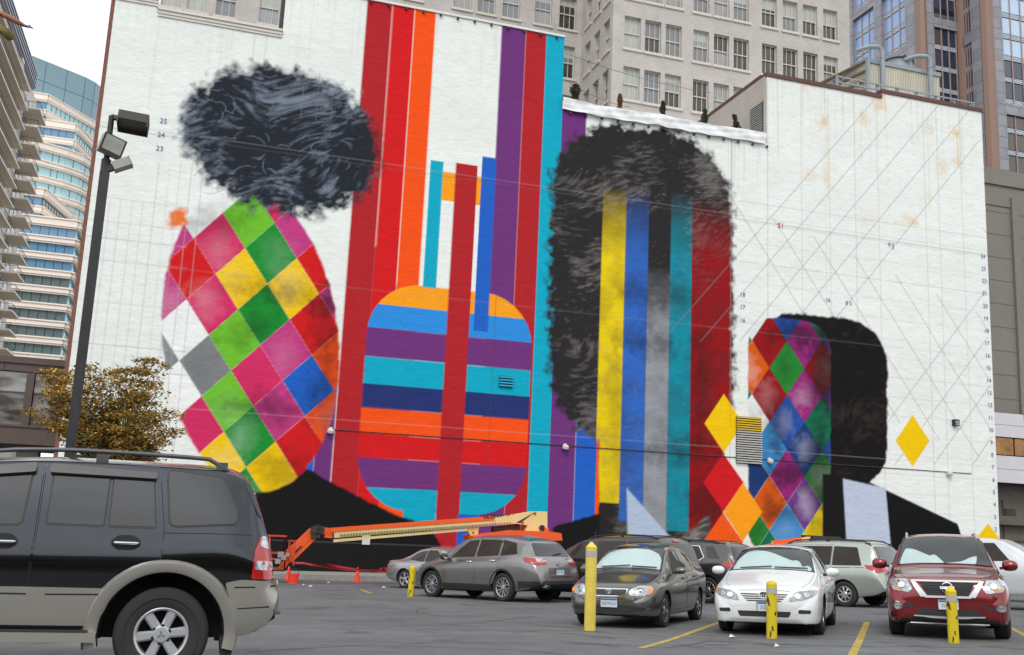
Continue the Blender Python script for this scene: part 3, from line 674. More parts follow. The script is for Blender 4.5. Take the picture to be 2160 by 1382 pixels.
# rows read at the window right of the teal stripe
zrA = atY(1190, 60.5, YA).z
for r_ in range(-4, 4):
    zb = zrA + r_ * 4.2
    for c in cA: holes.append((c - XA0, c - XA0 + 1.45, zb, zb + 2.75)); wins.append((c, zb))
walled('rear_wall', (XA0, YA, 0), (1, 0, 0), XC - XA0, 0, ZT, holes, bw, bb)
for c, zb in wins:
    if zb > 22: sash(bb, Vector((c, YA, zb)), (1, 0, 0), 1.45, 2.75)
MB().box(XC + .4, XRB, YB + .5, YB + 24, 0, ZT - .01).box(XA0, XC + .39, YA + .5, YB + 24, 0, ZT - .02).build('core', mat('core_dark', (.05, .05, .05), .9), bb)
MB().add([(XRB, YB, 0), (XRB, YB + 24, 0), (XRB, YB + 24, ZT), (XRB, YB, ZT)], [(0, 1, 2, 3)]).build('side_wall', bw, bb)
# thin cables across the light well
cab = mat('cable', (.12, .12, .12), .6)
def sag(a, b, s, n=14): a = Vector(a); b = Vector(b); return [a.lerp(b, i / n) - Vector((0, 0, s * 4 * (i / n) * (1 - i / n))) for i in range(n + 1)]
for a, b, lab in (((1192, 112), (1500, 196), 'upper thin cable strung in front of the pale brick office block'), ((1192, 168), (1330, 226), 'lower thin cable strung in front of the pale brick office block')):
    tag(MB().tube(sag(atY(*a, 58), atY(*b, 58), .3), .018, 5).build('cable', cab), lab, 'cable')

# ================================================================== PLANT ON THE RIGHT ROOF
zr = z_f
ct = thing('cooling_tower', 'cream ribbed rooftop cooling tower with round blue-grey fan collar and louvred side', 'cooling tower', loc=(0, 0, 0))
crm = mat('cream_panel', srgb(206, 202, 186), .7, var=.12, vscale=1.5, stretch=(1, 1, .2)); bgm = mat('blue_grey_steel', srgb(142, 152, 158), .5, var=.1, vscale=3); lvw = mat('louvre_wood', srgb(128, 112, 92), .7, var=.2)
YP = 54.0
def pz(px, py): return atY(px, py, YP).z
bx0 = atY(1828, 170, YP).x; bx1 = atY(1982, 170, YP).x; pzt = pz(1826, 122); pzb = z_f - .3
m_ = MB(); n = 44
m_.box(bx0, bx1, YP + .06, YP + 6, pzb, pzt)
m_.build('casing', crm, ct)
rb = MB()
for i in range(n): x = bx0 + (bx1 - bx0) * (i + .5) / n; rb.box(x - .028, x + .028, YP - .01, YP + .058, pzb, pzt - .32)
stuff(rb.build('rib', crm, ct))
MB().box(bx0 - .15, bx1 + .05, YP - .08, YP + 6.1, pzt - .30, pzt - .02).build('top_band', bgm, ct)
# sloping louvred left flank (faces left)
lx = atY(1768, 180, YP + 5).x
m_ = MB()
for k in range(11):
    v = k / 10; z = pzb + .3 + v * (pzt - pzb - .6); m_.beam((bx0 - .1 - (1 - v) * .25, YP - .1, z), (bx0 - 1.0 - (1 - v) * .25, YP + 6, z + .05), .35, .07)
m_.build('louvre', lvw, ct)
MB().beam((bx0 - .2, YP - .15, pzb), (bx0 - .02, YP - .15, pzt), .3, .16).beam((bx0 - 1.1, YP + 6, pzb), (bx0 - .9, YP + 6, pzt), .3, .16).beam((bx0 - .6, YP + 3, pzb), (bx0 - .5, YP + 3, pzt), .2, .12).build('post', bgm, ct)
fc = Vector((atY(1893, 130, YP + 1.3).x, YP + 1.3, pzt))
MB().lathe([(1.08, -.02), (.98, .3), (.95, .6), (1.02, .86), (1.05, .88), (.98, .88), (.9, .6), (.9, .1)], 40, M=Matrix.Translation(fc)).build('fan_collar', bgm, ct, 40)
MB().lathe([(1.03, .76), (1.07, .78), (1.07, .83), (1.03, .85)], 40, M=Matrix.Translation(fc)).build('hoop', lv_d, ct)
for px in (1862, 1962):
    x = atY(px, 160, YP - .4).x; zt_ = pz(px, 108 if px < 1900 else 128)
    tg = MB(); tg.tube([(x, YP - .42, pzb), (x, YP - .42, zt_ - .5), (x - .05, YP - .42, zt_ - .2), (x - .25, YP - .42, zt_), (x - .9, YP - .3, zt_ - .05), (x - 1.4, YP + .4, zt_ - .1)], .15, 12)
    tg.tube([(x, YP - .42, zt_ - .8), (x, YP - .42, zt_ - .75)], .18, 12)
    tag(tg.build('pipe', bgm, None, 50), 'fat grey elbow pipe rising up the ' + ('left' if px < 1900 else 'right') + ' part of the ribbed rooftop cooling tower', 'pipe')
tag(MB().tube([(bx0 - 2.6, YP - .8, pzb + .75), (bx0 + 1.0, YP - .8, pzb + .7), (bx0 + 2.0, YP - .8, pzb + .1)], .22, 12).build('pipe', bgm, None, 50), 'fat grey pipe lying level behind the roof railing left of the cooling tower', 'pipe')
rl = thing('roof_railing', 'low grey steel railing round the cooling tower on the right roof', 'railing', loc=(0, 0, 0))
ra = atY(1766, 170, 45.8).x; rbx = atY(2052, 225, 45.8).x; rzb = z_e + .16; rstep = (rbx - ra) / 7
for i in range(8):
    x = ra + rstep * i; MB().box(x - .07, x + .07, 45.72, 45.86, rzb, rzb + 1.08).build('post', bgm, rl)
for h_ in (.30, .62, .95): MB().box(ra, rbx, 45.66, 45.715, rzb + h_, rzb + h_ + .075).build('rail', bgm, rl)
for h_ in (.5, .95): MB().box(rbx - .04, rbx + .03, 45.87, 54, rzb + h_, rzb + h_ + .06).build('rail', bgm, rl)

# conifers in tubs behind the tarpaulin
leafd = mat('conifer_green', srgb(58, 66, 40), .8, var=.35, vscale=8); leafr = mat('conifer_russet', srgb(122, 82, 46), .8, var=.3, vscale=8); potm = mat('tub', (.12, .1, .09), .8); barkm = mat('bark', srgb(84, 72, 60), .9, var=.3, vscale=12)
def conifer(px, py, h_, r_, m, lab, lean=0.0, seed=0, rnd=False):
    p = atY(px, py, WY + 1.9); base = Vector((p.x, p.y, z_d - .9)); t_ = thing('potted_conifer', lab, 'plant', loc=base, group='potted conifers behind the tarpaulin'); rr = random.Random(seed)
    H_ = p.z - base.z + .0
    MB().lathe([(0, 0), (.2, 0), (.26, .35), (0, .35)], 12).build('tub', potm, t_)
    MB().tube([(0, 0, .3), (lean * .5, 0, H_ * .5), (lean, 0, H_ * .95)], [.03, .02, .008], 6).build('trunk', barkm, t_)
    m_ = MB()
    for i in range(620):
        v = rr.random() ** .8; z = H_ - h_ + v * h_; rad = r_ * ((1 - v) ** .55 if not rnd else sqrt(max(0, 1 - (2 * v - .9) ** 2 * .8)) ) * (.8 + .35 * sin(9 * v + seed)); a = rr.uniform(0, 6.28); q = sqrt(rr.random())
        c = Vector((cos(a) * rad * q + lean * v, sin(a) * rad * q, z)); d = Vector((cos(a) * .6, sin(a) * .6, rr.uniform(.5, 1.2))).normalized(); s = d.orthogonal().normalized(); s.rotate(Matrix.Rotation(rr.uniform(0, 6.28), 3, d)); L_ = rr.uniform(.08, .17)
        m_.add([c - s * .03, c + s * .03, c + d * L_ + s * .012, c + d * L_ - s * .012], [(0, 1, 2, 3)])
    m_.build('crown', m, t_)
conifer(1214, 181, 1.1, .28, leafd, 'broad rounded green conifer at the left end of the tarpaulin beside the teal stripe', 0, 1, True)
conifer(1308, 202, .8, .13, leafr, 'brown withered little conifer behind the left half of the white tarpaulin', 0, 2)
conifer(1398, 217, .85, .17, leafd, 'green pointed conifer behind the middle of the white tarpaulin', 0.02, 3)
conifer(1487, 233, .85, .17, leafd, 'green pointed conifer behind the tarpaulin left of the brown sloping roof edge', 0, 4)
conifer(1557, 246, 1.0, .2, leafd, 'crooked leaning green conifer in front of the dark louvre', -.25, 5)

# ================================================================== RIGHT: GREY SERVICE BLOCK, WHITE BAND BUILDING
def block(name, lab, cat='building'): return thing(name, lab, cat, loc=(0, 0, 0))
gm = mat('grey_render', srgb(128, 124, 116), .85, var=.06, vscale=.6, bump=.3)
YG = 47.5; gxl = XR + .05; gzt = atY(2110, 362, YG).z; gzb = atY(2130, 872, YG).z
gb = block('grey_building', 'plain grey windowless building rising behind the right edge of the mural wall')
MB().box(gxl, gxl + 16, YG + .001, YG + 20, gzb, gzt).build('wall', gm, gb)
MB().box(gxl, gxl + 16, YG - .12, YG - .0, gzt - .9, gzt + .06).build('cornice', gm, gb)
for k in range(9):
    z = gzb + .8 + k * (gzt - gzb - 2) / 9; MB().box(gxl, gxl + 16, YG - .012, YG - .001, z, z + .03).build('joint', mat('joint_grey', srgb(104, 100, 94), .9), gb)
pxl = atY(2133, 500, YG).x; MB().box(pxl, pxl + .5, YG - .18, YG - .013, gzb, gzt - 1.6).box(gxl, pxl - .01, YG - .06, YG - .013, gzt - 2.2, gzt - 1.7).build('pilaster', gm, gb)
wb = block('white_band_building', 'low white panelled building with a strip of mirrored bronze windows at the right edge')
wm = mat('white_panel', srgb(205, 203, 208), .5, var=.03); YW = 46.2
z1 = atY(2130, 872, YW).z; z2 = atY(2130, 923, YW).z; z3 = atY(2130, 962, YW).z; z4 = atY(2130, 1019, YW).z; wx0 = XR + .05
for a, b in ((z2, z1), (z4, z3)):
    k = 2
    for i in range(6):
        for j in range(2):
            dz = (b - a) / 2; MB().box(wx0 + i * 3.1, wx0 + i * 3.1 + 3.07, YW, YW + .2, a + j * dz + .01, a + (j + 1) * dz - .01).build('panel', wm, wb)
MB().box(wx0, wx0 + 18, YW + .21, YW + 12, z4, z1 - .05).build('body', core_m := mat('core_dark', (.05, .05, .05), .9), wb)
mir = mat('bronze_mirror_glass', srgb(150, 110, 70), .12, metal=.7, var=.55, vscale=1.6)
for i in range(7): MB().box(wx0 + .3 + i * 2.1, wx0 + .3 + i * 2.1 + 2.0, YW + .05, YW + .2, z3 + .05, z2 - .05).build('pane', mir, wb)
gk = block('parking_deck', 'dark weathered concrete base with a barred opening under the white panelled building')
dcm = mat('dark_concrete', srgb(98, 92, 84), .9, var=.2, vscale=1.2, bump=.4); zd0 = GFLAT
MB().box(wx0, wx0 + 18, YW + 1.0, YW + 12, zd0, z4 - .01).build('wall', dcm, gk)
zz = (z4 - zd0)
MB().box(wx0, wx0 + 18, YW + .6, YW + .999, zd0 + zz * .62, zd0 + zz * .70).build('beam', dcm, gk)
a = atY(2122, 1098, YW + .9); b = atY(2142, 1074, YW + .9)
MB().box(a.x, b.x, YW + .9, YW + .998, a.z, b.z).build('opening', core_m, gk)
for i in range(3): x = wx0 + 2.2 + i * 3.4; MB().box(x, x + .08, YW + .95, YW + .998, zd0, z4 - .9).build('joint', core_m, gk)
for k in range(3): z = zd0 + .9 + k * .95; MB().box(wx0, wx0 + 18, YW + .96, YW + .997, z, z + .05).build('joint', core_m, gk)

# ================================================================== RIGHT: GLASS AND GRANITE TOWER
YT = 140.0
tw = block('glass_tower', 'grey granite tower with copper corner columns and patterned glass strips at the top right')
gran = mat('granite', srgb(142, 142, 148), .5, var=.08, vscale=.8); copr = mat('copper_column', srgb(138, 110, 96), .5, var=.08)
g_bl = mat('sky_reflection_glass', srgb(134, 164, 208), .05, spec=1.0, var=.18, vscale=.12); g_pl = mat('pale_sky_reflection_glass', srgb(178, 200, 224), .05, spec=1.0, var=.15, vscale=.1); g_dk = mat('dark_glass', srgb(46, 54, 70), .05, spec=1.0, var=.35, vscale=.15); g_br = mat('bronze_glass', srgb(70, 62, 54), .06, spec=1.0, var=.3, vscale=.15)  # both blue glasses carry the reflected sky in their base colour
def fritm():
    m = mat('fritted_glass', srgb(180, 192, 205), .3); t = m.node_tree; N = t.nodes; L = t.links; b = N['Principled BSDF']; tc = N.new('ShaderNodeTexCoord')
    v = N.new('ShaderNodeTexChecker'); v.inputs['Scale'].default_value = 5; v.inputs['Color1'].default_value = (*srgb(205, 214, 222), 1); v.inputs['Color2'].default_value = (*srgb(88, 96, 104), 1)
    L.new(tc.outputs['Object'], v.inputs['Vector']); L.new(v.outputs['Color'], b.inputs['Base Color']); return m
brick_tex(gran, srgb(150, 150, 156), srgb(138, 138, 145), srgb(92, 92, 98), 1.0, 2.0, 3.4, .05)
frit = fritm(); mul = mat('mullion_rose', srgb(168, 146, 140), .5)
PX1 = atY(1943, 60, YT).x; PX2 = atY(2026, 100, YT).x
zbase, ztop = 0, 130.0
def solveY(px, X):
    d = ray(px, 150); return CAM.y + d.y * (X / d.x)
YN = atX(2078, 150, PX2).y
fl = 4.05; Zr = atY(1990, 152, YT).z      # a floor line
MB().box(PX1 + .4, PX1 + 60, YT + .5, YT + 40, 0, ztop).box(PX2 + .4, PX1 + 60, YN + .5, YT + .49, 0, ztop).build('core', core_m, tw)
def bay(P0, xd, wid, npn, z0, z1, gm_, off=0):
    """one window bay: panes, patterned strips, mullions"""
    xd = Vector(xd); nr = Vector((xd.y, -xd.x, 0)); R = frame((0, 0, 0), xd, -nr, (0, 0, 1)); pw = wid / npn; z = z0
    while z < z1:
        for i in range(npn):
            c = Vector(P0) + xd * (pw * (i + .5)) + nr * .03; g = gm_(i, z) if callable(gm_) else gm_
            pbox('pane', g, tw, c + Vector((0, 0, z + 1.0 + (fl - 1.1) / 2)), (pw - .12, .12, fl - 1.15), R)
            pbox('fritted_pane', frit, tw, c + Vector((0, 0, z + .5)), (pw - .12, .12, .85), R)
        z += fl
    for i in range(npn + 1):
        pbox('mullion', mul, tw, Vector(P0) + xd * (pw * i) + nr * .12 + Vector((0, 0, (z0 + z1) / 2)), (.16, .3, z1 - z0), R)
def pier(P0, xd, wid, m, out, z0=0, z1=130, name='pier'):
    xd = Vector(xd); nr = Vector((xd.y, -xd.x, 0)); R = frame((0, 0, 0), xd, -nr, (0, 0, 1))
    pbox(name, m, tw, Vector(P0) + xd * wid / 2 + nr * (out / 2 - .4) + Vector((0, 0, (z0 + z1) / 2)), (wid, out + .8, z1 - z0), R)
zlo = Zr - 8 * fl; zhi = ztop
zlo2 = max(zlo, 30)
# facade facing left (runs away from us)
segs = [(YT + .2, 3.0, 'p'), (YT + 3.2, 6.6, 'b'), (YT + 9.8, 2.2, 'p'), (YT + 12.0, 6.6, 'b'), (YT + 18.6, 2.2, 'p'), (YT + 20.8, 6.6, 'b'), (YT + 27.4, 3, 'p')]
for y, wd, k in segs:
    if k == 'p': pier((PX1, y + wd, 0), (0, -1, 0), wd, gran, .8, zlo2 - 20, zhi)
    else:
        zb0 = Zr - 2 * fl
        for g in range(-3, 6):
            z0 = zb0 + g * (3 * fl + 1.6)
            if z0 < 30 or z0 > 120: continue
            bay((PX1, y + wd, 0), (0, -1, 0), wd, 3, z0, z0 + 3 * fl - .1, (lambda i, z: g_bl))
            pbox('spandrel', gran, tw, Vector((PX1 - .2, y + wd / 2, z0 + 3 * fl + .8)), (.9, wd, 1.7))
MB().lathe([(1.0, zlo2 - 20), (1.0, zhi)], 8, M=Matrix.Translation((PX1 - .2, YT - .2, 0))).build('column', copr, tw, 30)
# recessed facade parallel to the street
wN = PX2 - PX1
pier((PX1 + .9, YT, 0), (1, 0, 0), 1.5, gran, .4, zlo2 - 20, zhi)
bay((PX1 + 2.5, YT, 0), (1, 0, 0), wN - 3.6, 3, Zr - 6 * fl, Zr + 2 * fl, lambda i, z: g_br if i == 0 and z > Zr else g_dk)
pbox('spandrel', gran, tw, Vector((PX1 + wN / 2 + .7, YT - .1, Zr + 2 * fl + .9)), (wN - 3.4, .8, 1.8))
bay((PX1 + 2.5, YT, 0), (1, 0, 0), wN - 3.6, 3, Zr + 2 * fl + 1.9, Zr + 6 * fl, g_dk)
MB().lathe([(.75, zlo2 - 20), (.75, zhi)], 8, M=Matrix.Translation((PX2 - .2, YT - .4, 0))).build('column', copr, tw, 30)
# return facing left
rl_ = YT - YN
for z0, z1 in ((Zr - 6 * fl, Zr + 1.2 * fl), (Zr + 1.2 * fl + 2.2, Zr + 7 * fl)):
    bay((PX2, YT - 1.2, 0), (0, -1, 0), rl_ - 3.2, 4, z0, z1, g_dk)
pbox('spandrel', gran, tw, Vector((PX2 - .1, YT - rl_ / 2, Zr + 1.2 * fl + 1.1)), (.8, rl_ - 3, 2.1))
pier((PX2, YN + 2.0, 0), (0, -1, 0), 2.0, gran, .8, zlo2 - 20, zhi)
MB().lathe([(1.15, zlo2 - 20), (1.15, zhi)], 8, M=Matrix.Translation((PX2 + .4, YN - .3, 0))).build('column', copr, tw, 30)
pier((PX2 + 1.3, YN, 0), (1, 0, 0), 2.2, gran, .7, zlo2 - 20, zhi)
bay((PX2 + 3.5, YN, 0), (1, 0, 0), 9, 4, Zr - 7 * fl, Zr - 2.2 * fl, g_br)
pbox('spandrel', gran, tw, Vector((PX2 + 8, YN - .1, Zr - 2.2 * fl + 1.0)), (9, .8, 2.0))
bay((PX2 + 3.5, YN, 0), (1, 0, 0), 9, 4, Zr - 2.2 * fl + 2.1, Zr + 7 * fl, lambda i, z: g_pl if z > Zr - fl + 3 else g_dk)

# ================================================================== LEFT: BANDED GLASS AND STONE TOWER (far)
bt = block('banded_tower', 'far stepped office tower of cream stone bands and blue strip windows at the left')
stn = mat('cream_stone', srgb(240, 229, 218), .75, var=.04, vscale=.1); stn2 = mat('cream_stone_moulding', srgb(222, 206, 192), .75)
gb1 = mat('blue_strip_glass', srgb(92, 138, 172), .05, spec=1.0, var=.12, vscale=.06); gb2 = mat('aqua_strip_glass', srgb(160, 206, 214), .05, spec=1.0, var=.12, vscale=.05); gb3 = mat('dim_strip_glass', srgb(84, 102, 102), .06, spec=1.0, var=.55, vscale=.22); crg = mat('crown_glass', srgb(112, 146, 158), .1, spec=1.0, var=.06, vscale=.05)  # blue and aqua strip colours stand for sky reflected in the glass
mlm = mat('fine_mullion', srgb(70, 90, 100), .5)
count = [0]
def banded(plan, z1, z0, gms, fh=3.9, skip_first=False, name='floor_band', pw=1.9, crown=0):
    """plan: plan points left to right as seen; bands and strip windows along each edge"""
    mull = MB(); mcount = 0
    pts = [Vector((p.x, p.y, 0)) for p in plan]
    core = MB(); back = [Vector((p.x + 6, p.y + 60, 0)) for p in (pts[-1], pts[0])]
    inn = [p + Vector((0, 1.2, 0)) for p in pts]; poly = [(p.x - .4, p.y) for p in inn] + [(b.x, b.y) for b in back]
    core.prism(poly, z0, z1 - .3); core.build('core', stn, bt, recalc=True)
    zt_ = z1
    if crown:
        for a, b in zip(pts, pts[1:]):
            d = (b - a); L_ = d.length; d.normalize(); nr = Vector((d.y, -d.x, 0)); R = frame((0, 0, 0), d, -nr, (0, 0, 1)); k = max(1, int(round(L_ / 5.2)))
            for row in range(2):
                for i in range(k): pbox('crown_pane', crg, bt, a + d * (L_ / k * (i + .5)) + Vector((0, 0, zt_ - crown / 2 * (row + .5))), (L_ / k - .14, .5, crown / 2 - .14), R)
        zt_ -= crown
    fcount = 0; z = zt_
    while z > z0 + fh * .4:
        for e, (a, b) in enumerate(zip(pts, pts[1:])):
            d = (b - a); L_ = d.length; d.normalize(); nr = Vector((d.y, -d.x, 0)); R = frame((0, 0, 0), d, -nr, (0, 0, 1))
            mid_ = (a + b) / 2; sh = 1.75 if fcount else 2.3
            pbox(name, stn, bt, mid_ + nr * .15 + Vector((0, 0, z - sh / 2)), (L_ + .5, 1.5, sh), R)
            pbox('moulding', stn2, bt, mid_ + nr * .35 + Vector((0, 0, z - .32)), (L_ + 1.0, 1.5, .16), R)
            pbox('moulding', stn2, bt, mid_ + nr * .35 + Vector((0, 0, z - sh + .42)), (L_ + .9, 1.5, .14), R)
            g = gms(fcount, e); gh = fh - 1.75; k = max(1, int(round(L_ / pw)))
            if e == 0 and count[0] + k <= 290 and len(pts) >= 2 and z < z1 + 1:
                for i in range(k): pbox('pane', g, bt, a + d * (L_ / k * (i + .5)) + nr * -.1 + Vector((0, 0, z - sh - gh / 2)), (L_ / k - .12, .9, gh), R)
                count[0] += k
            else:
                pbox('strip_window', g, bt, mid_ + nr * -.15 + Vector((0, 0, z - sh - gh / 2)), (L_, .9, gh), R)
                for i in range(1, k):
                    c = a + d * (L_ / k * i) + nr * .33; Mx = Matrix.Translation(c) @ R; mull.box(-.06, .06, -.05, .05, z - sh - gh, z - sh, M=Mx); mcount += 1
        z -= fh if fcount else fh + .55; fcount += 1
    if mcount: stuff(mull.build('mullion', mlm, bt))
def HZ(px, py, z): return atZ(px, py, z)
# lowest block, parallel to the street, with a flank running away
Pc = atY(163, 466, 250); zt4 = Pc.z
banded([Vector((Pc.x - 45, 250, 0)), Pc, Vector((Pc.x, 300, 0))], zt4, 20, lambda f, e: gb2 if e else (gb1 if f < 3 else gb3))
P3 = atY(92, 398, 256); z3_ = P3.z; q3 = HZ(161, 460, z3_)
banded([Vector((P3.x - 30, 256, 0)), P3, q3, Vector((q3.x, q3.y + 45, 0))], z3_, zt4 - 1, lambda f, e: gb1 if e == 0 else gb3)
Pm = atY(57.5, 292, 268); zm = Pm.z; cpl = [Vector((Pm.x - 14, 264, 0)), Pm] + [HZ(px, py, zm) for px, py in ((100, 303.5), (140, 315), (172, 327), (188, 338), (197, 353))]
banded(cpl, zm, zt4 - 8, lambda f, e: gb2, fh=4.0)
P2 = atY(158.6, 262, 284); z2_ = P2.z; q2 = HZ(202, 308, z2_)
banded([Vector((P2.x - 22, 284, 0)), P2, q2], z2_, zm - 6, lambda f, e: gb1 if e == 0 else gb2, fh=4.0)
P1 = atY(100.5, 200, 292); z1_ = P1.z; q1 = HZ(209, 264, z1_)
banded([Vector((P1.x - 14, 292, 0)), P1, q1], z1_, z2_ - 6, lambda f, e: gb1 if e == 0 else gb2, fh=4.0)
Pa = atY(52.7, 111.6, 300); zA = Pa.z; apl = [HZ(40, 106.5, zA), Pa] + [HZ(px, py, zA) for px, py in ((142, 147.5), (180, 163), (200, 173.5), (212.5, 184), (222, 197))]
banded(apl, zA, z1_ - 12, lambda f, e: gb2, fh=4.1, crown=12.5)

# ================================================================== LEFT: BALCONY TOWER
XF = atY(70, 240, 190).x
bk = block('balcony_tower', 'grey apartment tower with two stacks of concrete balconies at the left edge')
rnd_ = mat('tower_render', srgb(214, 206, 198), .8, var=.05); sof = mat('balcony_concrete', srgb(226, 214, 196), .85, var=.08, vscale=.5); edg = mat('balcony_edge', srgb(236, 228, 216), .8); gls = mat('tower_window', srgb(96, 108, 120), .08, spec=.9, var=.4, vscale=.3); ral = mat('balcony_rail', srgb(52, 52, 54), .5); crr = mat('corrugated', srgb(150, 158, 168), .4, metal=.3)
tzt = atX(37, 62, XF).z + 40
yfar = 192.0
zcap = atX(54, 150, XF).z
MB().box(XF - 30, XF - .02, 60, yfar, 0, zcap).build('body', rnd_, bk)
# smooth ribbed top
e1 = atX(18, 0, XF); e2 = atX(55, 124, XF); ztp = (e1.z + e2.z) / 2
m_ = MB(); m_.box(XF - 30, XF + .4, 60, yfar - 6, zcap + .01, max(ztp, zcap + 3)); m_.build('ribbed_top', crr, bk)
m_ = MB(); k = 0; z = zcap + .3
while z < max(ztp, zcap + 3) - .2 and k < 60: m_.box(XF + .4, XF + .62, 60, yfar - 6, z, z + .25); z += .75; k += 1
stuff(m_.build('rib', crr, bk))
fhB = 3.15
def stack(y0, y1, out, ztop_, n, nm, x0=XF):
    for i in range(n):
        z = ztop_ - i * fhB
        if z < 8: break
        b_ = MB().box(x0 + .01, x0 + out, y0, y1, z, z + .22).build('balcony', sof, bk)
        b_['label'] = nm
        MB().box(x0 + out - .12, x0 + out + .02, y0 - .02, y1 + .02, z - .02, z + .24).box(x0 + .01, x0 + out, y0 - .03, y0 - .003, z - .02, z + .24).build('edge', edg, b_)
        rr_ = MB(); rr_.box(x0 + out - .08, x0 + out - .02, y0, y1, z + 1.2, z + 1.27); rr_.box(x0, x0 + out, y0, y0 + .06, z + 1.2, z + 1.27)
        j = y0
        while j < y1: rr_.box(x0 + out - .06, x0 + out - .03, j, j + .03, z + .24, z + 1.2); j += .8
        j = x0 + .2
        while j < x0 + out: rr_.box(j, j + .03, y0 + .01, y0 + .03, z + .24, z + 1.2); j += .6
        rr_.build('railing', ral, b_)
        pbox('window', gls, bk, Vector((x0 + .02, (y0 + y1) / 2, z + 1.45)), (.12, (y1 - y0) * .8, 2.2))
        pbox('window_frame', frm, bk, Vector((x0 + .06, (y0 + y1) / 2, z + 1.45)), (.12, .2, 2.3))
zt1 = atX(76, 231, XF + 2).z
stack(yfar - 12, yfar - 4, 2.6, zt1, 26, 'narrow balcony in the far stack')
zt2 = atX(40, 137, XF + 3).z
stack(yfar - 60, yfar - 26, 3.2, zt2, 28, 'wide balcony in the near stack')
stack(yfar - 110, yfar - 76, 3.2, zt2, 28, 'wide balcony in the near stack')
pbox('pier', edg, bk, Vector((XF + .3, yfar - 20, zcap / 2)), (.6, 1.6, zcap - 1))

# ================================================================== LEFT: BROWN METAL SKYWAY
skb = block('skyway', 'brown metal skyway bridge with big windows joining the left edge of the mural wall')
YS = 50.0; bmn = mat('brown_metal', srgb(92, 78, 72), .55, var=.08, vscale=1.5); bmd = mat('brown_metal_dark', srgb(48, 40, 38), .6)
def skygl():
    m = mat('skyway_glass', srgb(150, 152, 150), .08, spec=.9); t = m.node_tree; N = t.nodes; L = t.links; b = N['Principled BSDF']; b.inputs['Metallic'].default_value = .35
    tc = N.new('ShaderNodeTexCoord'); n = N.new('ShaderNodeTexNoise'); n.inputs['Scale'].default_value = .7; n.inputs['Detail'].default_value = 5; mp = N.new('ShaderNodeMapping'); mp.inputs['Scale'].default_value = (1, 1, 2.5)
    L.new(tc.outputs['Object'], mp.inputs[0]); L.new(mp.outputs[0], n.inputs[0]); r = N.new('ShaderNodeValToRGB'); r.color_ramp.elements[0].position = .38; r.color_ramp.elements[0].color = (*srgb(70, 58, 48), 1); r.color_ramp.elements[1].position = .62; r.color_ramp.elements[1].color = (*srgb(160, 160, 158), 1)
    L.new(n.outputs[0], r.inputs[0]); L.new(r.outputs[0], b.inputs['Base Color']); return m
skg = skygl()
sz1 = atY(70, 755, YS).z; sz2 = atY(40, 783, YS).z; sz3 = atY(40, 898, YS).z; sz4 = atY(60, 938, YS).z; sx1 = XL - .2
MB().box(sx1 - 40, sx1, YS + .4, YS + 8, sz4, sz1).build('body', bmd, skb)
for i in range(14): MB().box(sx1 - 3 * (i + 1) + .012, sx1 - 3 * i - .012, YS, YS + .39, sz2 + .0, sz1 - .3).build('panel', bmn, skb); MB().box(sx1 - 3 * (i + 1) + .012, sx1 - 3 * i - .012, YS, YS + .39, sz4, sz3).build('panel', bmn, skb)
MB().box(sx1 - 40, sx1, YS - .08, YS + .39, sz1 - .29, sz1).box(sx1 - 40, sx1, YS - .06, YS - .002, sz4 + .75, sz4 + .85).build('flashing', bmn, skb)
xm = [sx1 - .02, atY(124, 840, YS).x, atY(72, 840, YS).x - .1, atY(72, 840, YS).x - 4.6, atY(72, 840, YS).x - 9.2, atY(72, 840, YS).x - 14]
for a, b in zip(xm, xm[1:]):
    MB().box(a - .32, a, YS + .03, YS + .37, sz3 + .01, sz2 - .01).build('mullion', bmn, skb)
    MB().box(b + .02, a - .34, YS + .25, YS + .39, sz3 + .02, sz2 - .02).build('pane', skg, skb)
    MB().box(b + .02, a - .34, YS + .15, YS + .24, sz3 + 1.45, sz3 + 1.52).build('transom', bmn, skb)
MB().box(sx1 - 2.2, sx1 - 1.3, YS + 1, YS + 2, GFLAT, sz4 - .01).build('pillar', conc, skb)
lb_ = block('pale_street_building', 'pale low building seen in the gap under the brown skyway')
MB().box(-70, -14, 95, 110, GFLAT, 9).build('wall', mat('pale_render', srgb(206, 204, 200), .8, var=.1, vscale=.3), lb_)
for i in range(8): MB().box(-66 + i * 6, -63 + i * 6, 94.9, 94.999, 1, 4).build('window', g_dk, lb_)

# ================================================================== ACROSS THE STREET BEHIND THE CAMERA (seen in windows and paint)
rb_ = block('brick_terrace', 'long brown brick building with rows of windows standing across the street from the mural')
brn = mat('brown_brick', srgb(112, 84, 66), .9, var=.2, vscale=1.5); bst = mat('pale_band', srgb(176, 160, 140), .8)
MB().box(-70, 60, -52, -38, -1, 13).build('wall', brn, rb_)
for k in range(4): MB().box(-70.1, 60.1, -38, -37.9, 2.6 + k * 3.4, 2.9 + k * 3.4).build('stone_band', bst, rb_)
for i in range(36):
    for k in range(3): pbox('window', g_dk, rb_, Vector((-66 + i * 3.5, -37.97, 4.6 + k * 3.4)), (1.4, .1, 2.0))
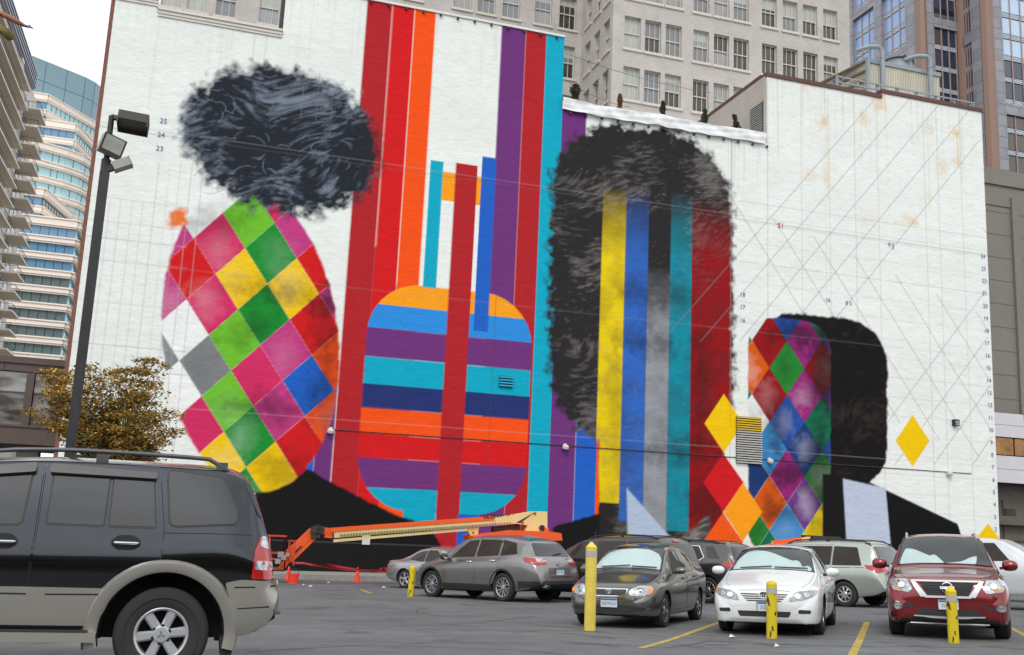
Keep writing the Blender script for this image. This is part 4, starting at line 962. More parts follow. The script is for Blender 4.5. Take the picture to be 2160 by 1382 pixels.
# ================================================================== VEHICLES
def pchip(pts):
    xs = [p[0] for p in pts]; ys = [p[1] for p in pts]; n = len(xs); h = [xs[i + 1] - xs[i] for i in range(n - 1)]; d = [(ys[i + 1] - ys[i]) / h[i] for i in range(n - 1)]; m = [0] * n
    m[0] = d[0]; m[-1] = d[-1]
    for i in range(1, n - 1): m[i] = 0 if d[i - 1] * d[i] <= 0 else 3 * (h[i - 1] + h[i]) / ((2 * h[i] + h[i - 1]) / d[i - 1] + (h[i] + 2 * h[i - 1]) / d[i])
    def f(x):
        if x <= xs[0]: return ys[0]
        if x >= xs[-1]: return ys[-1]
        i = 0
        while x > xs[i + 1]: i += 1
        t = (x - xs[i]) / h[i]
        return ys[i] * (1 + 2 * t) * (1 - t) ** 2 + h[i] * m[i] * t * (1 - t) ** 2 + ys[i + 1] * t * t * (3 - 2 * t) + h[i] * m[i + 1] * t * t * (t - 1)
    return f
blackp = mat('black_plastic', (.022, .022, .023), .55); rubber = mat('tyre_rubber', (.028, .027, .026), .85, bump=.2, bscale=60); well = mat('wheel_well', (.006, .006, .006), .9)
chrome = mat('chrome', (.75, .76, .78), .12, metal=1.0); alloy = mat('alloy', (.50, .51, .52), .28, metal=.85); gapm = mat('door_gap', (.012, .012, .012), .8)
lamp_c = mat('clear_lamp', (.44, .47, .50), .08, coat=1.0, var=.6, vscale=22, metal=.45); lamp_r = mat('red_lamp', (.42, .012, .012), .1, coat=1.0, var=.25, vscale=18); lamp_o = mat('amber_lamp', (.75, .25, .03), .12, coat=1.0); reflr = mat('lamp_reflector', (.75, .77, .8), .12, metal=.9)
tint = mat('tinted_glass', (.012, .014, .016), .03, spec=.7, coat=.35); tintb = mat('brown_reflection_glass', (.022, .014, .010), .03, spec=.4, coat=.0, var=.5, vscale=2.2)  # mottled brown base colour stands for brick buildings reflected in dark glass
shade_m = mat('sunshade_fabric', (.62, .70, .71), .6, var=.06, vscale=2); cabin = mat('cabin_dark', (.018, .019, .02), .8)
plate_w = mat('plate_white', (.62, .68, .74), .4); plate_b = mat('plate_blue', srgb(50, 110, 160), .4); plate_t = mat('plate_text', srgb(30, 40, 80), .5)
def clear_glass():
    m = bpy.data.materials.new('clear_glass'); m.use_nodes = True; N = m.node_tree.nodes; L = m.node_tree.links; N.clear()
    o = N.new('ShaderNodeOutputMaterial'); mx = N.new('ShaderNodeMixShader'); tr = N.new('ShaderNodeBsdfTransparent'); tr.inputs[0].default_value = (.93, .96, .95, 1); g = N.new('ShaderNodeBsdfGlossy'); g.inputs['Roughness'].default_value = .02; g.inputs[0].default_value = (.95, 1, 1, 1)
    fr = N.new('ShaderNodeFresnel'); fr.inputs[0].default_value = 1.6; L.new(fr.outputs[0], mx.inputs[0]); L.new(tr.outputs[0], mx.inputs[1]); L.new(g.outputs[0], mx.inputs[2]); L.new(mx.outputs[0], o.inputs[0]); return m
glassm = clear_glass()
def paintm(name, col, metal=.35, rough=.26): return mat(name, col, rough, metal=metal, coat=.9, var=.03, vscale=60)

def rpoly(poly, r=.05, k=4):
    n = len(poly); o = []
    for i in range(n):
        p = Vector(poly[i]); a = Vector(poly[i - 1]); b = Vector(poly[(i + 1) % n]); da = a - p; db = b - p; q = min(r, da.length * .45, db.length * .45)
        A = p + da.normalized() * q; B = p + db.normalized() * q
        for t in range(k + 1): t /= k; o.append(tuple(A * (1 - t) ** 2 + p * 2 * t * (1 - t) + B * t * t))
    return o
def clipax(poly, ax, lo, hi):
    for sgn, lim in ((1, lo), (-1, -hi)):
        o = []
        for i in range(len(poly)):
            p, q = poly[i - 1], poly[i]; a, b = sgn * p[ax] - lim, sgn * q[ax] - lim
            if (a >= 0) != (b >= 0):
                t = a / (a - b); o.append((p[0] + (q[0] - p[0]) * t, p[1] + (q[1] - p[1]) * t))
            if b >= 0: o.append(q)
        poly = o
        if len(poly) < 3: return []
    return poly

class Car:
    def __init__(s, spec, name, label, cat, pos, heading, group=None, sink=0.0):
        s.sp = spec; s.L = spec['L']; h = Vector((heading[0], heading[1], 0)).normalized()
        N_ = gn(pos[0]); fwd = (h - N_ * h.dot(N_)).normalized(); left = N_.cross(fwd)
        M = Matrix(((fwd.x, left.x, N_.x, pos[0]), (fwd.y, left.y, N_.y, pos[1]), (fwd.z, left.z, N_.z, zg(pos[1], pos[0]) + sink), (0, 0, 0, 1)))
        s.root = thing(name, label, cat, M=M, group=group); s.body()
    def X(s, d): return s.L / 2 - d
    def body(s):
        sp = s.sp; L = s.L; top, bot, belt, W, Wt = (pchip(sp[k]) for k in ('top', 'bot', 'belt', 'W', 'Wt')); s.top, s.W_, s.Wt_ = top, W, Wt
        S = [0, .008, .02, .04, .07, .11, .16, .22, .3, .38]; n = int((L - .76) / .07); S += [.38 + (L - .76) * i / n for i in range(1, n + 1)]; S += [L - v for v in (.3, .22, .16, .11, .07, .04, .02, .008, 0)]
        rings = []; crown = sp.get('crown', .03); shoulder = sp.get('shoulder', .035); tuck = sp.get('tuck', .09)
        for d in S:
            zt, zb, w_, wt = top(d), bot(d), W(d), Wt(d); zs = min(belt(d), zt - .03); hgt = zs - zb; gh = max(zt - zs, .03); k = min(1, gh / .25)
            wt = min(wt, w_ - .02)
            P = [(0, zb), (w_ * .6, zb), (w_ - tuck - .03, zb), (w_ - tuck * .55, zb + .05 * min(1, hgt)), (w_ - tuck * .2, zb + hgt * .28), (w_, zb + hgt * .62), (w_ - shoulder * .35, zs - hgt * .12), (w_ - shoulder - .01, zs)]
            x1 = w_ - shoulder - .012; e = min(.10, gh * .35)
            P += [(x1 + (wt + e * .25 - x1) * .5 + .012 * k, zs + (zt - e - zs) * .5), (wt + e * .30, zt - e), (wt, zt - e * .35), (wt - min(.10, wt * .3), zt), (wt * .5, zt + crown * .75 * k + crown * .3), (0, zt + crown * k + crown * .4)]
            # catmull resample
            R = []; cnt = [2, 2, 2, 3, 3, 3, 2, 4, 4, 3, 3, 4, 4]
            for i in range(len(P) - 1):
                p0, p1, p2, p3 = (Vector(P[max(i - 1, 0)]), Vector(P[i]), Vector(P[i + 1]), Vector(P[min(i + 2, len(P) - 1)]))
                if i == 7: p0 = p1 + (p1 - p2) * .6
                if i == 6: p3 = p2 + (p2 - p1) * .6
                for j in range(cnt[i]):
                    t = j / cnt[i]; q = .5 * ((2 * p1) + (p2 - p0) * t + (2 * p0 - 5 * p1 + 4 * p2 - p3) * t * t + (3 * p1 - p0 - 3 * p2 + p3) * t ** 3)
                    R.append((max(0, q.x) if i else q.x, q.y if i > 1 else P[0][1]))
            R.append(P[-1]); rings.append(R)
        m = len(rings[0]); vs_ = []; fs = []
        full = 2 * m - 2
        for d, R in zip(S, rings):
            x = s.X(d); vs_ += [(x, p[0], p[1]) for p in R] + [(x, -p[0], p[1]) for p in R[-2:0:-1]]
        for i in range(len(S) - 1):
            for j in range(full): a = i * full + j; b = i * full + (j + 1) % full; fs.append((a, b, b + full, a + full))
        fs.append(tuple(range(full - 1, -1, -1))); fs.append(tuple((len(S) - 1) * full + j for j in range(full)))
        me = bpy.data.meshes.new('body'); me.from_pydata(vs_, [], fs)
        b = bmesh.new(); b.from_mesh(me); bmesh.ops.recalc_face_normals(b, faces=b.faces); b.to_mesh(me)
        s.bvh = BVHTree.FromBMesh(b); b.free()
        o = link('body', me, s.root); me.materials.append(sp['paint']); me.materials.append(well)
        # wheel arches
        cyl = MB(); R_ = sp['R'] + sp.get('gap', .045)
        s.ax = [L / 2 - sp['fo'], L / 2 - sp['fo'] - sp['wb']]; zc = sp['R'] - sp.get('squash', .012) + sp.get('lift', .0); s.zc = zc
        for x in s.ax:
            for sy in (1, -1):
                w_ = W(L / 2 - x); prof = [(0, -.20), (R_, -.20), (R_, .30), (0, .30)]
                cyl.lathe([(1e-4, w_ - .30), (R_ * .96, w_ - .30), (R_, w_ - .05), (R_, w_ + .2), (1e-4, w_ + .2)], 40, M=Matrix.Translation((x, 0, zc)) @ Matrix.Rotation(radians(-90 * sy), 4, 'X'))
        cm = cyl.mesh('cutter', well); bb_ = bmesh.new(); bb_.from_mesh(cm); bmesh.ops.remove_doubles(bb_, verts=bb_.verts, dist=1e-3); bmesh.ops.recalc_face_normals(bb_, faces=bb_.faces); bb_.to_mesh(cm); bb_.free()
        co_ = link('cutter', cm, s.root); md = o.modifiers.new('arch', 'BOOLEAN'); md.operation = 'DIFFERENCE'; md.object = co_; md.solver = 'EXACT'
        dg = bpy.context.evaluated_depsgraph_get(); dg.update(); nm = bpy.data.meshes.new_from_object(o.evaluated_get(dg)); o.modifiers.clear(); bpy.data.objects.remove(co_)
        o.data = nm; nm.name = 'body'
        while len(nm.materials) > 2: nm.materials.pop(index=len(nm.materials) - 1)
        while len(nm.materials) < 2: nm.materials.append(well)
        nm.materials[0] = sp['paint']; nm.materials[1] = well
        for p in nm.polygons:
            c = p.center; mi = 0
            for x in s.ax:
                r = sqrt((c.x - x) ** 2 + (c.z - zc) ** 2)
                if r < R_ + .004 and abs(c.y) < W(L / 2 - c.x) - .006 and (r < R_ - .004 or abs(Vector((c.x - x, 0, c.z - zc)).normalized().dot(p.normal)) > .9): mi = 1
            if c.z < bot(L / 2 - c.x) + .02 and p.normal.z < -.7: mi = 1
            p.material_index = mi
        nm.polygons.foreach_set('use_smooth', [True] * len(nm.polygons)); nm.set_sharp_from_angle(angle=radians(38)); s.bodyo = o
    def hit(s, view, a, b, side=1):
        L = s.L
        if view == 'S': o, d = Vector((s.X(a), side * 3, b)), Vector((0, -side, 0))
        elif view == 'F': o, d = Vector((L / 2 + 2, a, b)), Vector((-1, 0, 0))
        elif view == 'R': o, d = Vector((-L / 2 - 2, a, b)), Vector((1, 0, 0))
        else: o, d = Vector((s.X(a), b, 4)), Vector((0, 0, -1))
        h, n, i, ds = s.bvh.ray_cast(o, d)
        if h is None:
            h, n, i, ds = s.bvh.find_nearest(o + d * (2.2 if view in 'FR' else 2.2))
            if view == 'T': h, n, i, ds = s.bvh.find_nearest(Vector((s.X(a), b, 1.2)))
        return h, n, d
    def patch(s, view, poly, m, name='panel', off=.006, thick=.014, cell=.09, both=True, parent=None, smooth=50):
        sides = (1, -1) if (view == 'S' and both) else (1,)
        polys = [poly]
        if view in 'FR' and both: polys.append([(-a, b) for a, b in poly])
        if view == 'T' and both == 2: polys.append([(a, -b) for a, b in poly])
        outl = []
        for sd in (sides if view == 'S' else (1,)):
            for pl in polys:
                a0, a1 = min(p[0] for p in pl), max(p[0] for p in pl); b0, b1 = min(p[1] for p in pl), max(p[1] for p in pl)
                na, nb = max(1, int(math.ceil((a1 - a0) / cell))), max(1, int(math.ceil((b1 - b0) / cell))); key = {}; vs2 = []; fs = []
                for i in range(na):
                    st_ = clipax(pl, 0, a0 + (a1 - a0) * i / na, a0 + (a1 - a0) * (i + 1) / na)
                    if not st_: continue
                    for j in range(nb):
                        c = clipax(st_, 1, b0 + (b1 - b0) * j / nb, b0 + (b1 - b0) * (j + 1) / nb)
                        f = []
                        for p in c:
                            k = (round(p[0] / 2e-3), round(p[1] / 2e-3))
                            if k not in key: key[k] = len(vs2); vs2.append(p)
                            if not f or f[-1] != key[k]: f.append(key[k])
                        if len(f) > 2 and f[0] == f[-1]: f.pop()
                        if len(set(f)) == len(f) and len(f) >= 3: fs.append(f)
                V = []; Nn = []; dirv = None
                for a, b in vs2:
                    h, n, d = s.hit(view, a, b, sd); dirv = d; V.append(h + n * off); Nn.append(n)
                F = []; ec = {}
                for f in fs:
                    n = (V[f[1]] - V[f[0]]).cross(V[f[2]] - V[f[0]])
                    if len(f) > 3: n = n + (V[f[2]] - V[f[0]]).cross(V[f[3]] - V[f[0]])
                    if n.dot(dirv) > 0: f = f[::-1]
                    F.append(tuple(f))
                    for p, q in zip(f, f[1:] + f[:1]): ec[(p, q)] = 1
                nv = len(V); V += [v - n * thick for v, n in zip(V[:nv], Nn)]
                for (p, q) in list(ec):
                    if (q, p) not in ec: F.append((q, p, p + nv, q + nv))
                mb = MB(); mb.add(V, F); outl.append(mb.build(name, m, parent or s.root, smooth=smooth))
        return outl
    def line(s, view, pts, w_, m, name='trim', off=.008, thick=.014, both=True, parent=None, cell=.12, h=None):
        """a strip that follows the body along a path in the view plane"""
        outl = []
        var = [(1, 1), (-1, 1)] if (view == 'S' and both) else ([(1, 1), (1, -1)] if both and view in 'FRT' else [(1, 1)])
        P0 = [Vector(p) for p in pts]; P = []
        for a, b in zip(P0, P0[1:]):
            k = max(1, int((b - a).length / cell)); P += [a.lerp(b, i / k) for i in range(k)]
        P.append(P0[-1])
        for sd, my in var:
            V = []; F = []
            for i, p in enumerate(P):
                d = (P[min(i + 1, len(P) - 1)] - P[max(0, i - 1)]).normalized(); q = Vector((-d.y, d.x)) * w_ / 2
                for e in (-1, 1):
                    c = p + q * e; a, b = c.x, c.y
                    if my == -1:
                        if view in 'FR': a = -a
                        else: b = -b
                    hh, n, dd = s.hit(view, a, b, sd); V += [hh + n * off, hh - n * thick]
            for i in range(len(P) - 1):
                o = i * 4; F += [(o, o + 2, o + 6, o + 4), (o, o + 4, o + 5, o + 1), (o + 2, o + 3, o + 7, o + 6)]
            F += [(0, 1, 3, 2), (len(P) * 4 - 4, len(P) * 4 - 2, len(P) * 4 - 1, len(P) * 4 - 3)]
            mb = MB(); mb.add(V, F); outl.append(mb.build(name, m, parent or s.root, smooth=50, recalc=True))
        return outl
    def door(s, poly, name='door'):
        s.patch('S', poly, gapm, 'door_gap', off=.0015, thick=.01, cell=.16)
        c = Vector((sum(p[0] for p in poly) / len(poly), sum(p[1] for p in poly) / len(poly)))
        g = s.sp.get('seam', .006); q = []
        n = len(poly)
        for i in range(n):                        # inset by g
            p = Vector(poly[i]); a = (p - Vector(poly[i - 1])).normalized(); b = (Vector(poly[(i + 1) % n]) - p).normalized(); na = Vector((-a.y, a.x)); nb = Vector((-b.y, b.x)); t = (na + nb)
            t = t / max(.5, t.dot(na)) if t.length > 1e-5 else na
            if t.dot(c - p) < 0: t = -t
            q.append(tuple(p + t * g))
        return s.patch('S', q, s.sp['paint'], name, off=.004, thick=.004, cell=.10)
    def wheels(s, style='spoke', n=7, rim=.22, width=.20, cap=None, spm=None, inset=.03):
        R = s.sp['R']; key = (R, rim, style, n); spm = spm or alloy
        ty = MB(); w2 = width / 2; sq = .012
        ty.lathe([(rim - .012, -w2 * .8), (rim + .01, -w2 * .92), ((rim + R) / 2, -w2 * 1.04), (R - .03, -w2 * .97), (R - .006, -w2 * .72), (R, -w2 * .4), (R, w2 * .4), (R - .006, w2 * .72), (R - .03, w2 * .97), ((rim + R) / 2, w2 * 1.04), (rim + .01, w2 * .92), (rim - .012, w2 * .8), (rim - .012, -w2 * .8)], 40)
        for k in range(3):                        # tread grooves and sidewall ring
            yy = (-.45 + .45 * k) * w2; ty.lathe([(R + .001, yy - .004), (R + .0015, yy), (R + .001, yy + .004)], 40, 1)
        ty.lathe([((rim + R) / 2 - .012, w2 * 1.045), ((rim + R) / 2, w2 * 1.09), ((rim + R) / 2 + .006, w2 * 1.045)], 40)
        tym = ty.mesh('tyre', [rubber, well], 40)
        r_ = MB(); r_.lathe([(rim, w2 * .86), (rim - .008, w2 * .9), (rim - .022, w2 * .82), (rim - .03, w2 * .35), (rim - .035, -w2 * .8)], 36); r_.lathe([(rim - .034, -w2 * .1), (.001, -w2 * .1)], 36, 1)
        f0, f1 = w2 * .62, w2 * .74
        if style in ('spoke', 'double', 'y'):
            for k in range(n):
                M = Matrix.Rotation(2 * pi * k / n, 4, 'Z')
                offs = (0,) if style == 'spoke' else (-.032, .032)
                for o in offs:
                    wo = (.045 if style == 'spoke' else .019) * s.sp.get('spokew', 1.0); wi = wo * .85; ro = rim - .012; o2 = o * (1.5 if style == 'double' else 2.2)
                    pr = [(.045, o * .6 - wi), (ro, o2 - wo), (ro, o2 + wo), (.045, o * .6 + wi)]
                    vs_ = [M @ Vector((x, y, z)) for z, P_ in ((f0 - .03, pr), (f0, pr)) for x, y in P_]
                    cr = [M @ Vector((x, y * 1.0, z)) for (x, y), z in zip([(.05, o * .6 - wi * .6), (ro - .01, o2 - wo * .6), (ro - .01, o2 + wo * .6), (.05, o * .6 + wi * .6)], (f1, f1 + .006, f1 + .006, f1))]
                    r_.add(vs_ + cr, [(0, 4, 5, 1), (1, 5, 6, 2), (2, 6, 7, 3), (3, 7, 4, 0), (4, 8, 9, 5), (5, 9, 10, 6), (6, 10, 11, 7), (7, 11, 8, 4), (8, 11, 10, 9)])
        else:                                     # wheel cover
            r_.lathe([(rim - .006, f1 - .01), (rim * .75, f1 + .008), (rim * .35, f1 + .0), (.001, f1 - .004)], 36)
        r_.lathe([(.075, f0 - .03), (.075, f1), (.06, f1 + .012), (.001, f1 + .014)], 20)
        rm = r_.mesh('rim', [spm, well], 35)
        sm_ = None
        if style not in ('spoke', 'double', 'y'):
            sm = MB()
            for k in range(n):
                M = Matrix.Rotation(2 * pi * (k + .5) / n, 4, 'Z'); sm.prism([(rim * .42, -.016), (rim * .86, -.045), (rim * .90, 0), (rim * .86, .045), (rim * .42, .016)], f1 - .01, f1 + .0095, M=M)
            sm_ = sm.mesh('slot', well)
        nm_ = MB()
        for k in range(5 if n != 6 else 6):
            a = 2 * pi * k / (5 if n != 6 else 6) + .3; nm_.lathe([(.016, f1 - .01), (.016, f1 + .006), (.001, f1 + .008)], 8, M=Matrix.Translation((.056 * (1.0 if rim < .22 else 1.25) * cos(a), .056 * (1.0 if rim < .22 else 1.25) * sin(a), 0)))
        nutm = nm_.mesh('nut', well if style != 'cover' else alloy)
        for x in s.ax:
            for sy in (1, -1):
                y = sy * (s.W_(s.L / 2 - x) - inset - w2); e = link('wheel', None, s.root, Matrix.Translation((x, y, s.zc)) @ Matrix.Rotation(radians(-90 * sy), 4, 'X') @ Matrix.Rotation(random.uniform(0, 1.2) if not cap else .13, 4, 'Z'))
                link('tyre', tym, e); link('rim', rm, e); link('wheel_nut', nutm, e)
                if sm_: link('slot', sm_, e)
                if cap: cap(e, f1 + .015)
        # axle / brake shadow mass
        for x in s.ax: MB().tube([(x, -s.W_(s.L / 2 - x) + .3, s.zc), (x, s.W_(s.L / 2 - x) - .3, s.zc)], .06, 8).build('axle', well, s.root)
    def mirror(s, d, z, out, m, size=(.10, .11, .075), y0=None):
        for sd in (1, -1):
            yb = sd * (s.W_(d) - .06); M = Matrix.Translation((s.X(d), sd * (s.W_(d) + out - size[1]), z)) @ Matrix.Diagonal((size[0], size[1], size[2], 1))
            prof = [(0, -1), (.5, -.93), (.85, -.62), (1, -.15), (1, .25), (.88, .7), (.55, .95), (0, 1)]
            o = MB().lathe(prof, 16, M=M @ Matrix.Rotation(radians(90), 4, 'X')).build('mirror', m, s.root, 60)
            MB().beam((s.X(d) , yb, z - .05), (s.X(d), sd * (s.W_(d) + out - size[1] * 1.2), z - .03), .05, .045).build('mirror_arm', blackp, o)
            MB().lathe([(0, 0), (.085 * size[1] / .11, 0), (.085 * size[1] / .11, .004), (0, .005)], 16, M=Matrix.Translation((s.X(d) - size[0] * .93, sd * (s.W_(d) + out - size[1]), z)) @ Matrix.Diagonal((1, 1, .7, 1)) @ Matrix.Rotation(radians(-90), 4, 'Y')).build('mirror_glass', chrome, o)
    def handle(s, d, z, m, w_=.16, cup=False):
        for sd in (1, -1):
            h, n, dd = s.hit('S', d, z, sd); x = s.X(d)
            if cup: s.patch('S', rpoly([(d - .12, z - .02), (d - .06, z - .06), (d + .06, z - .06), (d + .12, z - .02), (d + .12, z + .02), (d + .06, z + .065), (d - .06, z + .065), (d - .12, z + .02)], .02), gapm, 'handle_cup', off=.009, both=False) if sd == 1 else None
            mb = MB(); y = h.y + sd * .045
            mb.tube([(x - w_ / 2, h.y, z), (x - w_ / 2 + .012, y, z), (x + w_ / 2 - .012, y, z), (x + w_ / 2, h.y, z)], .014, 8); mb.build('handle', m, s.root, 50)
    def plate(s, view, z, txt, y=0.0, w_=.305, h=.152, d=.025, show=None):
        hh, n, dd = s.hit(view, y, z); sx = 1 if view == 'F' else -1; x = hh.x + sx * d
        o = MB().box(min(x, x - .006 * sx), max(x, x - .006 * sx), y - w_ / 2, y + w_ / 2, z - h / 2, z + h / 2).build('number_plate', plate_w, s.root)
        MB().box(min(x + .0005 * sx, x + .0025 * sx), max(x + .0005 * sx, x + .0025 * sx), y - w_ / 2 + .006, y + w_ / 2 - .006, z + h / 2 - .034, z + h / 2 - .006).build('plate_band', plate_b, o)
        MB().box(min(x - .003 * sx, x - .02 * sx), max(x - .003 * sx, x - .02 * sx), y - w_ / 2 - .01, y + w_ / 2 + .01, z - h / 2 - .01, z + h / 2 + .01).build('plate_frame', blackp, o)
        if txt:
            t = text_mesh(txt, .080, plate_t, .0012, -.001, .85); R = Matrix.Rotation(radians(90 * sx), 4, 'Z') @ Matrix.Rotation(radians(90), 4, 'X')
            link('plate_lettering', t, o, Matrix.Translation((x + .002 * sx, y, z - .014)) @ R)
        return o
    def badge(s, view, y, z, loops, r=.008, m=None, d=.01, name='emblem'):
        hh, n, dd = s.hit(view, y, z); sx = 1 if view == 'F' else -1; x = hh.x + sx * d; mb = MB()
        for pts in loops: mb.tube([(x - sx * 0, y + sx * p[0], z + p[1]) for p in pts], r, 6, caps=False)
        return mb.build(name, m or chrome, s.root, 60)
    def wiper(s, view, pts):
        mb = MB(); P_ = []
        for a, b in pts:
            h, n, d = s.hit(view, a, b); P_.append(h + n * .035)
        mb.tube(P_, .011, 6); mb.build('wiper', blackp, s.root)
    def rails(s, d0, d1, y, hgt, m, r=.018, taper=.25):
        for sd in (1, -1):
            P_ = []
            for i in range(13):
                t = i / 12; d = d0 + (d1 - d0) * t; h, n, dd = s.hit('T', d, sd * y); k = min(1, t / .08, (1 - t) / .10); P_.append(Vector((h.x, h.y, h.z + hgt * sin(k * pi / 2))))
            mb = MB(); mb.tube(P_, r, 8)
            for t in (.03, .5, .97):
                d = d0 + (d1 - d0) * t; h, n, dd = s.hit('T', d, sd * y); mb.beam((h.x - .05, h.y, h.z + hgt * .35), (h.x + .05, h.y, h.z + hgt * .35), .035, hgt * .8)
            mb.build('roof_rail', m, s.root, 50)
def oval(rx, rz, n=20, cx=0, cz=0): return [(cx + rx * cos(2 * pi * i / n), cz + rz * sin(2 * pi * i / n)) for i in range(n + 1)]
def lights(car, view, poly, m=lamp_c, name='headlight', off=.012, lamps=(), housing=blackp):
    """lens patch with a darker rim; round reflector bowls stand a little proud"""
    o = car.patch(view, poly, m, name, off=off, thick=.03, cell=.07)
    sgn = [1, -1]
    for ob, sg in zip(o, sgn):
        for (y, z, r, mm_) in lamps:
            h, n, d = car.hit(view, y * sg, z); R = frame(h + n * (off + .001), n.orthogonal(), n.cross(n.orthogonal()), n)
            MB().lathe([(r, 0), (r * .97, .006), (r * .8, .004), (r * .55, .001), (r * .3, .007), (.001, .008)], 18, M=R).build('reflector', mm_, ob, 60)
    return o
# ------------------------------------------------------------------ specifications (distances from the front bumper, heights)
p_black = paintm('black_metallic', (.034, .038, .046), 1.0, .16); p_silv = paintm('silver_cladding', (.40, .38, .335), .55, .34)
# 1. near SUV --------------------------------------------------------
SUV = dict(L=4.62, R=.388, lift=.054, fo=.90, wb=2.78, paint=p_black, gap=.122, crown=.035, shoulder=.02, tuck=.12, squash=.01, seam=.006,
    top=[(0, .62), (.03, .80), (.12, .92), (.3, 1.02), (1.1, 1.12), (1.3, 1.18), (1.9, 1.72), (2.2, 1.84), (3.0, 1.88), (4.0, 1.87), (4.18, 1.845), (4.30, 1.77), (4.44, 1.48), (4.51, 1.28), (4.555, 1.05), (4.58, .88), (4.62, .62)],
    bot=[(0, .42), (.2, .36), (1, .40), (3.9, .38), (4.2, .40), (4.45, .45), (4.62, .56)], belt=[(0, .6), (.3, .95), (1.3, 1.10), (2, 1.16), (3.5, 1.20), (4.1, 1.24), (4.45, 1.14), (4.62, .72)],
    W=[(0, .70), (.08, .80), (.3, .89), (.8, .935), (4.1, .935), (4.4, .91), (4.54, .87), (4.62, .80)], Wt=[(0, .62), (.3, .78), (1.2, .82), (1.8, .73), (2.4, .71), (4.0, .70), (4.25, .69), (4.4, .73), (4.62, .74)])
xr_, yr_ = -.06, 9.42
s = Car(SUV, 'suv', 'near black and silver sport utility vehicle filling the lower left corner', 'suv', (xr_ - (.90 + 2.78 - 4.62 / 2), yr_ + .93), (-1, 0), sink=-.056)
# map: rear axle sits at d = 3.68
def sd_(X): return 3.68 + (X - xr_)          # distance from front for a point read in the side plane
# cladding
clad = p_silv
s.patch('S', [(1.42, .50), (3.12, .50), (3.20, .60), (3.28, .80), (2.55, .80), (1.40, .79)], clad, 'cladding', off=.028, thick=.05, cell=.12)
s.patch('S', rpoly([(4.16, .87), (4.24, .64), (4.20, .43), (4.40, .47), (4.53, .53), (4.585, .64), (4.585, .885), (4.3, .90)], .03), clad, 'rear_bumper', off=.045, thick=.09, cell=.08)
s.patch('R', rpoly([(-.80, .60), (.80, .60), (.80, .89), (-.80, .89)], .04), clad, 'rear_bumper', off=.05, thick=.09, both=False)
s.patch('S', rpoly([(.02, .45), (.45, .45), (.5, .8), (.2, .86), (.02, .8)], .04), clad, 'front_bumper', off=.03, thick=.06)
s.line('S', [(4.24, .835), (4.56, .845)], .012, gapm, 'groove', off=.047)
s.line('S', [(4.28, .66), (4.54, .68)], .010, gapm, 'groove', off=.047)
s.line('S', [(1.45, .745), (2.6, .745)], .012, gapm, 'groove', off=.030); s.line('S', [(2.74, .745), (3.18, .752)], .012, gapm, 'groove', off=.030)
# arch flares: thick rings over the wheel openings
for d in (.90, 3.68):
    mbs = []
    for sd in (1, -1):
        V = []; F = []; n = 30
        for i in range(n + 1):
            a = radians(-12 + (204) * i / n); cx = s.X(d); ca, sa = cos(a), sin(a)
            wob = .015 * abs(ca)
            for r, oy in ((.508, -.10), (.514, .035), (.54, .052), (.592 + wob, .050), (.612 + wob, .020), (.62 + wob, -.03)):
                dd = d - r * ca; z = s.zc + r * sa; h, nn, _ = s.hit('S', dd, max(z, .47), sd); V.append((cx + r * ca, sd * (abs(h.y) + oy), z))
        for i in range(n):
            for j in range(5): a = i * 6 + j; F.append((a, a + 1, a + 7, a + 6))
        MB().add(V, F).build('wheel_arch', clad, s.root, smooth=40, recalc=True)
# running board
for sd in (1, -1):
    b_ = MB(); b_.box(s.X(3.17), s.X(1.42), sd * .80 if sd > 0 else -1.03, 1.03 if sd > 0 else -.80, .37, .445); b_.build('running_board', clad, s.root)
    b_ = MB(); b_.box(s.X(3.1), s.X(1.45), *( (.84, 1.0) if sd > 0 else (-1.0, -.84)), .447, .462); b_.build('step_pad', blackp, s.root)
    MB().prism([(s.X(4.30), .42), (s.X(4.16), .42), (s.X(4.18), .26), (s.X(4.27), .26)], -.86 * 1, -.62 * 1 if True else 0, M=Matrix.Rotation(radians(90), 4, 'X') @ Matrix.Diagonal((1, 1, -sd, 1))).build('mudflap', blackp, s.root, recalc=True)
# doors: outlines from the photograph's side view
s.door([(2.60, .81), (3.12, .82), (3.28, .86), (3.40, .95), (3.62, .98), (3.62, 1.30), (3.53, 1.85), (2.60, 1.83), (2.61, 1.25)])
s.door([(1.35, .81), (2.59, .81), (2.60, 1.25), (2.59, 1.83), (2.2, 1.79), (1.9, 1.64), (1.45, 1.22)])
def win(poly, gm_=tint, r=.035, rim=.022, name='window'):
    c = Vector((sum(p[0] for p in poly) / len(poly), sum(p[1] for p in poly) / len(poly)))
    fr_ = s.patch('S', rpoly([tuple(Vector(p) + (Vector(p) - c).normalized() * rim) for p in poly], r + .02), blackp, 'window_frame', off=.007, thick=.01)
    for o in fr_: pass
    return s.patch('S', rpoly(poly, r), gm_, name, off=.0095, thick=.006)
win([(2.68, 1.315), (3.12, 1.315), (3.12, 1.76), (2.68, 1.77)], r=.012); win([(3.17, 1.315), (3.54, 1.318), (3.48, 1.755), (3.16, 1.76)], r=.012)
win([(3.665, 1.33), (4.22, 1.375), (4.22, 1.48), (4.08, 1.77), (3.60, 1.815)], r=.06)
win([(1.72, 1.27), (2.48, 1.30), (2.50, 1.76), (2.25, 1.73), (1.98, 1.58)])
s.patch('S', [(4.25, 1.77), (4.30, 1.74), (4.43, 1.44), (4.40, 1.46)], tint, 'rear_corner_glass', off=.006)
s.patch('T', [(1.38, -.62), (1.86, -.58), (1.86, .58), (1.38, .62)], tint, 'windscreen', off=.008, both=False)
s.patch('R', rpoly([(-.58, 1.30), (.58, 1.30), (.54, 1.70), (-.54, 1.70)], .07), tint, 'rear_window', off=.008, both=False)
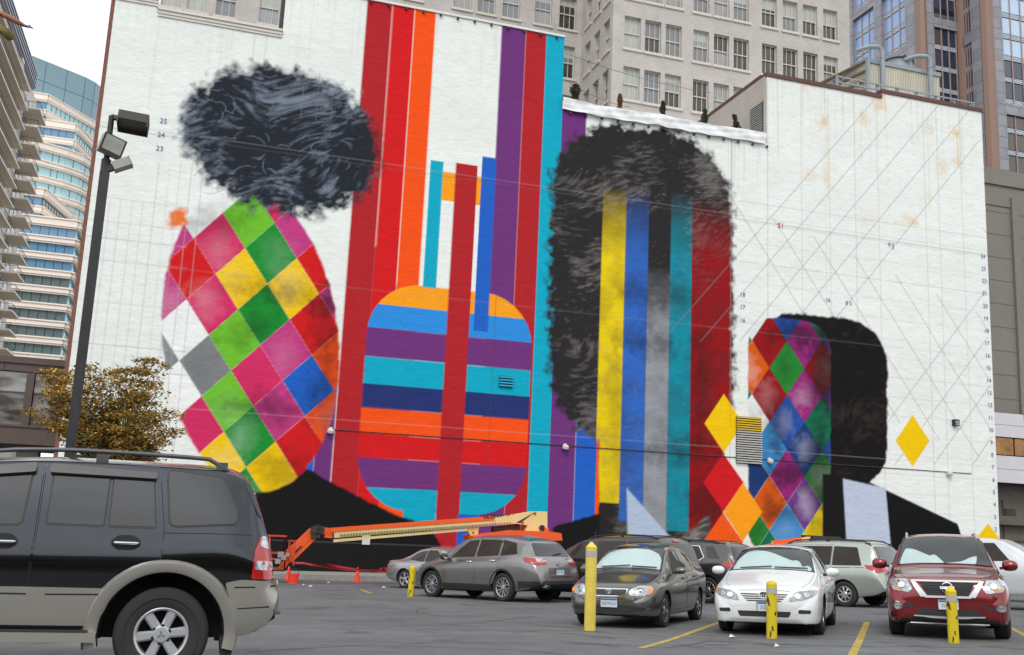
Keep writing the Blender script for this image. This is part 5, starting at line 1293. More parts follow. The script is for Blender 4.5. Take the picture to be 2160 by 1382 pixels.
# tail lamps wrap the corner
s.patch('S', rpoly([(4.38, .905), (4.555, .905), (4.54, 1.10), (4.49, 1.27), (4.43, 1.27), (4.39, 1.14)], .02), lamp_r, 'tail_light', off=.016, thick=.03, cell=.05)
s.patch('S', rpoly([(4.40, .985), (4.55, .98), (4.545, 1.055), (4.40, 1.06)], .01), lamp_c, 'reversing_light', off=.02, cell=.05)
s.patch('S', rpoly([(4.43, 1.18), (4.50, 1.16), (4.485, 1.27), (4.44, 1.27)], .01), lamp_c, 'indicator', off=.02, cell=.05)
s.patch('R', rpoly([(.66, .93), (.79, .93), (.78, 1.25), (.68, 1.25)], .02), lamp_r, 'tail_light', off=.014, thick=.03)
s.line('S', [(3.60, 1.27), (4.0, 1.28), (4.36, 1.28)], .006, gapm, 'crease_shade', off=.003)  # last strip: flat dark line painting the shade of a body crease
s.handle(3.32, 1.175, chrome, .20, cup=True); s.handle(2.36, 1.155, chrome, .20, cup=True)
# rain visors over the side windows
vis = mat('smoked_visor', (.055, .048, .046), .15, coat=.8)
for a, b, c, dd in (((2.64, 1.73), (3.51, 1.72), (3.51, 1.775), (2.64, 1.81)), ((2.10, 1.675), (2.53, 1.73), (2.53, 1.81), (2.10, 1.755))): s.patch('S', rpoly([a, b, c, dd], .02), vis, 'rain_visor', off=.05, thick=.045)
s.rails(1.95, 4.12, .645, .085, mat('rail_grey', (.10, .10, .11), .35, metal=.4), .020)
s.mirror(1.55, 1.30, .22, p_black, (.10, .13, .10))
def tri(e, f):
    mb = MB()
    for k in range(3):
        M = Matrix.Rotation(2 * pi * k / 3 + .5, 4, 'Z'); mb.prism([(0, 0), (.018, -.011), (.036, 0), (.018, .011)], f, f + .004, M=M)
    mb.build('emblem', chrome, e)
SUV['spokew'] = .95
s.wheels('spoke', 6, .222, .26, cap=tri, spm=mat('painted_alloy', (.52, .53, .55), .35, metal=.5), inset=-.015)
MB().tube([(s.X(4.1), -.5, .40), (s.X(4.38), -.55, .40)], .05, 10).tube([(s.X(4.2), -.2, .42), (s.X(4.46), -.2, .42)], .04, 8).build('exhaust', well, s.root)

# generic sedan / crossover / van builder bits -----------------------
def greenhouse(c, wins, gm_, chrome_line=None, rim=.018, frame_m=None):
    for w_ in wins:
        ce = Vector((sum(p[0] for p in w_) / len(w_), sum(p[1] for p in w_) / len(w_)))
        c.patch('S', rpoly([tuple(Vector(p) + (Vector(p) - ce).normalized() * rim) for p in w_], .04), frame_m or blackp, 'window_frame', off=.007, thick=.01)
        c.patch('S', rpoly(w_, .03), gm_, 'window', off=.010, thick=.006)
def screen(c, d0, d1, k0, k1, shade=None, clear=True):
    y0 = k0; y1 = k1; q = rpoly([(d0, -y0), (d1, -y1), (d1, y1), (d0, y0)], .06)
    if clear:
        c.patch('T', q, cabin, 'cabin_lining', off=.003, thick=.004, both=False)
        if shade:
            for sp_ in shade: c.patch('T', rpoly(sp_, .05), shade_m, 'sunshade', off=.008, thick=.004, both=False)
        c.patch('T', q, glassm, 'windscreen', off=.016, thick=.004, both=False)
        c.line('T', [(d0 - .01, -y0 - .01), (d1 + .01, -y1 - .01)], .03, blackp, 'screen_seal', off=.012, both=True); c.line('T', [(d1 + .015, -y1), (d1 + .02, 0), (d1 + .015, y1)], .03, blackp, 'screen_seal', off=.012, both=False)
    else: c.patch('T', q, tint, 'windscreen', off=.012, both=False)

# 2. dark grey sedan (front row, left) -------------------------------
p_cor = paintm('grey_metallic', (.15, .142, .13), .7, .22)
COR = dict(L=4.53, R=.315, fo=.86, wb=2.60, paint=p_cor, crown=.03, shoulder=.04, tuck=.10,
    top=[(0, .50), (.015, .58), (.05, .66), (.14, .735), (.4, .81), (.8, .90), (1.02, .965), (1.15, 1.02), (1.6, 1.29), (1.85, 1.40), (2.2, 1.455), (2.7, 1.47), (3.2, 1.41), (3.75, 1.19), (3.95, 1.11), (4.3, 1.06), (4.44, 1.0), (4.5, .85), (4.53, .55)],
    bot=[(0, .30), (.06, .22), (.5, .19), (1, .19), (3.6, .19), (4.3, .24), (4.53, .36)], belt=[(0, .47), (.2, .66), (1.0, .84), (2.0, .90), (3.3, .95), (4.2, .96), (4.5, .72), (4.53, .5)],
    W=[(0, .50), (.03, .60), (.10, .70), (.25, .79), (.5, .835), (1.2, .85), (3.3, .85), (4.1, .82), (4.4, .74), (4.53, .6)], Wt=[(0, .46), (.15, .62), (.5, .70), (1.05, .72), (1.5, .63), (2.0, .56), (2.8, .55), (3.4, .56), (3.9, .62), (4.3, .68), (4.53, .55)])
hC = Vector((-.655, -.755)).normalized()
def frontpos(axL, axR, fo, L, track=0):      # centre of the car from the two front contact points, heading given
    return None
def place_front(P, h, fo, L): c = Vector(P); h = Vector(h).normalized(); return c - h * (L / 2 - fo)
midc = (Vector((7.34, 18.65)) + Vector((8.60, 17.45))) / 2
c = Car(COR, 'sedan', 'dark grey sedan with a full pale sunshade behind the tallest yellow post', 'car', place_front(midc, hC, .86, 4.53), hC)
screen(c, 1.10, 1.80, .66, .54, shade=[[(1.12, -.64), (1.16, -.655), (1.45, -.60), (1.60, -.50), (1.70, -.30), (1.72, 0), (1.70, .30), (1.60, .50), (1.45, .59), (1.12, .645)]])
greenhouse(c, [[(1.55, .98), (2.33, .97), (2.33, 1.36), (2.0, 1.33)], [(2.42, .97), (3.05, .985), (3.0, 1.33), (2.42, 1.37)], [(3.11, .99), (3.42, 1.02), (3.10, 1.27)]], tint)
c.door([(1.32, .30), (2.36, .28), (2.38, .95), (2.38, 1.40), (1.98, 1.37), (1.42, .97)]); c.door([(2.39, .28), (3.15, .32), (3.30, .62), (3.42, .96), (3.0, 1.38), (2.41, 1.40)])
lights(c, 'F', rpoly([(.36, .60), (.42, .565), (.60, .565), (.735, .60), (.76, .68), (.70, .735), (.52, .73), (.42, .69)], .04), lamps=[(.44, .635, .05, reflr), (.57, .65, .062, reflr)])
c.patch('F', rpoly([(.66, .60), (.745, .61), (.755, .685), (.68, .70)], .03), lamp_o, 'indicator', off=.016)
c.patch('F', rpoly([(-.33, .60), (-.25, .55), (.25, .55), (.33, .60), (.36, .685), (-.36, .685)], .03), chrome, 'grille_surround', off=.006, both=False)
c.patch('F', rpoly([(-.31, .605), (-.24, .565), (.24, .565), (.31, .605), (.335, .668), (-.335, .668)], .025), blackp, 'grille', off=.012, both=False)
for z in (.585, .607, .629, .650): c.line('F', [(-.30, z), (.30, z)], .006, mat('grille_bar', (.12, .12, .12), .4), 'grille_bar', off=.018, both=False)
toy = [oval(.055, .036), oval(.017, .034), oval(.036, .016, cz=.018)]
c.badge('F', 0, .635, toy, .006, d=.028)
c.patch('F', rpoly([(-.66, .30), (.66, .30), (.68, .37), (.40, .40), (-.40, .40), (-.68, .37)], .03), blackp, 'lower_grille', off=.006, both=False)
c.line('F', [(.72, .36), (.60, .285), (.40, .27), (0, .265)], .018, p_cor, 'lip', off=.02)
c.line('F', [(-.6, .525), (0, .50), (.6, .525)], .008, gapm, 'bumper_seam', off=.003, both=False)
c.line('T', [(.16, .50), (.5, .64), (1.0, .68)], .010, gapm, 'bonnet_seam', off=.002)
c.plate('F', .44, '420*KLN', 0.02, d=.03)
c.wiper('T', [(1.13, .10), (1.15, .58)]); c.wiper('T', [(1.12, -.48), (1.16, .06)])
c.mirror(1.48, 1.0, .20, p_cor, (.07, .10, .062)); c.handle(2.22, .86, p_cor, .17); c.handle(3.12, .89, p_cor, .17)
c.wheels('cover', 7, .205, .19)
MB().tube([c.hit('T', 1.3, -.74)[0], c.hit('T', 1.3, -.74)[0] + Vector((-.25, -.02, .75))], .004, 5).build('aerial', blackp, c.root)

# 3. white sedan ------------------------------------------------------
p_wht = paintm('white_paint', (.74, .76, .77), 0, .25)
CAM_ = dict(L=4.80, R=.33, fo=.94, wb=2.775, paint=p_wht, crown=.03, shoulder=.045, tuck=.10,
    top=[(0, .48), (.015, .58), (.05, .67), (.12, .74), (.35, .82), (.8, .92), (1.15, 1.0), (1.28, 1.05), (1.75, 1.31), (2.0, 1.415), (2.35, 1.465), (2.8, 1.475), (3.3, 1.43), (3.9, 1.22), (4.15, 1.14), (4.5, 1.11), (4.66, 1.05), (4.75, .9), (4.8, .6)],
    bot=[(0, .28), (.06, .20), (.5, .18), (1, .18), (3.8, .19), (4.5, .24), (4.8, .36)], belt=[(0, .46), (.2, .68), (1.1, .87), (2.0, .93), (3.4, .98), (4.4, 1.0), (4.7, .78), (4.8, .5)],
    W=[(0, .58), (.03, .68), (.10, .78), (.25, .86), (.6, .90), (1.2, .91), (3.6, .91), (4.3, .88), (4.65, .80), (4.8, .66)], Wt=[(0, .54), (.15, .68), (.5, .76), (1.15, .78), (1.7, .67), (2.1, .60), (2.9, .59), (3.5, .60), (4.1, .66), (4.5, .72), (4.8, .6)])
hW = Vector((-.62, -.785)).normalized(); midw = (Vector((9.27, 16.78)) + Vector((10.69, 15.68))) / 2
c = Car(CAM_, 'sedan', 'white sedan with a sagging pale sunshade, behind the short scuffed yellow post', 'car', place_front(midw, hW, .94, 4.80), hW)
screen(c, 1.24, 1.97, .72, .585, shade=[[(1.26, -.70), (1.60, -.62), (1.82, -.50), (1.86, -.34), (1.80, -.12), (1.62, .16), (1.52, .34), (1.55, .42), (1.50, .48), (1.36, .52), (1.44, .62), (1.36, .68), (1.26, .69)]])
greenhouse(c, [[(1.72, 1.01), (2.52, 1.0), (2.52, 1.38), (2.12, 1.35)], [(2.62, 1.0), (3.25, 1.01), (3.18, 1.36), (2.62, 1.40)], [(3.31, 1.02), (3.66, 1.05), (3.30, 1.29)]], tint)
c.door([(1.45, .30), (2.54, .28), (2.57, .98), (2.57, 1.42), (2.1, 1.39), (1.55, 1.0)]); c.door([(2.58, .28), (3.35, .32), (3.5, .64), (3.66, 1.0), (3.2, 1.41), (2.60, 1.42)])
lamp_h = mat('clear_lamp_dark', (.30, .32, .33), .08, coat=1.0, var=.4, vscale=12, metal=.3)
lights(c, 'F', rpoly([(.40, .565), (.62, .59), (.80, .655), (.845, .74), (.78, .745), (.55, .72), (.44, .66)], .03), m=lamp_h, lamps=[(.55, .645, .05, reflr), (.67, .67, .05, lamp_c)])
c.patch('F', rpoly([(.79, .675), (.835, .70), (.84, .74), (.80, .74)], .015), lamp_o, 'indicator', off=.016)
for i, (z, hw) in enumerate(((.565, .27), (.60, .31), (.635, .345), (.67, .375))):
    c.patch('F', rpoly([(-hw, z - .010), (hw, z - .010), (hw + .02, z + .008), (-hw - .02, z + .008)], .008), blackp, 'grille_slot', off=.004, both=False)
c.patch('F', rpoly([(-.09, .66), (-.055, .60), (.055, .60), (.09, .66), (.07, .72), (-.07, .72)], .03), p_wht, 'badge_boss', off=.02, both=False)
c.badge('F', 0, .665, [oval(.060, .040), oval(.018, .038), oval(.040, .018, cz=.02)], .008, mat('dark_chrome', (.12, .12, .13), .2, metal=.9), d=.03)
c.patch('F', rpoly([(-.40, .31), (.40, .31), (.44, .40), (-.44, .40)], .03), blackp, 'lower_grille', off=.005, both=False)
c.patch('F', rpoly([(.55, .375), (.74, .375), (.75, .43), (.56, .44)], .02), blackp, 'fog_slot', off=.005)
c.line('F', [(.50, .345), (.62, .345), (.80, .38)], .010, mat('soft_seam', (.4, .41, .42), .5), 'seam', off=.003)
c.line('T', [(.12, .56), (.5, .70), (1.15, .74)], .009, mat('grey_seam', (.2, .2, .2), .6), 'bonnet_seam', off=.002); c.line('F', [(-.42, .725), (0, .74), (.42, .725)], .007, MATS['grey_seam'], 'bonnet_seam', off=.003, both=False)
c.plate('F', .475, '315 EJK', .05, d=.03)
c.wiper('T', [(1.27, .05), (1.30, .62)]); c.wiper('T', [(1.26, -.55), (1.30, .0)])
c.mirror(1.66, 1.03, .22, p_wht, (.08, .115, .075)); c.handle(2.38, .90, p_wht, .17); c.handle(3.32, .93, p_wht, .17)
c.wheels('double', 7, .215, .20)

# 4. dark red crossover ------------------------------------------------
p_red = paintm('dark_red_metallic', (.22, .014, .018), .5, .2)
PF = dict(L=5.0, R=.365, fo=.95, wb=2.90, paint=p_red, crown=.03, shoulder=.05, tuck=.08, gap=.05,
    top=[(0, .62), (.015, .76), (.05, .87), (.14, .95), (.4, 1.02), (.9, 1.09), (1.15, 1.14), (1.28, 1.20), (1.75, 1.50), (2.05, 1.66), (2.4, 1.715), (3.2, 1.73), (4.2, 1.68), (4.5, 1.56), (4.75, 1.25), (4.92, 1.02), (5.0, .7)],
    bot=[(0, .36), (.06, .27), (.6, .24), (1, .26), (4.0, .27), (4.7, .34), (5.0, .48)], belt=[(0, .6), (.2, .88), (1.1, 1.0), (2.0, 1.06), (3.6, 1.12), (4.6, 1.14), (4.9, .9), (5.0, .62)],
    W=[(0, .70), (.03, .80), (.10, .87), (.25, .93), (.6, .97), (1.3, .98), (4.0, .98), (4.7, .93), (4.95, .84), (5.0, .76)], Wt=[(0, .66), (.15, .76), (.5, .82), (1.15, .83), (1.8, .71), (2.2, .66), (3.2, .65), (4.2, .65), (4.7, .74), (5.0, .7)])
hR = Vector((-.628, -.778)).normalized(); midp = (Vector((12.15, 15.60)) + Vector((13.42, 14.68))) / 2
c = Car(PF, 'crossover', 'dark red sport utility vehicle with a broad silver grille frame, facing the camera', 'suv', place_front(midp, hR, .95, 5.0), hR)
screen(c, 1.24, 2.0, .76, .655, shade=[[(1.26, -.74), (1.50, -.69), (1.70, -.62), (1.66, -.50), (1.50, -.28), (1.30, -.02), (1.26, 0)], [(1.26, -.20), (1.45, -.24), (1.50, -.14), (1.26, .02)], [(1.26, .02), (1.32, .30), (1.44, .44), (1.50, .56), (1.26, .52)]])
greenhouse(c, [[(1.80, 1.14), (2.62, 1.12), (2.62, 1.56), (2.2, 1.54)], [(2.72, 1.12), (3.55, 1.14), (3.50, 1.56), (2.72, 1.58)], [(3.65, 1.15), (4.35, 1.2), (4.1, 1.52), (3.62, 1.55)]], tint)
c.door([(1.5, .40), (2.64, .38), (2.67, 1.1), (2.67, 1.62), (2.2, 1.60), (1.6, 1.12)]); c.door([(2.69, .38), (3.45, .42), (3.62, .72), (3.65, 1.12), (3.58, 1.62), (2.70, 1.62)])
lights(c, 'F', rpoly([(.54, .80), (.60, .745), (.84, .78), (.90, .90), (.885, .955), (.60, .955)], .02), m=lamp_c, lamps=[(.70, .86, .055, reflr)])
c.patch('F', rpoly([(.70, .775), (.82, .79), (.82, .82), (.70, .81)], .01), lamp_o, 'indicator', off=.016)
sil = mat('satin_silver', (.70, .71, .72), .25, metal=.55)
for sg in (1, -1): c.patch('F', [(sg * .50, .93), (sg * .57, .935), (sg * .42, .68), (sg * .30, .68)][::1], sil, 'grille_frame', off=.022, thick=.03, both=False, cell=.06)
c.patch('F', [(-.36, .665), (.36, .665), (.33, .70), (-.33, .70)], sil, 'grille_frame', off=.023, thick=.03, both=False); c.patch('F', [(-.52, .915), (.52, .915), (.53, .94), (-.53, .94)], sil, 'grille_frame', off=.021, thick=.03, both=False)
c.patch('F', [(-.31, .70), (.31, .70), (.43, .915), (-.43, .915)], mat('honeycomb_black', (.014, .012, .012), .4, bump=.8, bscale=70), 'grille', off=.008, both=False)
for z in (.73, .765, .80, .835, .87): c.line('F', [(-.3 - (z - .70) * .5, z), (.3 + (z - .70) * .5, z)], .006, mat('grille_bar_dark', (.05, .045, .045), .35), 'grille_bar', off=.014, both=False)
c.badge('F', 0, .83, [oval(.085, .085, 26), [(-.11, -.012), (.11, -.012)], [(-.11, .012), (.11, .012)]], .012, d=.035)
lights(c, 'F', rpoly([(.70, .505), (.76, .46), (.85, .47), (.87, .54), (.82, .60), (.73, .585)], .05), m=chrome, name='fog_lamp', off=.010, lamps=[(.785, .53, .055, lamp_h)])
c.patch('F', rpoly([(.56, .50), (.69, .50), (.69, .545), (.50, .56)], .01), blackp, 'fog_recess', off=.004)
c.patch('F', rpoly([(-.50, .30), (.50, .30), (.56, .36), (.42, .49), (-.42, .49), (-.56, .36)], .03), blackp, 'lower_grille', off=.006, both=False)
c.patch('F', rpoly([(-.9, .24), (.9, .24), (.9, .335), (.55, .33), (-.55, .33), (-.9, .335)], .01), blackp, 'lower_valance', off=.008, both=False)
c.line('F', [(-.54, .375), (0, .36), (.54, .375)], .02, sil, 'bumper_bar', off=.03, both=False); c.line('F', [(-.6, .262), (0, .252), (.6, .262)], .016, sil, 'skid_bar', off=.02, both=False)
c.line('T', [(.14, .62), (.6, .76), (1.15, .79)], .010, gapm, 'bonnet_seam', off=.002)
c.patch('S', [(1.45, .27), (3.4, .27), (3.4, .37), (1.45, .37)], blackp, 'sill_trim', off=.02)
c.plate('F', .56, '026 JTS', .0, d=.03)
c.mirror(1.70, 1.20, .24, p_red, (.09, .13, .095)); c.rails(2.15, 4.3, .60, .06, sil, .016)
c.handle(2.45, 1.0, p_red, .17); c.handle(3.45, 1.02, p_red, .17)
c.wheels('double', 6, .235, .23)

# 5. silver-brown crossover seen from behind ---------------------------
p_cx = paintm('silver_brown', (.26, .25, .25), .75, .26)
CX = dict(L=5.09, R=.38, fo=.96, wb=2.87, paint=p_cx, crown=.03, shoulder=.035, tuck=.09, gap=.06,
    top=[(0, .55), (.02, .68), (.08, .78), (.3, .90), (.9, 1.04), (1.15, 1.12), (1.8, 1.48), (2.2, 1.65), (2.7, 1.71), (3.4, 1.71), (4.1, 1.65), (4.45, 1.58), (4.55, 1.50), (4.82, 1.17), (4.93, 1.08), (5.0, .95), (5.06, .76), (5.09, .55)],
    bot=[(0, .32), (.1, .24), (1, .24), (4, .26), (4.7, .34), (5.09, .48)], belt=[(0, .5), (.3, .82), (1.1, 1.0), (2.0, 1.07), (3.4, 1.14), (4.4, 1.20), (4.8, 1.06), (5.0, .85), (5.09, .5)],
    W=[(0, .62), (.05, .74), (.2, .86), (.6, .95), (1.3, .965), (4.0, .965), (4.6, .93), (4.9, .87), (5.03, .80), (5.09, .70)], Wt=[(0, .58), (.3, .74), (1.1, .82), (1.9, .70), (2.4, .66), (3.4, .64), (4.3, .62), (4.6, .66), (4.85, .74), (5.09, .66)])
hX = Vector((-.47, .883)).normalized()
fx, rx = Vector((7.0, 29.49)), Vector((8.44, 26.79)); side_mid = (fx + rx) / 2; perp = Vector((hX.y, -hX.x))      # to the car's right
c = Car(CX, 'crossover', 'silver brown crossover seen from behind, beside the distant scratched yellow post', 'suv', side_mid + perp * .88 + hX * ((.96 + 2.87 / 2) - 5.09 / 2), hX)
greenhouse(c, [[(1.75, 1.12), (2.70, 1.16), (2.68, 1.60), (2.30, 1.56)], [(2.80, 1.16), (3.62, 1.20), (3.55, 1.61), (2.78, 1.61)], [(3.72, 1.20), (4.30, 1.25), (4.08, 1.52), (3.66, 1.60)]], tintb)
c.door([(1.5, .42), (2.75, .42), (2.78, 1.14), (2.76, 1.66), (2.3, 1.63), (1.6, 1.12)]); c.door([(2.76, .42), (3.45, .44), (3.62, .72), (3.75, 1.17), (3.62, 1.66), (2.78, 1.66)])
c.patch('R', rpoly([(-.66, 1.20), (.66, 1.20), (.56, 1.53), (-.56, 1.53)], .06), tint, 'rear_window', off=.01, both=False)
c.patch('R', rpoly([(.42, 1.055), (.62, 1.03), (.86, 1.02), (.86, 1.10), (.84, 1.16), (.46, 1.13)], .02), lamp_c, 'tail_light', off=.010, thick=.03, cell=.05)
c.patch('R', rpoly([(.46, .985), (.84, .965), (.86, 1.035), (.62, 1.04), (.44, 1.05)], .015), lamp_r, 'tail_light', off=.014, thick=.03, cell=.05)
c.patch('S', rpoly([(4.56, 1.16), (4.62, 1.04), (4.95, .98), (4.95, 1.05), (4.90, 1.13)], .02), lamp_r, 'tail_light', off=.012, thick=.03, cell=.05)
c.patch('R', rpoly([(-.42, .66), (.42, .66), (.44, .90), (-.44, .90)], .03), mat('tailgate_recess', (.13, .125, .12), .3, metal=.5, coat=.5), 'plate_recess', off=.003, both=False)
c.plate('R', .80, 'RLC 842', 0, d=.02); c.line('R', [(-.36, .70), (.36, .70)], .03, chrome, 'chrome_strip', off=.02, both=False)
c.badge('R', 0, .99, [oval(.065, .05), [(-.055, .02), (-.03, .025), (0, -.02), (.03, .025), (.055, .02)]], .008, d=.02)
c.patch('R', rpoly([(-.84, .36), (.84, .36), (.87, .56), (-.87, .56)], .03), blackp, 'lower_bumper', off=.012, both=False); c.patch('S', [(4.4, .36), (5.0, .42), (5.0, .55), (4.4, .55)], blackp, 'lower_bumper', off=.012)
c.patch('S', [(1.45, .26), (3.42, .26), (3.42, .42), (1.45, .42)], blackp, 'sill_trim', off=.012); c.patch('R', rpoly([(.50, .585), (.78, .585), (.78, .615), (.50, .615)], .01), lamp_r, 'reflector', off=.008)
c.line('R', [(-.8, .66), (0, .645), (.8, .66)], .008, gapm, 'bumper_seam', off=.003, both=False)
for sd in (1, -1): MB().lathe([(.045, 0), (.055, 0), (.055, .12), (.045, .12)], 16, M=Matrix.Translation((-2.50, sd * .58, .43)) @ Matrix.Diagonal((1, 1.5, 1, 1)) @ Matrix.Rotation(radians(-90), 4, 'Y')).build('exhaust', chrome, c.root, 40)
c.wiper('R', [(.0, 1.22), (-.35, 1.26)]); c.mirror(1.62, 1.14, .22, blackp, (.09, .12, .09)); c.handle(2.55, 1.02, chrome, .18); c.handle(3.45, 1.06, chrome, .18)
for d in (.96, 3.83):
    for sd in (1, -1):
        V = []; F = []; n = 26
        for i in range(n + 1):
            a = radians(-5 + 190 * i / n)
            for r, oy in ((.44, -.05), (.442, .006), (.49, .006), (.495, -.02)): h, nn, _ = c.hit('S', d - r * cos(a), max(c.zc + r * sin(a), .34), sd); V.append((c.X(d) + r * cos(a), sd * (abs(h.y) + oy), c.zc + r * sin(a)))
        for i in range(n):
            for j in range(3): q_ = i * 4 + j; F.append((q_, q_ + 1, q_ + 5, q_ + 4))
        MB().add(V, F).build('wheel_arch', blackp, c.root, smooth=40, recalc=True)
CX['spokew'] = 1.1
c.wheels('y', 6, .255, .24)

# 6. silver coupe behind it ---------------------------------------------
p_cp = paintm('pale_silver', (.40, .40, .40), .7, .26)
CP = dict(L=4.6, R=.325, fo=.85, wb=2.70, paint=p_cp, crown=.025, shoulder=.04, tuck=.09,
    top=[(0, .48), (.02, .58), (.1, .68), (.8, .86), (1.15, .95), (1.7, 1.25), (2.1, 1.37), (2.6, 1.39), (3.1, 1.32), (3.7, 1.05), (4.0, .97), (4.4, .94), (4.52, .86), (4.6, .55)],
    bot=[(0, .28), (.1, .2), (1, .18), (3.8, .2), (4.6, .36)], belt=[(0, .45), (.3, .66), (1.1, .82), (2.4, .88), (3.8, .90), (4.4, .84), (4.6, .5)],
    W=[(0, .6), (.1, .74), (.3, .83), (.8, .86), (3.8, .86), (4.4, .80), (4.6, .66)], Wt=[(0, .55), (.3, .7), (1.1, .73), (1.8, .6), (2.6, .55), (3.2, .55), (3.8, .64), (4.4, .68), (4.6, .6)])
hS = Vector((.56, -.83)).normalized(); rr = Vector((7.68, 36.26)); perp = Vector((hS.y, -hS.x))
c = Car(CP, 'coupe', 'pale silver coupe half hidden behind the silver brown crossover, its tail to the left', 'car', rr + hS * (3.55 - 2.3) - perp * .80, hS)
greenhouse(c, [[(1.75, .93), (2.62, .92), (2.60, 1.30), (2.2, 1.28)], [(2.68, .92), (3.35, .98), (3.05, 1.22), (2.68, 1.29)]], tint)
c.patch('R', rpoly([(.5, .66), (.78, .66), (.78, .80), (.52, .80)], .03), lamp_r, 'tail_light', off=.012); c.patch('S', rpoly([(4.42, .66), (4.56, .66), (4.55, .80), (4.44, .80)], .02), lamp_r, 'tail_light', off=.012)
c.door([(1.4, .3), (2.75, .28), (2.8, .9), (2.6, 1.33), (2.1, 1.31), (1.5, .9)]); c.line('S', [(4.1, .46), (4.55, .48)], .01, gapm, 'bumper_seam'); screen(c, 3.15, 3.7, .5, .58, clear=False)
c.wheels('spoke', 5, .225, .2)

# 7. dark maroon van ------------------------------------------------------
p_mv = paintm('maroon_brown', (.050, .036, .036), .3, .28)
def vanspec(paint, L=5.1, H=1.76): return dict(L=L, R=.345, fo=.98, wb=3.03, paint=paint, crown=.03, shoulder=.035, tuck=.09, gap=.05,
    top=[(0, .55), (.02, .68), (.1, .80), (.4, .93), (.8, 1.03), (1.1, 1.18), (1.7, 1.50), (2.1, H - .10), (2.6, H - .03), (3.4, H), (4.4, H - .03), (4.65, H - .09), (4.8, 1.50), (4.95, 1.15), (5.03, .95), (5.07, .78), (L, .55)],
    bot=[(0, .3), (.1, .22), (1, .22), (4, .24), (4.8, .32), (L, .44)], belt=[(0, .5), (.3, .8), (1.1, .96), (2.0, 1.02), (3.4, 1.08), (4.5, 1.12), (4.9, .95), (L, .52)],
    W=[(0, .64), (.06, .76), (.25, .88), (.7, .95), (1.3, .98), (4.2, .98), (4.8, .92), (5.0, .86), (L, .76)], Wt=[(0, .6), (.3, .76), (1.1, .84), (1.9, .74), (2.6, .70), (3.6, .69), (4.5, .67), (4.8, .72), (L, .7)])
MV = vanspec(p_mv)
MV['L'] = 5.1
c = Car(MV, 'minivan', 'dark maroon brown van with black roof rails behind the dark grey sedan', 'van', Vector((11.6, 27.6)) + hX * (-.3), hX)
greenhouse(c, [[(1.5, 1.06), (2.55, 1.07), (2.55, 1.60), (2.05, 1.58)], [(2.65, 1.08), (3.60, 1.11), (3.60, 1.62), (2.65, 1.62)], [(3.70, 1.12), (4.60, 1.16), (4.45, 1.60), (3.70, 1.62)]], tintb)
c.patch('R', rpoly([(-.68, 1.14), (.68, 1.14), (.60, 1.58), (-.60, 1.58)], .06), tint, 'rear_window', off=.01, both=False); c.patch('R', rpoly([(-.14, 1.63), (.14, 1.63), (.14, 1.67), (-.14, 1.67)], .01), lamp_r, 'brake_light', off=.02, both=False)
c.patch('R', rpoly([(.72, .80), (.86, .80), (.80, 1.2), (.72, 1.2)], .03), lamp_r, 'tail_light', off=.012); c.rails(2.2, 4.6, .62, .05, blackp, .02); c.handle(2.4, .98, chrome, .2); c.handle(3.5, 1.0, chrome, .2)
c.door([(1.4, .4), (2.6, .4), (2.6, 1.66), (2.0, 1.62), (1.45, 1.05)]); c.mirror(1.5, 1.1, .24, p_mv, (.09, .12, .09)); c.wheels('spoke', 7, .22, .22)

# 8. dark grey crossover --------------------------------------------------
p_eq = paintm('dark_grey_metallic', (.10, .098, .094), .7, .24)
EQ = dict(L=4.77, R=.365, fo=.92, wb=2.857, paint=p_eq, crown=.03, shoulder=.04, tuck=.09, gap=.05,
    top=[(0, .6), (.02, .75), (.1, .88), (.4, 1.0), (1.0, 1.08), (1.2, 1.16), (1.8, 1.50), (2.1, 1.62), (2.7, 1.68), (3.6, 1.66), (4.2, 1.60), (4.32, 1.54), (4.56, 1.16), (4.66, 1.05), (4.73, .8), (4.77, .55)],
    bot=[(0, .34), (.1, .26), (1, .25), (3.9, .27), (4.5, .34), (4.77, .48)], belt=[(0, .55), (.3, .88), (1.1, 1.0), (2.0, 1.05), (3.4, 1.10), (4.2, 1.14), (4.6, .98), (4.77, .52)],
    W=[(0, .66), (.06, .76), (.25, .86), (.7, .91), (1.3, .92), (3.9, .92), (4.4, .88), (4.65, .82), (4.77, .72)], Wt=[(0, .6), (.3, .74), (1.1, .78), (1.9, .68), (2.6, .64), (3.6, .62), (4.2, .60), (4.5, .68), (4.77, .66)])
ew = Vector((14.12, 26.18)); perp = Vector((hX.y, -hX.x))
c = Car(EQ, 'crossover', 'dark grey crossover with chrome window line behind and between the dark grey and white sedans', 'suv', ew + perp * .84 + hX * ((.92 + 2.857) - 4.77 / 2), hX)
greenhouse(c, [[(1.7, 1.12), (2.6, 1.13), (2.6, 1.54), (2.2, 1.52)], [(2.68, 1.13), (3.48, 1.16), (3.62, 1.24), (3.38, 1.54), (2.68, 1.55)]], tintb, rim=.03, frame_m=chrome)
c.patch('S', rpoly([(3.74, 1.24), (4.16, 1.20), (3.86, 1.52), (3.60, 1.54)], .03), tint, 'quarter_window', off=.008)
c.patch('R', rpoly([(-.62, 1.18), (.62, 1.18), (.54, 1.54), (-.54, 1.54)], .06), tint, 'rear_window', off=.01, both=False)
c.patch('S', rpoly([(4.26, 1.07), (4.32, 1.0), (4.62, .97), (4.60, 1.10), (4.4, 1.14)], .03), lamp_r, 'tail_light', off=.014, cell=.05); c.patch('R', rpoly([(.52, .95), (.80, .93), (.78, 1.12), (.56, 1.10)], .03), lamp_r, 'tail_light', off=.014)
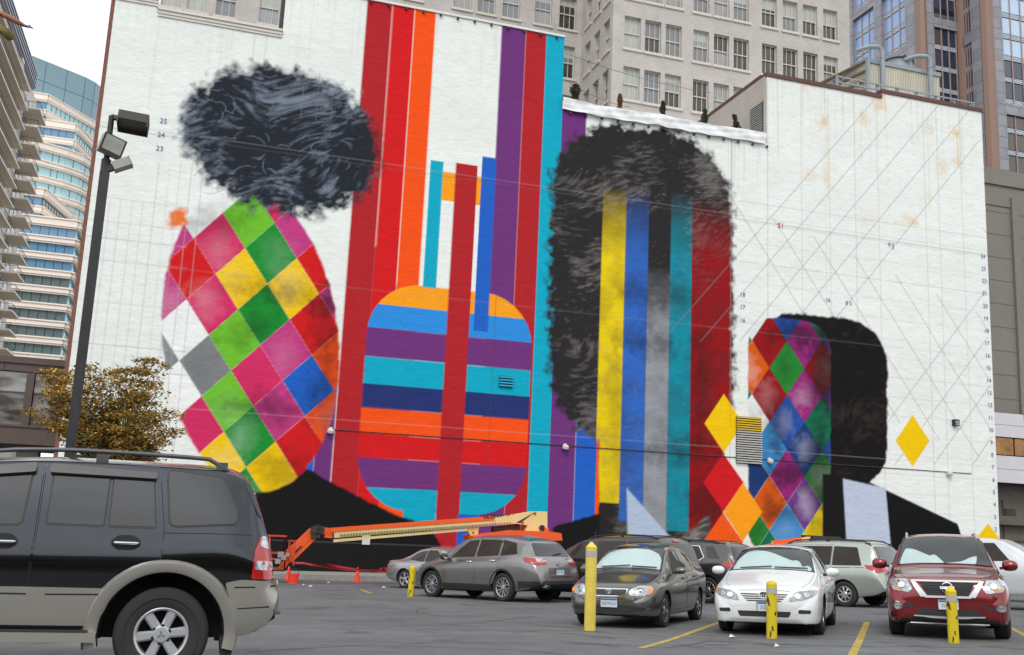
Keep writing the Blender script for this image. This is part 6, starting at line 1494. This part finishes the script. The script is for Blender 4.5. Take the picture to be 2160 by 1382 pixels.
c.door([(1.45, .42), (2.62, .42), (2.64, 1.1), (2.64, 1.6), (2.2, 1.57), (1.55, 1.1)]); c.door([(2.66, .42), (3.3, .44), (3.46, .70), (3.62, 1.1), (3.46, 1.6), (2.66, 1.6)])
c.patch('S', [(1.4, .27), (3.3, .27), (3.3, .40), (1.4, .40)], blackp, 'sill_trim', off=.012); c.line('S', [(2.5, .88), (3.3, .92), (4.3, 1.0)], .012, gapm, 'crease_shade', off=.002); c.rails(2.0, 4.0, .57, .05, blackp, .018); c.handle(3.35, 1.0, p_eq, .17)  # dark line along the side paints in the shade of a crease
EQ['spokew'] = 1.0
c.wheels('double', 5, .235, .22)
MB().tube([c.hit('T', 4.0, 0)[0], c.hit('T', 4.0, 0)[0] + Vector((-.12, 0, .30))], .004, 5).build('aerial', blackp, c.root)

# 9. pale green minivan ------------------------------------------------------
p_sn = paintm('pale_green_silver', (.42, .46, .41), .6, .26)
SN_ = vanspec(p_sn, 5.1, 1.74); sw = Vector((17.3, 24.43))
c = Car(SN_, 'minivan', 'pale green silver minivan between the white sedan and the dark red vehicle', 'van', sw + perp * .88 + hX * ((.98 + 3.03) - 5.1 / 2), hX)
greenhouse(c, [[(1.5, 1.06), (2.55, 1.07), (2.55, 1.57), (2.05, 1.55)], [(2.62, 1.08), (3.62, 1.10), (3.62, 1.59), (2.62, 1.59)], [(3.70, 1.10), (4.52, 1.10), (4.34, 1.56), (3.70, 1.59)]], tintb)
c.patch('R', rpoly([(-.68, 1.13), (.68, 1.13), (.60, 1.60), (-.60, 1.60)], .08), tint, 'rear_window', off=.01, both=False); c.patch('R', rpoly([(.48, .96), (.88, .90), (.86, 1.12), (.66, 1.10), (.50, 1.06)], .03), lamp_r, 'tail_light', off=.014, cell=.05)
c.patch('S', rpoly([(4.60, 1.11), (4.68, 1.0), (4.98, .92), (5.0, 1.0), (4.9, 1.09)], .02), lamp_r, 'tail_light', off=.014, cell=.05)
c.plate('R', .84, 'XGW 317', 0, d=.02); c.badge('R', 0, 1.02, [oval(.055, .036), oval(.017, .034), oval(.036, .016, cz=.018)], .006, d=.02)
c.line('R', [(-.85, .60), (-.5, .66), (.5, .66), (.85, .60)], .012, gapm, 'bumper_seam', off=.003, both=False); c.rails(2.2, 4.7, .62, .055, blackp, .02); c.wiper('R', [(.0, 1.16), (-.4, 1.20)])
c.door([(1.4, .4), (2.58, .4), (2.58, 1.64), (2.0, 1.60), (1.45, 1.05)]); c.door([(2.60, .4), (3.5, .42), (3.66, 1.06), (3.66, 1.64), (2.60, 1.64)]); c.line('S', [(3.7, 1.03), (4.6, 1.04)], .012, gapm, 'door_rail', off=.004)
c.patch('S', rpoly([(4.22, .92), (4.36, .92), (4.36, 1.05), (4.22, 1.05)], .03), p_sn, 'fuel_flap', off=.004)
c.mirror(1.55, 1.08, .22, p_sn, (.09, .12, .09)); c.handle(2.4, .98, p_sn, .18); c.wheels('cover', 8, .21, .21)

# 10. white pickup ---------------------------------------------------------------
p_pk = paintm('silver_white', (.60, .62, .64), .15, .3)
PK = dict(L=5.8, R=.40, fo=1.0, wb=3.64, paint=p_pk, crown=.02, shoulder=.03, tuck=.08, gap=.07,
    top=[(0, .7), (.02, .95), (.1, 1.10), (.5, 1.16), (1.3, 1.22), (1.45, 1.30), (1.95, 1.72), (2.2, 1.84), (2.9, 1.87), (3.6, 1.84), (3.74, 1.75), (3.86, 1.32), (3.95, 1.30), (5.7, 1.30), (5.77, 1.24), (5.8, 1.0)],
    bot=[(0, .45), (.1, .40), (1, .40), (5, .45), (5.8, .55)], belt=[(0, .7), (.3, 1.05), (1.4, 1.18), (3.6, 1.22), (5.7, 1.22), (5.8, .9)],
    W=[(0, .8), (.06, .92), (.3, .98), (1, 1.0), (5.5, 1.0), (5.8, .95)], Wt=[(0, .75), (.3, .85), (1.3, .88), (2.1, .74), (3.6, .73), (3.85, .9), (5.7, .93), (5.8, .9)])
def pkpos(px, py, t):
    q_ = atD(px, py, t); return Vector((q_.x, q_.y)) - hS * 1.0 + Vector((-hS.y, hS.x)) * .98
c = Car(PK, 'pickup_truck', 'silvery white pickup truck mostly hidden behind the dark red vehicle at the right edge', 'truck', pkpos(2133, 1182, 27.5), hS)
greenhouse(c, [[(1.9, 1.28), (2.85, 1.28), (2.85, 1.74), (2.3, 1.74)], [(2.95, 1.28), (3.60, 1.28), (3.52, 1.72), (2.95, 1.74)]], tintb)
c.patch('R', rpoly([(-.6, 1.36), (.6, 1.36), (.58, 1.72), (-.58, 1.72)], .05), tintb, 'rear_window', off=.01, both=False); c.patch('R', rpoly([(.84, .85), (.95, .85), (.95, 1.2), (.84, 1.2)], .02), lamp_r, 'tail_light', off=.01)
c.wheels('spoke', 6, .24, .26)
p_r2 = paintm('red_truck_paint', (.26, .02, .02), .3, .3)
R2 = dict(PK); R2['paint'] = p_r2
c = Car(R2, 'pickup_truck', 'red pickup truck just showing over the silvery white truck at the right edge', 'truck', pkpos(2158, 1178, 33), hS)
greenhouse(c, [[(1.9, 1.28), (2.85, 1.28), (2.85, 1.74), (2.3, 1.74)], [(2.95, 1.28), (3.60, 1.28), (3.52, 1.72), (2.95, 1.74)]], tint); c.wheels('spoke', 6, .24, .26)
# ================================================================== STREET FURNITURE
ypost = mat('post_yellow', srgb(222, 198, 84), .6, var=.10, vscale=5)
def scuffed():
    m = mat('scuffed_yellow', srgb(214, 190, 20), .55); t = m.node_tree; N = t.nodes; L = t.links; b = N['Principled BSDF']; tc = N.new('ShaderNodeTexCoord'); n = N.new('ShaderNodeTexNoise'); n.inputs['Scale'].default_value = 11; n.inputs['Detail'].default_value = 3
    mp = N.new('ShaderNodeMapping'); mp.inputs['Scale'].default_value = (1, 1, .45); mp.inputs['Location'].default_value = (.3, .2, .7); L.new(tc.outputs['Object'], mp.inputs[0]); L.new(mp.outputs[0], n.inputs[0])
    r = N.new('ShaderNodeValToRGB'); r.color_ramp.elements[0].position = .57; r.color_ramp.elements[0].color = (*srgb(214, 190, 20), 1); r.color_ramp.elements[1].position = .60; r.color_ramp.elements[1].color = (*srgb(74, 50, 26), 1); L.new(n.outputs[0], r.inputs[0]); L.new(r.outputs[0], b.inputs['Base Color']); return m
scf = scuffed(); tape = mat('reflective_tape', srgb(178, 176, 170), .35)
def post(px, py, pyt, r, depth, lab, m, cap, band=True, lean=0.0):
    p = onG(px, py) if depth is None else atD(px, py, depth); base = Vector((p.x, p.y, zg(p.y, p.x)))
    t = (base - CAM).dot(FW); h = (py - pyt) * t / F_PX; M = Matrix.Translation(base) @ Matrix.Rotation(lean, 4, (FW.x, FW.y, 0))
    o = thing('bollard', lab, 'bollard', M=M, group='yellow parking bollards')
    MB().lathe([(r, -.05), (r, h - .02)], 24).build('post', m, o, 40)
    if cap == 'cone': MB().lathe([(r, h - .02), (r * 1.02, h + .0), (r * .2, h + .085), (0, h + .09)], 24).build('cap', m, o, 40)
    else: MB().lathe([(r, h - .02), (r * .97, h + .012), (r * .7, h + .035), (0, h + .045)], 24).build('cap', m, o, 50)
    if band: MB().lathe([(r + .001, h - .16), (r + .004, h - .158), (r + .004, h - .062), (r + .001, h - .06)], 24).build('reflective_band', tape, o, 40)
post(1244, 1330, 1158, .097, None, 'tall clean yellow post with a pointed cap in front of the dark grey sedan', ypost, 'cone', lean=radians(-.5))
post(1628, 1344, 1232, .084, 16.55, 'short scuffed yellow post with a grey band in front of the white sedan', scf, 'dome')
post(2012, 1352, 1246, .082, 16.2, 'short yellow post with a pointed cap in front of the dark red vehicle', scf, 'cone', lean=radians(-1.5))
post(866, 1253, 1193, .085, 28.8, 'distant scratched yellow post by the front wheel of the silver brown crossover', scf, 'dome', band=False, lean=radians(1.0))
# cones
con = mat('cone_orange', srgb(238, 62, 28), .5, var=.06); 
for px, py, h, lab in ((602, 1220, .52, 'orange traffic cone beside the orange boom arm at the left'), (751, 1227, .56, 'orange traffic cone standing alone in front of the black wall')):
    p = onG(px, py); t = (p - CAM).dot(FW); p = Vector((p.x, min(p.y, 42), 0)); p.z = zg(p.y)
    o = thing('traffic_cone', lab, 'traffic cone', loc=p, group='orange traffic cones')
    MB().box(-.18, .18, -.18, .18, .0, .035).build('base', con, o); MB().lathe([(.135, .035), (.12, .07), (.03, h), (.026, h + .01), (.0, h + .01)], 20).build('cone', con, o, 40)
# red barrier tape
tpm = mat('red_tape', srgb(176, 28, 36), .4)
def tapeline(a, b, s, w_=.08, n=26, seed=0):
    a = Vector(a); b = Vector(b); V = []; F = []; rr_ = random.Random(seed)
    for i in range(n + 1):
        t = i / n; c = a.lerp(b, t) - Vector((0, 0, s * 4 * t * (1 - t))); ang = .5 * sin(t * 9 + seed); d = Vector((0, sin(ang), cos(ang))) * w_ / 2; V += [c - d, c + d]
    for i in range(n): F.append((2 * i, 2 * i + 1, 2 * i + 3, 2 * i + 2))
    return V, F
tpo = MB(); Yt = 41.0
tpo.add(*tapeline(atY(573, 1178, Yt), atY(640, 1188, Yt), .04)); tpo.add(*tapeline(atY(640, 1188, Yt), atY(815, 1203, Yt), .10, seed=2)); tpo.add(*tapeline(atY(690, 1190, Yt), atY(815, 1206, Yt), .06, seed=5))
for k in range(9): a = atY(798 + k * 2.2, 1205 + (k % 3), Yt); tpo.add(*tapeline(a, a + Vector((.35, .1, .08 - .05 * (k % 4))), -.08, seed=k, n=6))
tag(tpo.build('barrier_tape', tpm), 'red barrier tape strung low in front of the black foot of the wall', 'tape')

# ------------------------------------------------------------------ lamp post with floodlights
pm_ = mat('black_pole_paint', (.022, .022, .024), .5, var=.5, vscale=6, stretch=(1, 1, .25)); fh_ = mat('floodlight_bronze', (.030, .028, .026), .5); fhp = mat('floodlight_grey', srgb(160, 158, 150), .5, var=.08); fg = mat('floodlight_lens', srgb(150, 152, 140), .25, spec=.8, var=.2, vscale=6)
dP = 18.0; pb = atD(150, 950, dP); pt = atY(232, 300, pb.y); px_, py_ = pb.x, pb.y; zt_ = atY(241, 246, py_).z; zb_ = zg(py_)
px_ = (atY(166, 800, py_).x + atY(226, 330, py_).x) / 2
lp = thing('lamp_post', 'tall black square lamp post with floodlights behind the near vehicle at the left', 'lamp post', loc=(px_, py_, zb_))
zl_ = atY(222, 342, py_).z
MB().box(-.08, .08, -.08, .08, .0, zl_ - zb_ - .2).build('pole', pm_, lp)
MB().tube([(0, 0, zl_ - zb_ - .2), (0, 0, zt_ - zb_)], .052, 12).tube([(0, 0, zl_ - zb_ - .26), (0, 0, zl_ - zb_ + .05)], .085, 12).build('tenon', pm_, lp, 40)
MB().box(-.2, .2, -.2, .2, 0, .04).build('base_plate', pm_, lp)
def relz(px, py): q = atY(px, py, py_); return Vector((q.x - px_, 0, q.z - zb_))
# top box facing down/right
q = relz(281, 262); fl_ = link('floodlight', None, lp, Matrix.Translation(q) @ Matrix.Rotation(radians(3), 4, 'Y') @ Matrix.Rotation(radians(-8), 4, 'X'))
MB().box(-.27, .27, -.22, .22, -.0, .14).box(-.27, -.25, -.22, .22, -.11, -.0).box(.25, .27, -.22, .22, -.11, 0).box(-.25, .25, .20, .22, -.11, 0).box(-.25, .25, -.22, -.21, -.03, 0).build('housing', fh_, fl_)
MB().box(-.25, .25, -.2, .2, -.03, -.005).build('lens', mat('lens_shaded', srgb(92, 84, 66), .3), fl_)
MB().beam((-.40, 0, .06), (-.27, 0, .06), .08, .08).build('bracket', fh_, fl_)
# middle flood, glass towards the camera
q = relz(238, 314); tc_ = (CAM - Vector((px_, py_, 3.5))).normalized(); fz = Vector((tc_.x * .8 + .35, tc_.y, -.12)).normalized()
fl_ = link('floodlight', None, lp, frame(q + Vector((0, -.17, 0)), Vector((0, 0, 1)).cross(fz) + Vector((0, 0, -.22)), fz.cross(Vector((0, 0, 1)).cross(fz)), None))
MB().box(-.20, .20, -.17, .17, -.17, .03).build('housing', fhp, fl_); MB().box(-.21, .21, -.18, .18, .032, .055).build('bezel', fh_, fl_); MB().box(-.175, .175, -.13, .155, .056, .062).build('lens', fg, fl_)
MB().beam((0, 0, -.17), (0, 0, -.30), .1, .1).build('bracket', fh_, fl_)
# lower small flood turned away
q = relz(252, 349); fl_ = link('floodlight', None, lp, Matrix.Translation(q + Vector((0, -.02, 0))) @ Matrix.Rotation(radians(-28), 4, 'Y'))
MB().box(-.12, .20, -.13, .13, -.09, .07).build('housing', fhp, fl_); MB().box(-.30, -.12, -.06, .06, -.06, .05).build('bracket', fh_, fl_); MB().box(.20, .215, -.14, .14, -.10, .08).build('bezel', fhp, fl_)

# ------------------------------------------------------------------ street tree
lo_ = [mat('leaf_russet', srgb(168, 112, 50), .7, var=.3, vscale=3), mat('leaf_olive', srgb(138, 128, 56), .7, var=.3, vscale=3), mat('leaf_gold', srgb(198, 158, 66), .7, var=.25, vscale=3), mat('leaf_green', srgb(76, 84, 44), .7, var=.3, vscale=3)]
TY = 33.0
def tree():
    base = Vector((atY(225, 1000, TY).x, TY, zg(TY))); t = thing('street_tree', 'small street tree with russet autumn leaves before the left of the mural wall', 'tree', loc=base); rr_ = random.Random(8)
    def T(px, py, dy=0): q = atY(px, py, TY + dy); return q - base
    nodes = []; tr = MB(); tr.tube([(0, 0, -.05), (.03, 0, .8), (-.03, .02, 1.7), (.02, 0, 2.4)], [.10, .085, .075, .065], 8)
    tips = [(110, 790), (135, 830), (100, 870), (150, 900), (185, 840), (190, 800), (215, 790), (235, 785), (255, 800), (285, 780), (305, 775), (320, 790), (330, 830), (300, 850), (345, 885), (340, 915), (300, 920), (260, 900), (215, 910), (180, 880), (240, 850), (275, 830), (320, 950), (260, 950), (200, 950), (150, 800), (125, 805), (290, 900), (240, 940), (325, 870), (275, 960), (165, 860)]
    hub = Vector((.02, 0, 2.4)); clusters = []
    for i, (px, py) in enumerate(tips):
        dy = rr_.uniform(-1.5, 1.5); e = T(px, py, dy); st_ = Vector((0, 0, rr_.uniform(1.6, 3.0))); m1 = st_.lerp(e, .45) + Vector((rr_.uniform(-.1, .1), rr_.uniform(-.1, .1), .18)); m2 = st_.lerp(e, .75) + Vector((0, 0, .08))
        tr.tube([st_, m1, m2, e], [.035, .022, .013, .005], 6)
        for f in (.42, .6, .75, .88, 1.0):
            c = (m1.lerp(m2, (f - .42) / .33) if f < .75 else m2.lerp(e, (f - .75) / .25))
            clusters.append((c, .30 + .12 * (1 - f)))
            for k in range(2): d = Vector((rr_.uniform(-1, 1), rr_.uniform(-1, 1), rr_.uniform(-.2, .7))) * .46; tr.tube([c, c + d], [.007, .003], 4); clusters.append((c + d, .20))
    tr.build('trunk', barkm, t, 50)
    for li, mm_ in enumerate(lo_):
        m_ = MB(); r2 = random.Random(20 + li)
        for c, rad in clusters:
            top = c.z / 5.5
            wts = (2.6, 4.0, 2.0 + (c.x < -1.2) * 1.5, 3.0 if c.z < 3.8 else 1.2)
            for k in range(int(wts[li] * 4.6)):
                d = Vector((r2.gauss(0, 1.15), r2.gauss(0, 1.15), r2.gauss(0, .42))) * rad * .60; p = c + d; n = Vector((r2.gauss(0, .6), r2.gauss(0, .6), 1)).normalized(); a = n.orthogonal().normalized(); a.rotate(Matrix.Rotation(r2.uniform(0, 6.28), 3, n)); b = n.cross(a); L_ = r2.uniform(.045, .085)
                m_.add([p - a * L_, p - a * .1 * L_ + b * L_ * .5 + n * .008, p + a * L_ - n * .02, p - a * .1 * L_ - b * L_ * .5 + n * .008], [(0, 1, 2, 3)])
        stuff(m_.build('foliage', mm_, t))
tree()
shr = thing('shrub', 'low green bush under the skyway at the far left', 'shrub', loc=(-6.2, 36, zg(36))); m_ = MB(); rr2 = random.Random(3)
for i in range(2600):
    c = Vector((rr2.gauss(0, 1.6), rr2.gauss(0, .6), abs(rr2.gauss(0, .8)) + 1.0)); a = Vector((rr2.gauss(0, 1), rr2.gauss(0, 1), rr2.gauss(0, 1))).normalized(); b = a.orthogonal().normalized(); m_.add([c - a * .07, c + b * .04, c + a * .07, c - b * .04], [(0, 1, 2, 3)])
m_.build('leaves', lo_[1], shr); MB().tube([(0, 0, 0), (.1, 0, 1.4)], .06, 6).tube([(0, 0, 0), (-.6, 0, 1.5)], .04, 6).build('stem', barkm, shr)
# near twig with leaves hanging into the top left corner
nl = thing('leafy_twig', 'near twig with brown and green leaves hanging into the top left corner', 'leaf', loc=atD(-60, 20, 1.6))
o_ = atD(-60, 20, 1.6); q = lambda px, py, d=1.6: atD(px, py, d) - o_
MB().tube([q(-60, 20), q(-10, 26), q(18, 36), q(36, 46), q(52, 54), q(70, 60)], [.004, .003, .0045, .0045, .002, .001], 8).build('twig', mat('twig_brown', srgb(150, 96, 70), .6), nl, 60)
def leaf(pts, m, nm, bend=.01):
    P_ = [q(*p) for p in pts]; c = sum(P_, Vector()) / len(P_); n = (CAM - (c + o_)).normalized(); V = [c + n * bend] + P_; k = len(P_); V2 = [v - n * .002 for v in V]
    MB().add(V + V2, [(0, 1 + i, 1 + (i + 1) % k) for i in range(k)] + [(k + 1, k + 2 + (i + 1) % k, k + 2 + i) for i in range(k)] + [(1 + i, k + 2 + i, k + 2 + (i + 1) % k, 1 + (i + 1) % k) for i in range(k)]).build(nm, m, nl, 60)
leaf([(-30, 50), (-8, 46), (10, 56), (24, 64), (31, 74), (28, 84), (18, 87), (6, 76), (-8, 66), (-25, 62)], mat('leaf_turning', srgb(120, 104, 44), .6, var=.5, vscale=30), 'leaf')
leaf([(-30, 20), (-5, 23), (10, 24), (14, 30), (4, 34), (-14, 34), (-30, 32)], mat('leaf_brown', srgb(150, 90, 62), .6, var=.2, vscale=30), 'leaf')
leaf([(42, 50), (52, 54), (64, 52), (66, 56), (71, 60), (58, 59), (46, 56)], mat('leaf_mauve', srgb(140, 110, 140), .6), 'leaf', .003)

# ------------------------------------------------------------------ boom lifts
jo = mat('lift_orange', srgb(238, 92, 30), .45, var=.05, vscale=1.5); jc = mat('lift_cream', srgb(226, 202, 140), .5, var=.06, vscale=1.5); jd = mat('lift_dark', (.03, .03, .03), .6); jr = mat('lift_red_rail', srgb(196, 66, 50), .5)
JY = 39.5
def J(px, py, dy=0): return atY(px, py, JY + dy)
bl = thing('boom_lift', 'orange and cream boom lift with its arm stretched along the black wall foot', 'boom lift', loc=(0, 0, 0))
MB().beam(J(703, 1126), J(1098, 1096), .5, .30).build('boom', jc, bl)
MB().beam(J(698, 1118, -.27), J(1040, 1093, -.27), .03, .16).build('stripe', jo, bl)
ch = MB(); a, b = J(720, 1129, -.28), J(1075, 1104, -.28)
for k in range(58): c = a.lerp(b, k / 57); ch.box(c.x - .035, c.x + .035, c.y - .05, c.y, c.z - .045, c.z + .045)
stuff(ch.build('cable_track', mat('track_grey', srgb(140, 132, 108), .6), bl))
MB().beam(J(703, 1141, -.2), J(985, 1117, -.2), .12, .10).build('rail', jc, bl)
YX = Matrix.Rotation(radians(90), 4, 'X')
def plateJ(pts, y0, y1, m, nm): MB().prism([(J(*p).x, J(*p).z) for p in pts], -(JY + y1), -(JY + y0), M=YX).build(nm, m, bl, recalc=True)
plateJ([(1040, 1092), (1092, 1084), (1122, 1079), (1149, 1079), (1149, 1124), (1100, 1126), (1108, 1108), (1080, 1104), (1040, 1108)], -.32, .32, jc, 'turret_arm')
plateJ([(980, 1112), (1008, 1112), (1004, 1130), (990, 1130)], -.2, .2, jc, 'cradle')
plateJ([(1084, 1102), (1118, 1083), (1122, 1081), (1092, 1103)], -.335, -.322, jd, 'fold_edge')
for px, py in ((1128, 1083), (1102, 1102), (998, 1124)): MB().lathe([(.05, 0), (.05, .04), (0, .045)], 12, M=Matrix.Translation(J(px, py, -.33)) @ YX).build('pin', mat('brass', srgb(140, 110, 50), .4, metal=.6), bl)
MB().lathe([(.12, 0), (.12, .05), (.06, .05), (.06, .02), (0, .02)], 16, M=Matrix.Translation(J(1143, 1114, -.33)) @ YX).build('winch', jd, bl, 40)
link('lettering', text_mesh('ULTRABOOST', .24, jd, .004, .008, .9), bl, Matrix.Translation(J(1055, 1090, -.30)) @ Matrix.Rotation(radians(90), 4, 'X') @ Matrix.Rotation(radians(1), 4, 'Z'))
# turntable and chassis
plateJ([(985, 1130), (1070, 1118), (1150, 1121), (1168, 1124), (1170, 1139), (985, 1139)], -.9, .6, jo, 'turntable')
plateJ([(1040, 1112), (1095, 1106), (1095, 1118), (1040, 1122)], -.1, .3, jd, 'hydraulics')
cz0_ = zg(JY); b_ = J(1075, 1140); MB().box(b_.x - 2.2, b_.x + 2.6, JY - 1.1, JY + 1.0, cz0_ + .45, cz0_ + 1.0).build('chassis', jo, bl)
for sx in (-1.9, 1.9):
    for sy in (-1.15, 1.05): MB().lathe([(0, -.2), (.3, -.2), (.52, -.18), (.55, 0), (.52, .18), (.3, .2), (0, .2)], 24, M=Matrix.Translation((b_.x + sx, JY + sy, cz0_ + .55)) @ YX).build('wheel', rubber, bl, 40)
MB().box(J(1142, 1117).x, J(1150, 1117).x, JY - .4, JY - .2, J(1142, 1123).z, J(1142, 1113).z).build('beacon', jo, bl)
# knuckle, jib and basket
MB().beam(J(700, 1122, .02), J(676, 1119, .02), .34, .26).build('boom_nose', jo, bl); MB().beam(J(700, 1131, .0), J(684, 1129, .0), .3, .16).build('boom_nose', jo, bl)
kn = MB(); kn.lathe([(0, -.26), (.19, -.26), (.19, .26), (0, .26)], 14, M=Matrix.Translation(J(664, 1123)) @ YX); kn.box(J(656, 1120).x, J(674, 1120).x, JY - .28, JY + .28, J(660, 1134).z, J(660, 1115).z); kn.build('knuckle', jd, bl, 40)
kh = MB(); rk = random.Random(2)
for k in range(7): a = J(656, 1114 + k, -.25); kh.tube([a, a + Vector((.2, -.1, .12 - .03 * k)), J(684, 1112 + k * 2, -.2)], .02, 5)
kh.build('hose', jd, bl)
MB().beam(J(659, 1121), J(604, 1173), .26, .30).build('jib', jo, bl); MB().beam(J(663, 1133, .0), J(612, 1183), .22, .16).build('jib', jo, bl); MB().beam(J(636, 1152, -.14), J(622, 1166, -.14), .03, .06).build('slot', jd, bl)
MB().beam(J(612, 1172), J(592, 1202), .2, .2).build('jib_foot', jo, bl)
bs = MB(); x0, x1 = J(566, 1150).x, J(601, 1150).x; z0, z1 = J(600, 1203).z, J(600, 1131).z
for xx in (x0, (x0 + x1) / 2 + .3, x1): 
    for yy in (JY - .45, JY + .45): bs.beam((xx, yy, z0), (xx, yy, z1), .045, .045)
for zz_ in (z0 + .06, (z0 + z1) / 2, z1):
    for yy in (JY - .45, JY + .45): bs.beam((x0, yy, zz_), (x1, yy, zz_), .045, .045, up=Vector((0, 1, 0)))
    for xx in (x0, x1): bs.beam((xx, JY - .45, zz_), (xx, JY + .45, zz_), .045, .045)
bs.build('basket_rail', jr, bl); MB().box(x0, x1, JY - .45, JY + .45, z0 - .02, z0 + .03).build('basket_floor', jd, bl)
x2 = J(620, 1150).x; MB().beam((x1 + .06, JY - .4, z1 - .15), (x2, JY - .4, z1 - .15), .04, .04, up=Vector((0, 1, 0))).beam((x2, JY - .4, z1 - .15), (x2, JY - .4, z0 + .2), .04, .04).beam((x1 + .12, JY - .4, z1 - .2), (x1 + .12, JY - .4, z0 + .3), .05, .05).build('basket_rail', jr, bl)
MB().box(J(575, 1).x, J(598, 1).x, JY - .5, JY - .1, J(590, 1158).z, J(590, 1142).z).box(J(584, 1).x, J(596, 1).x, JY - .52, JY - .2, J(590, 1174).z, J(590, 1160).z).build('control_box', jd, bl)
MB().box(J(579, 1).x, J(588, 1).x, JY - .56, JY - .521, J(590, 1168).z, J(590, 1156).z).build('label_plate', scrap, bl)
for px, py, s_ in ((592, 1170, .10), (598, 1176, .08), (586, 1184, .09), (606, 1170, .06)): c = J(px, py, -.6); MB().box(c.x - s_, c.x + s_, c.y - .05, c.y + .1, c.z - s_, c.z + s_).build('tool_tray', mat('tray_grey', (.3, .3, .29), .7), bl)
pc = thing('paint_can', 'orange paint can on the ground under the boom lift basket', 'paint can', loc=Vector((J(617, 1200).x, JY - .6, zg(JY - .6))))
MB().lathe([(0, 0), (.18, 0), (.19, .34), (.17, .34), (.16, .3), (0, .3)], 18).build('can', con, pc, 40); MB().tube([(-.19, 0, .3), (-.15, 0, .46), (0, 0, .52), (.15, 0, .46), (.19, 0, .3)], .012, 5).build('handle', jd, pc)

# second lift, only its top shows over the vans
JY = 41.0
b2 = thing('boom_lift', 'second orange boom lift whose folded top shows above the pale green minivan', 'boom lift', loc=(0, 0, 0)); bl = b2
plateJ([(1586, 1160), (1650, 1146), (1742, 1139), (1745, 1170), (1586, 1170)], -.8, .7, jo, 'turntable')
MB().beam(J(1632, 1146), J(1738, 1137), .4, .18).build('boom', jc, bl); MB().beam(J(1632, 1144, -.22), J(1690, 1137, -.22), .03, .14).build('stripe', jo, bl)
plateJ([(1688, 1134), (1700, 1132), (1694, 1141), (1684, 1141)], -.4, -.1, jc, 'clamp')
MB().box(J(1692, 1).x, J(1744, 1).x, JY - .5, JY + .5, J(1700, 1139).z, J(1700, 1129).z).build('engine_cover', jd, bl); MB().box(J(1728, 1).x, J(1742, 1).x, JY - .62, JY - .51, J(1735, 1143).z, J(1735, 1135).z).build('beacon', jo, bl)
MB().box(J(1590, 1).x - .3, J(1900, 1).x, JY - .9, JY + .8, cz0_ + .4, J(1700, 1172).z).build('chassis', jo, bl)
plateJ([(1857, 1171), (1898, 1162), (1912, 1168), (1912, 1180), (1857, 1180)], -.3, .3, jo, 'boom_end')
for sx in (1600, 1700, 1850): 
    c = J(sx, 1180); MB().lathe([(0, -.2), (.3, -.2), (.52, -.18), (.55, 0), (.52, .18), (.3, .2), (0, .2)], 24, M=Matrix.Translation((c.x, JY - 1.1, cz0_ + .55)) @ YX).build('wheel', rubber, bl, 40)
cam.name = 'camera'
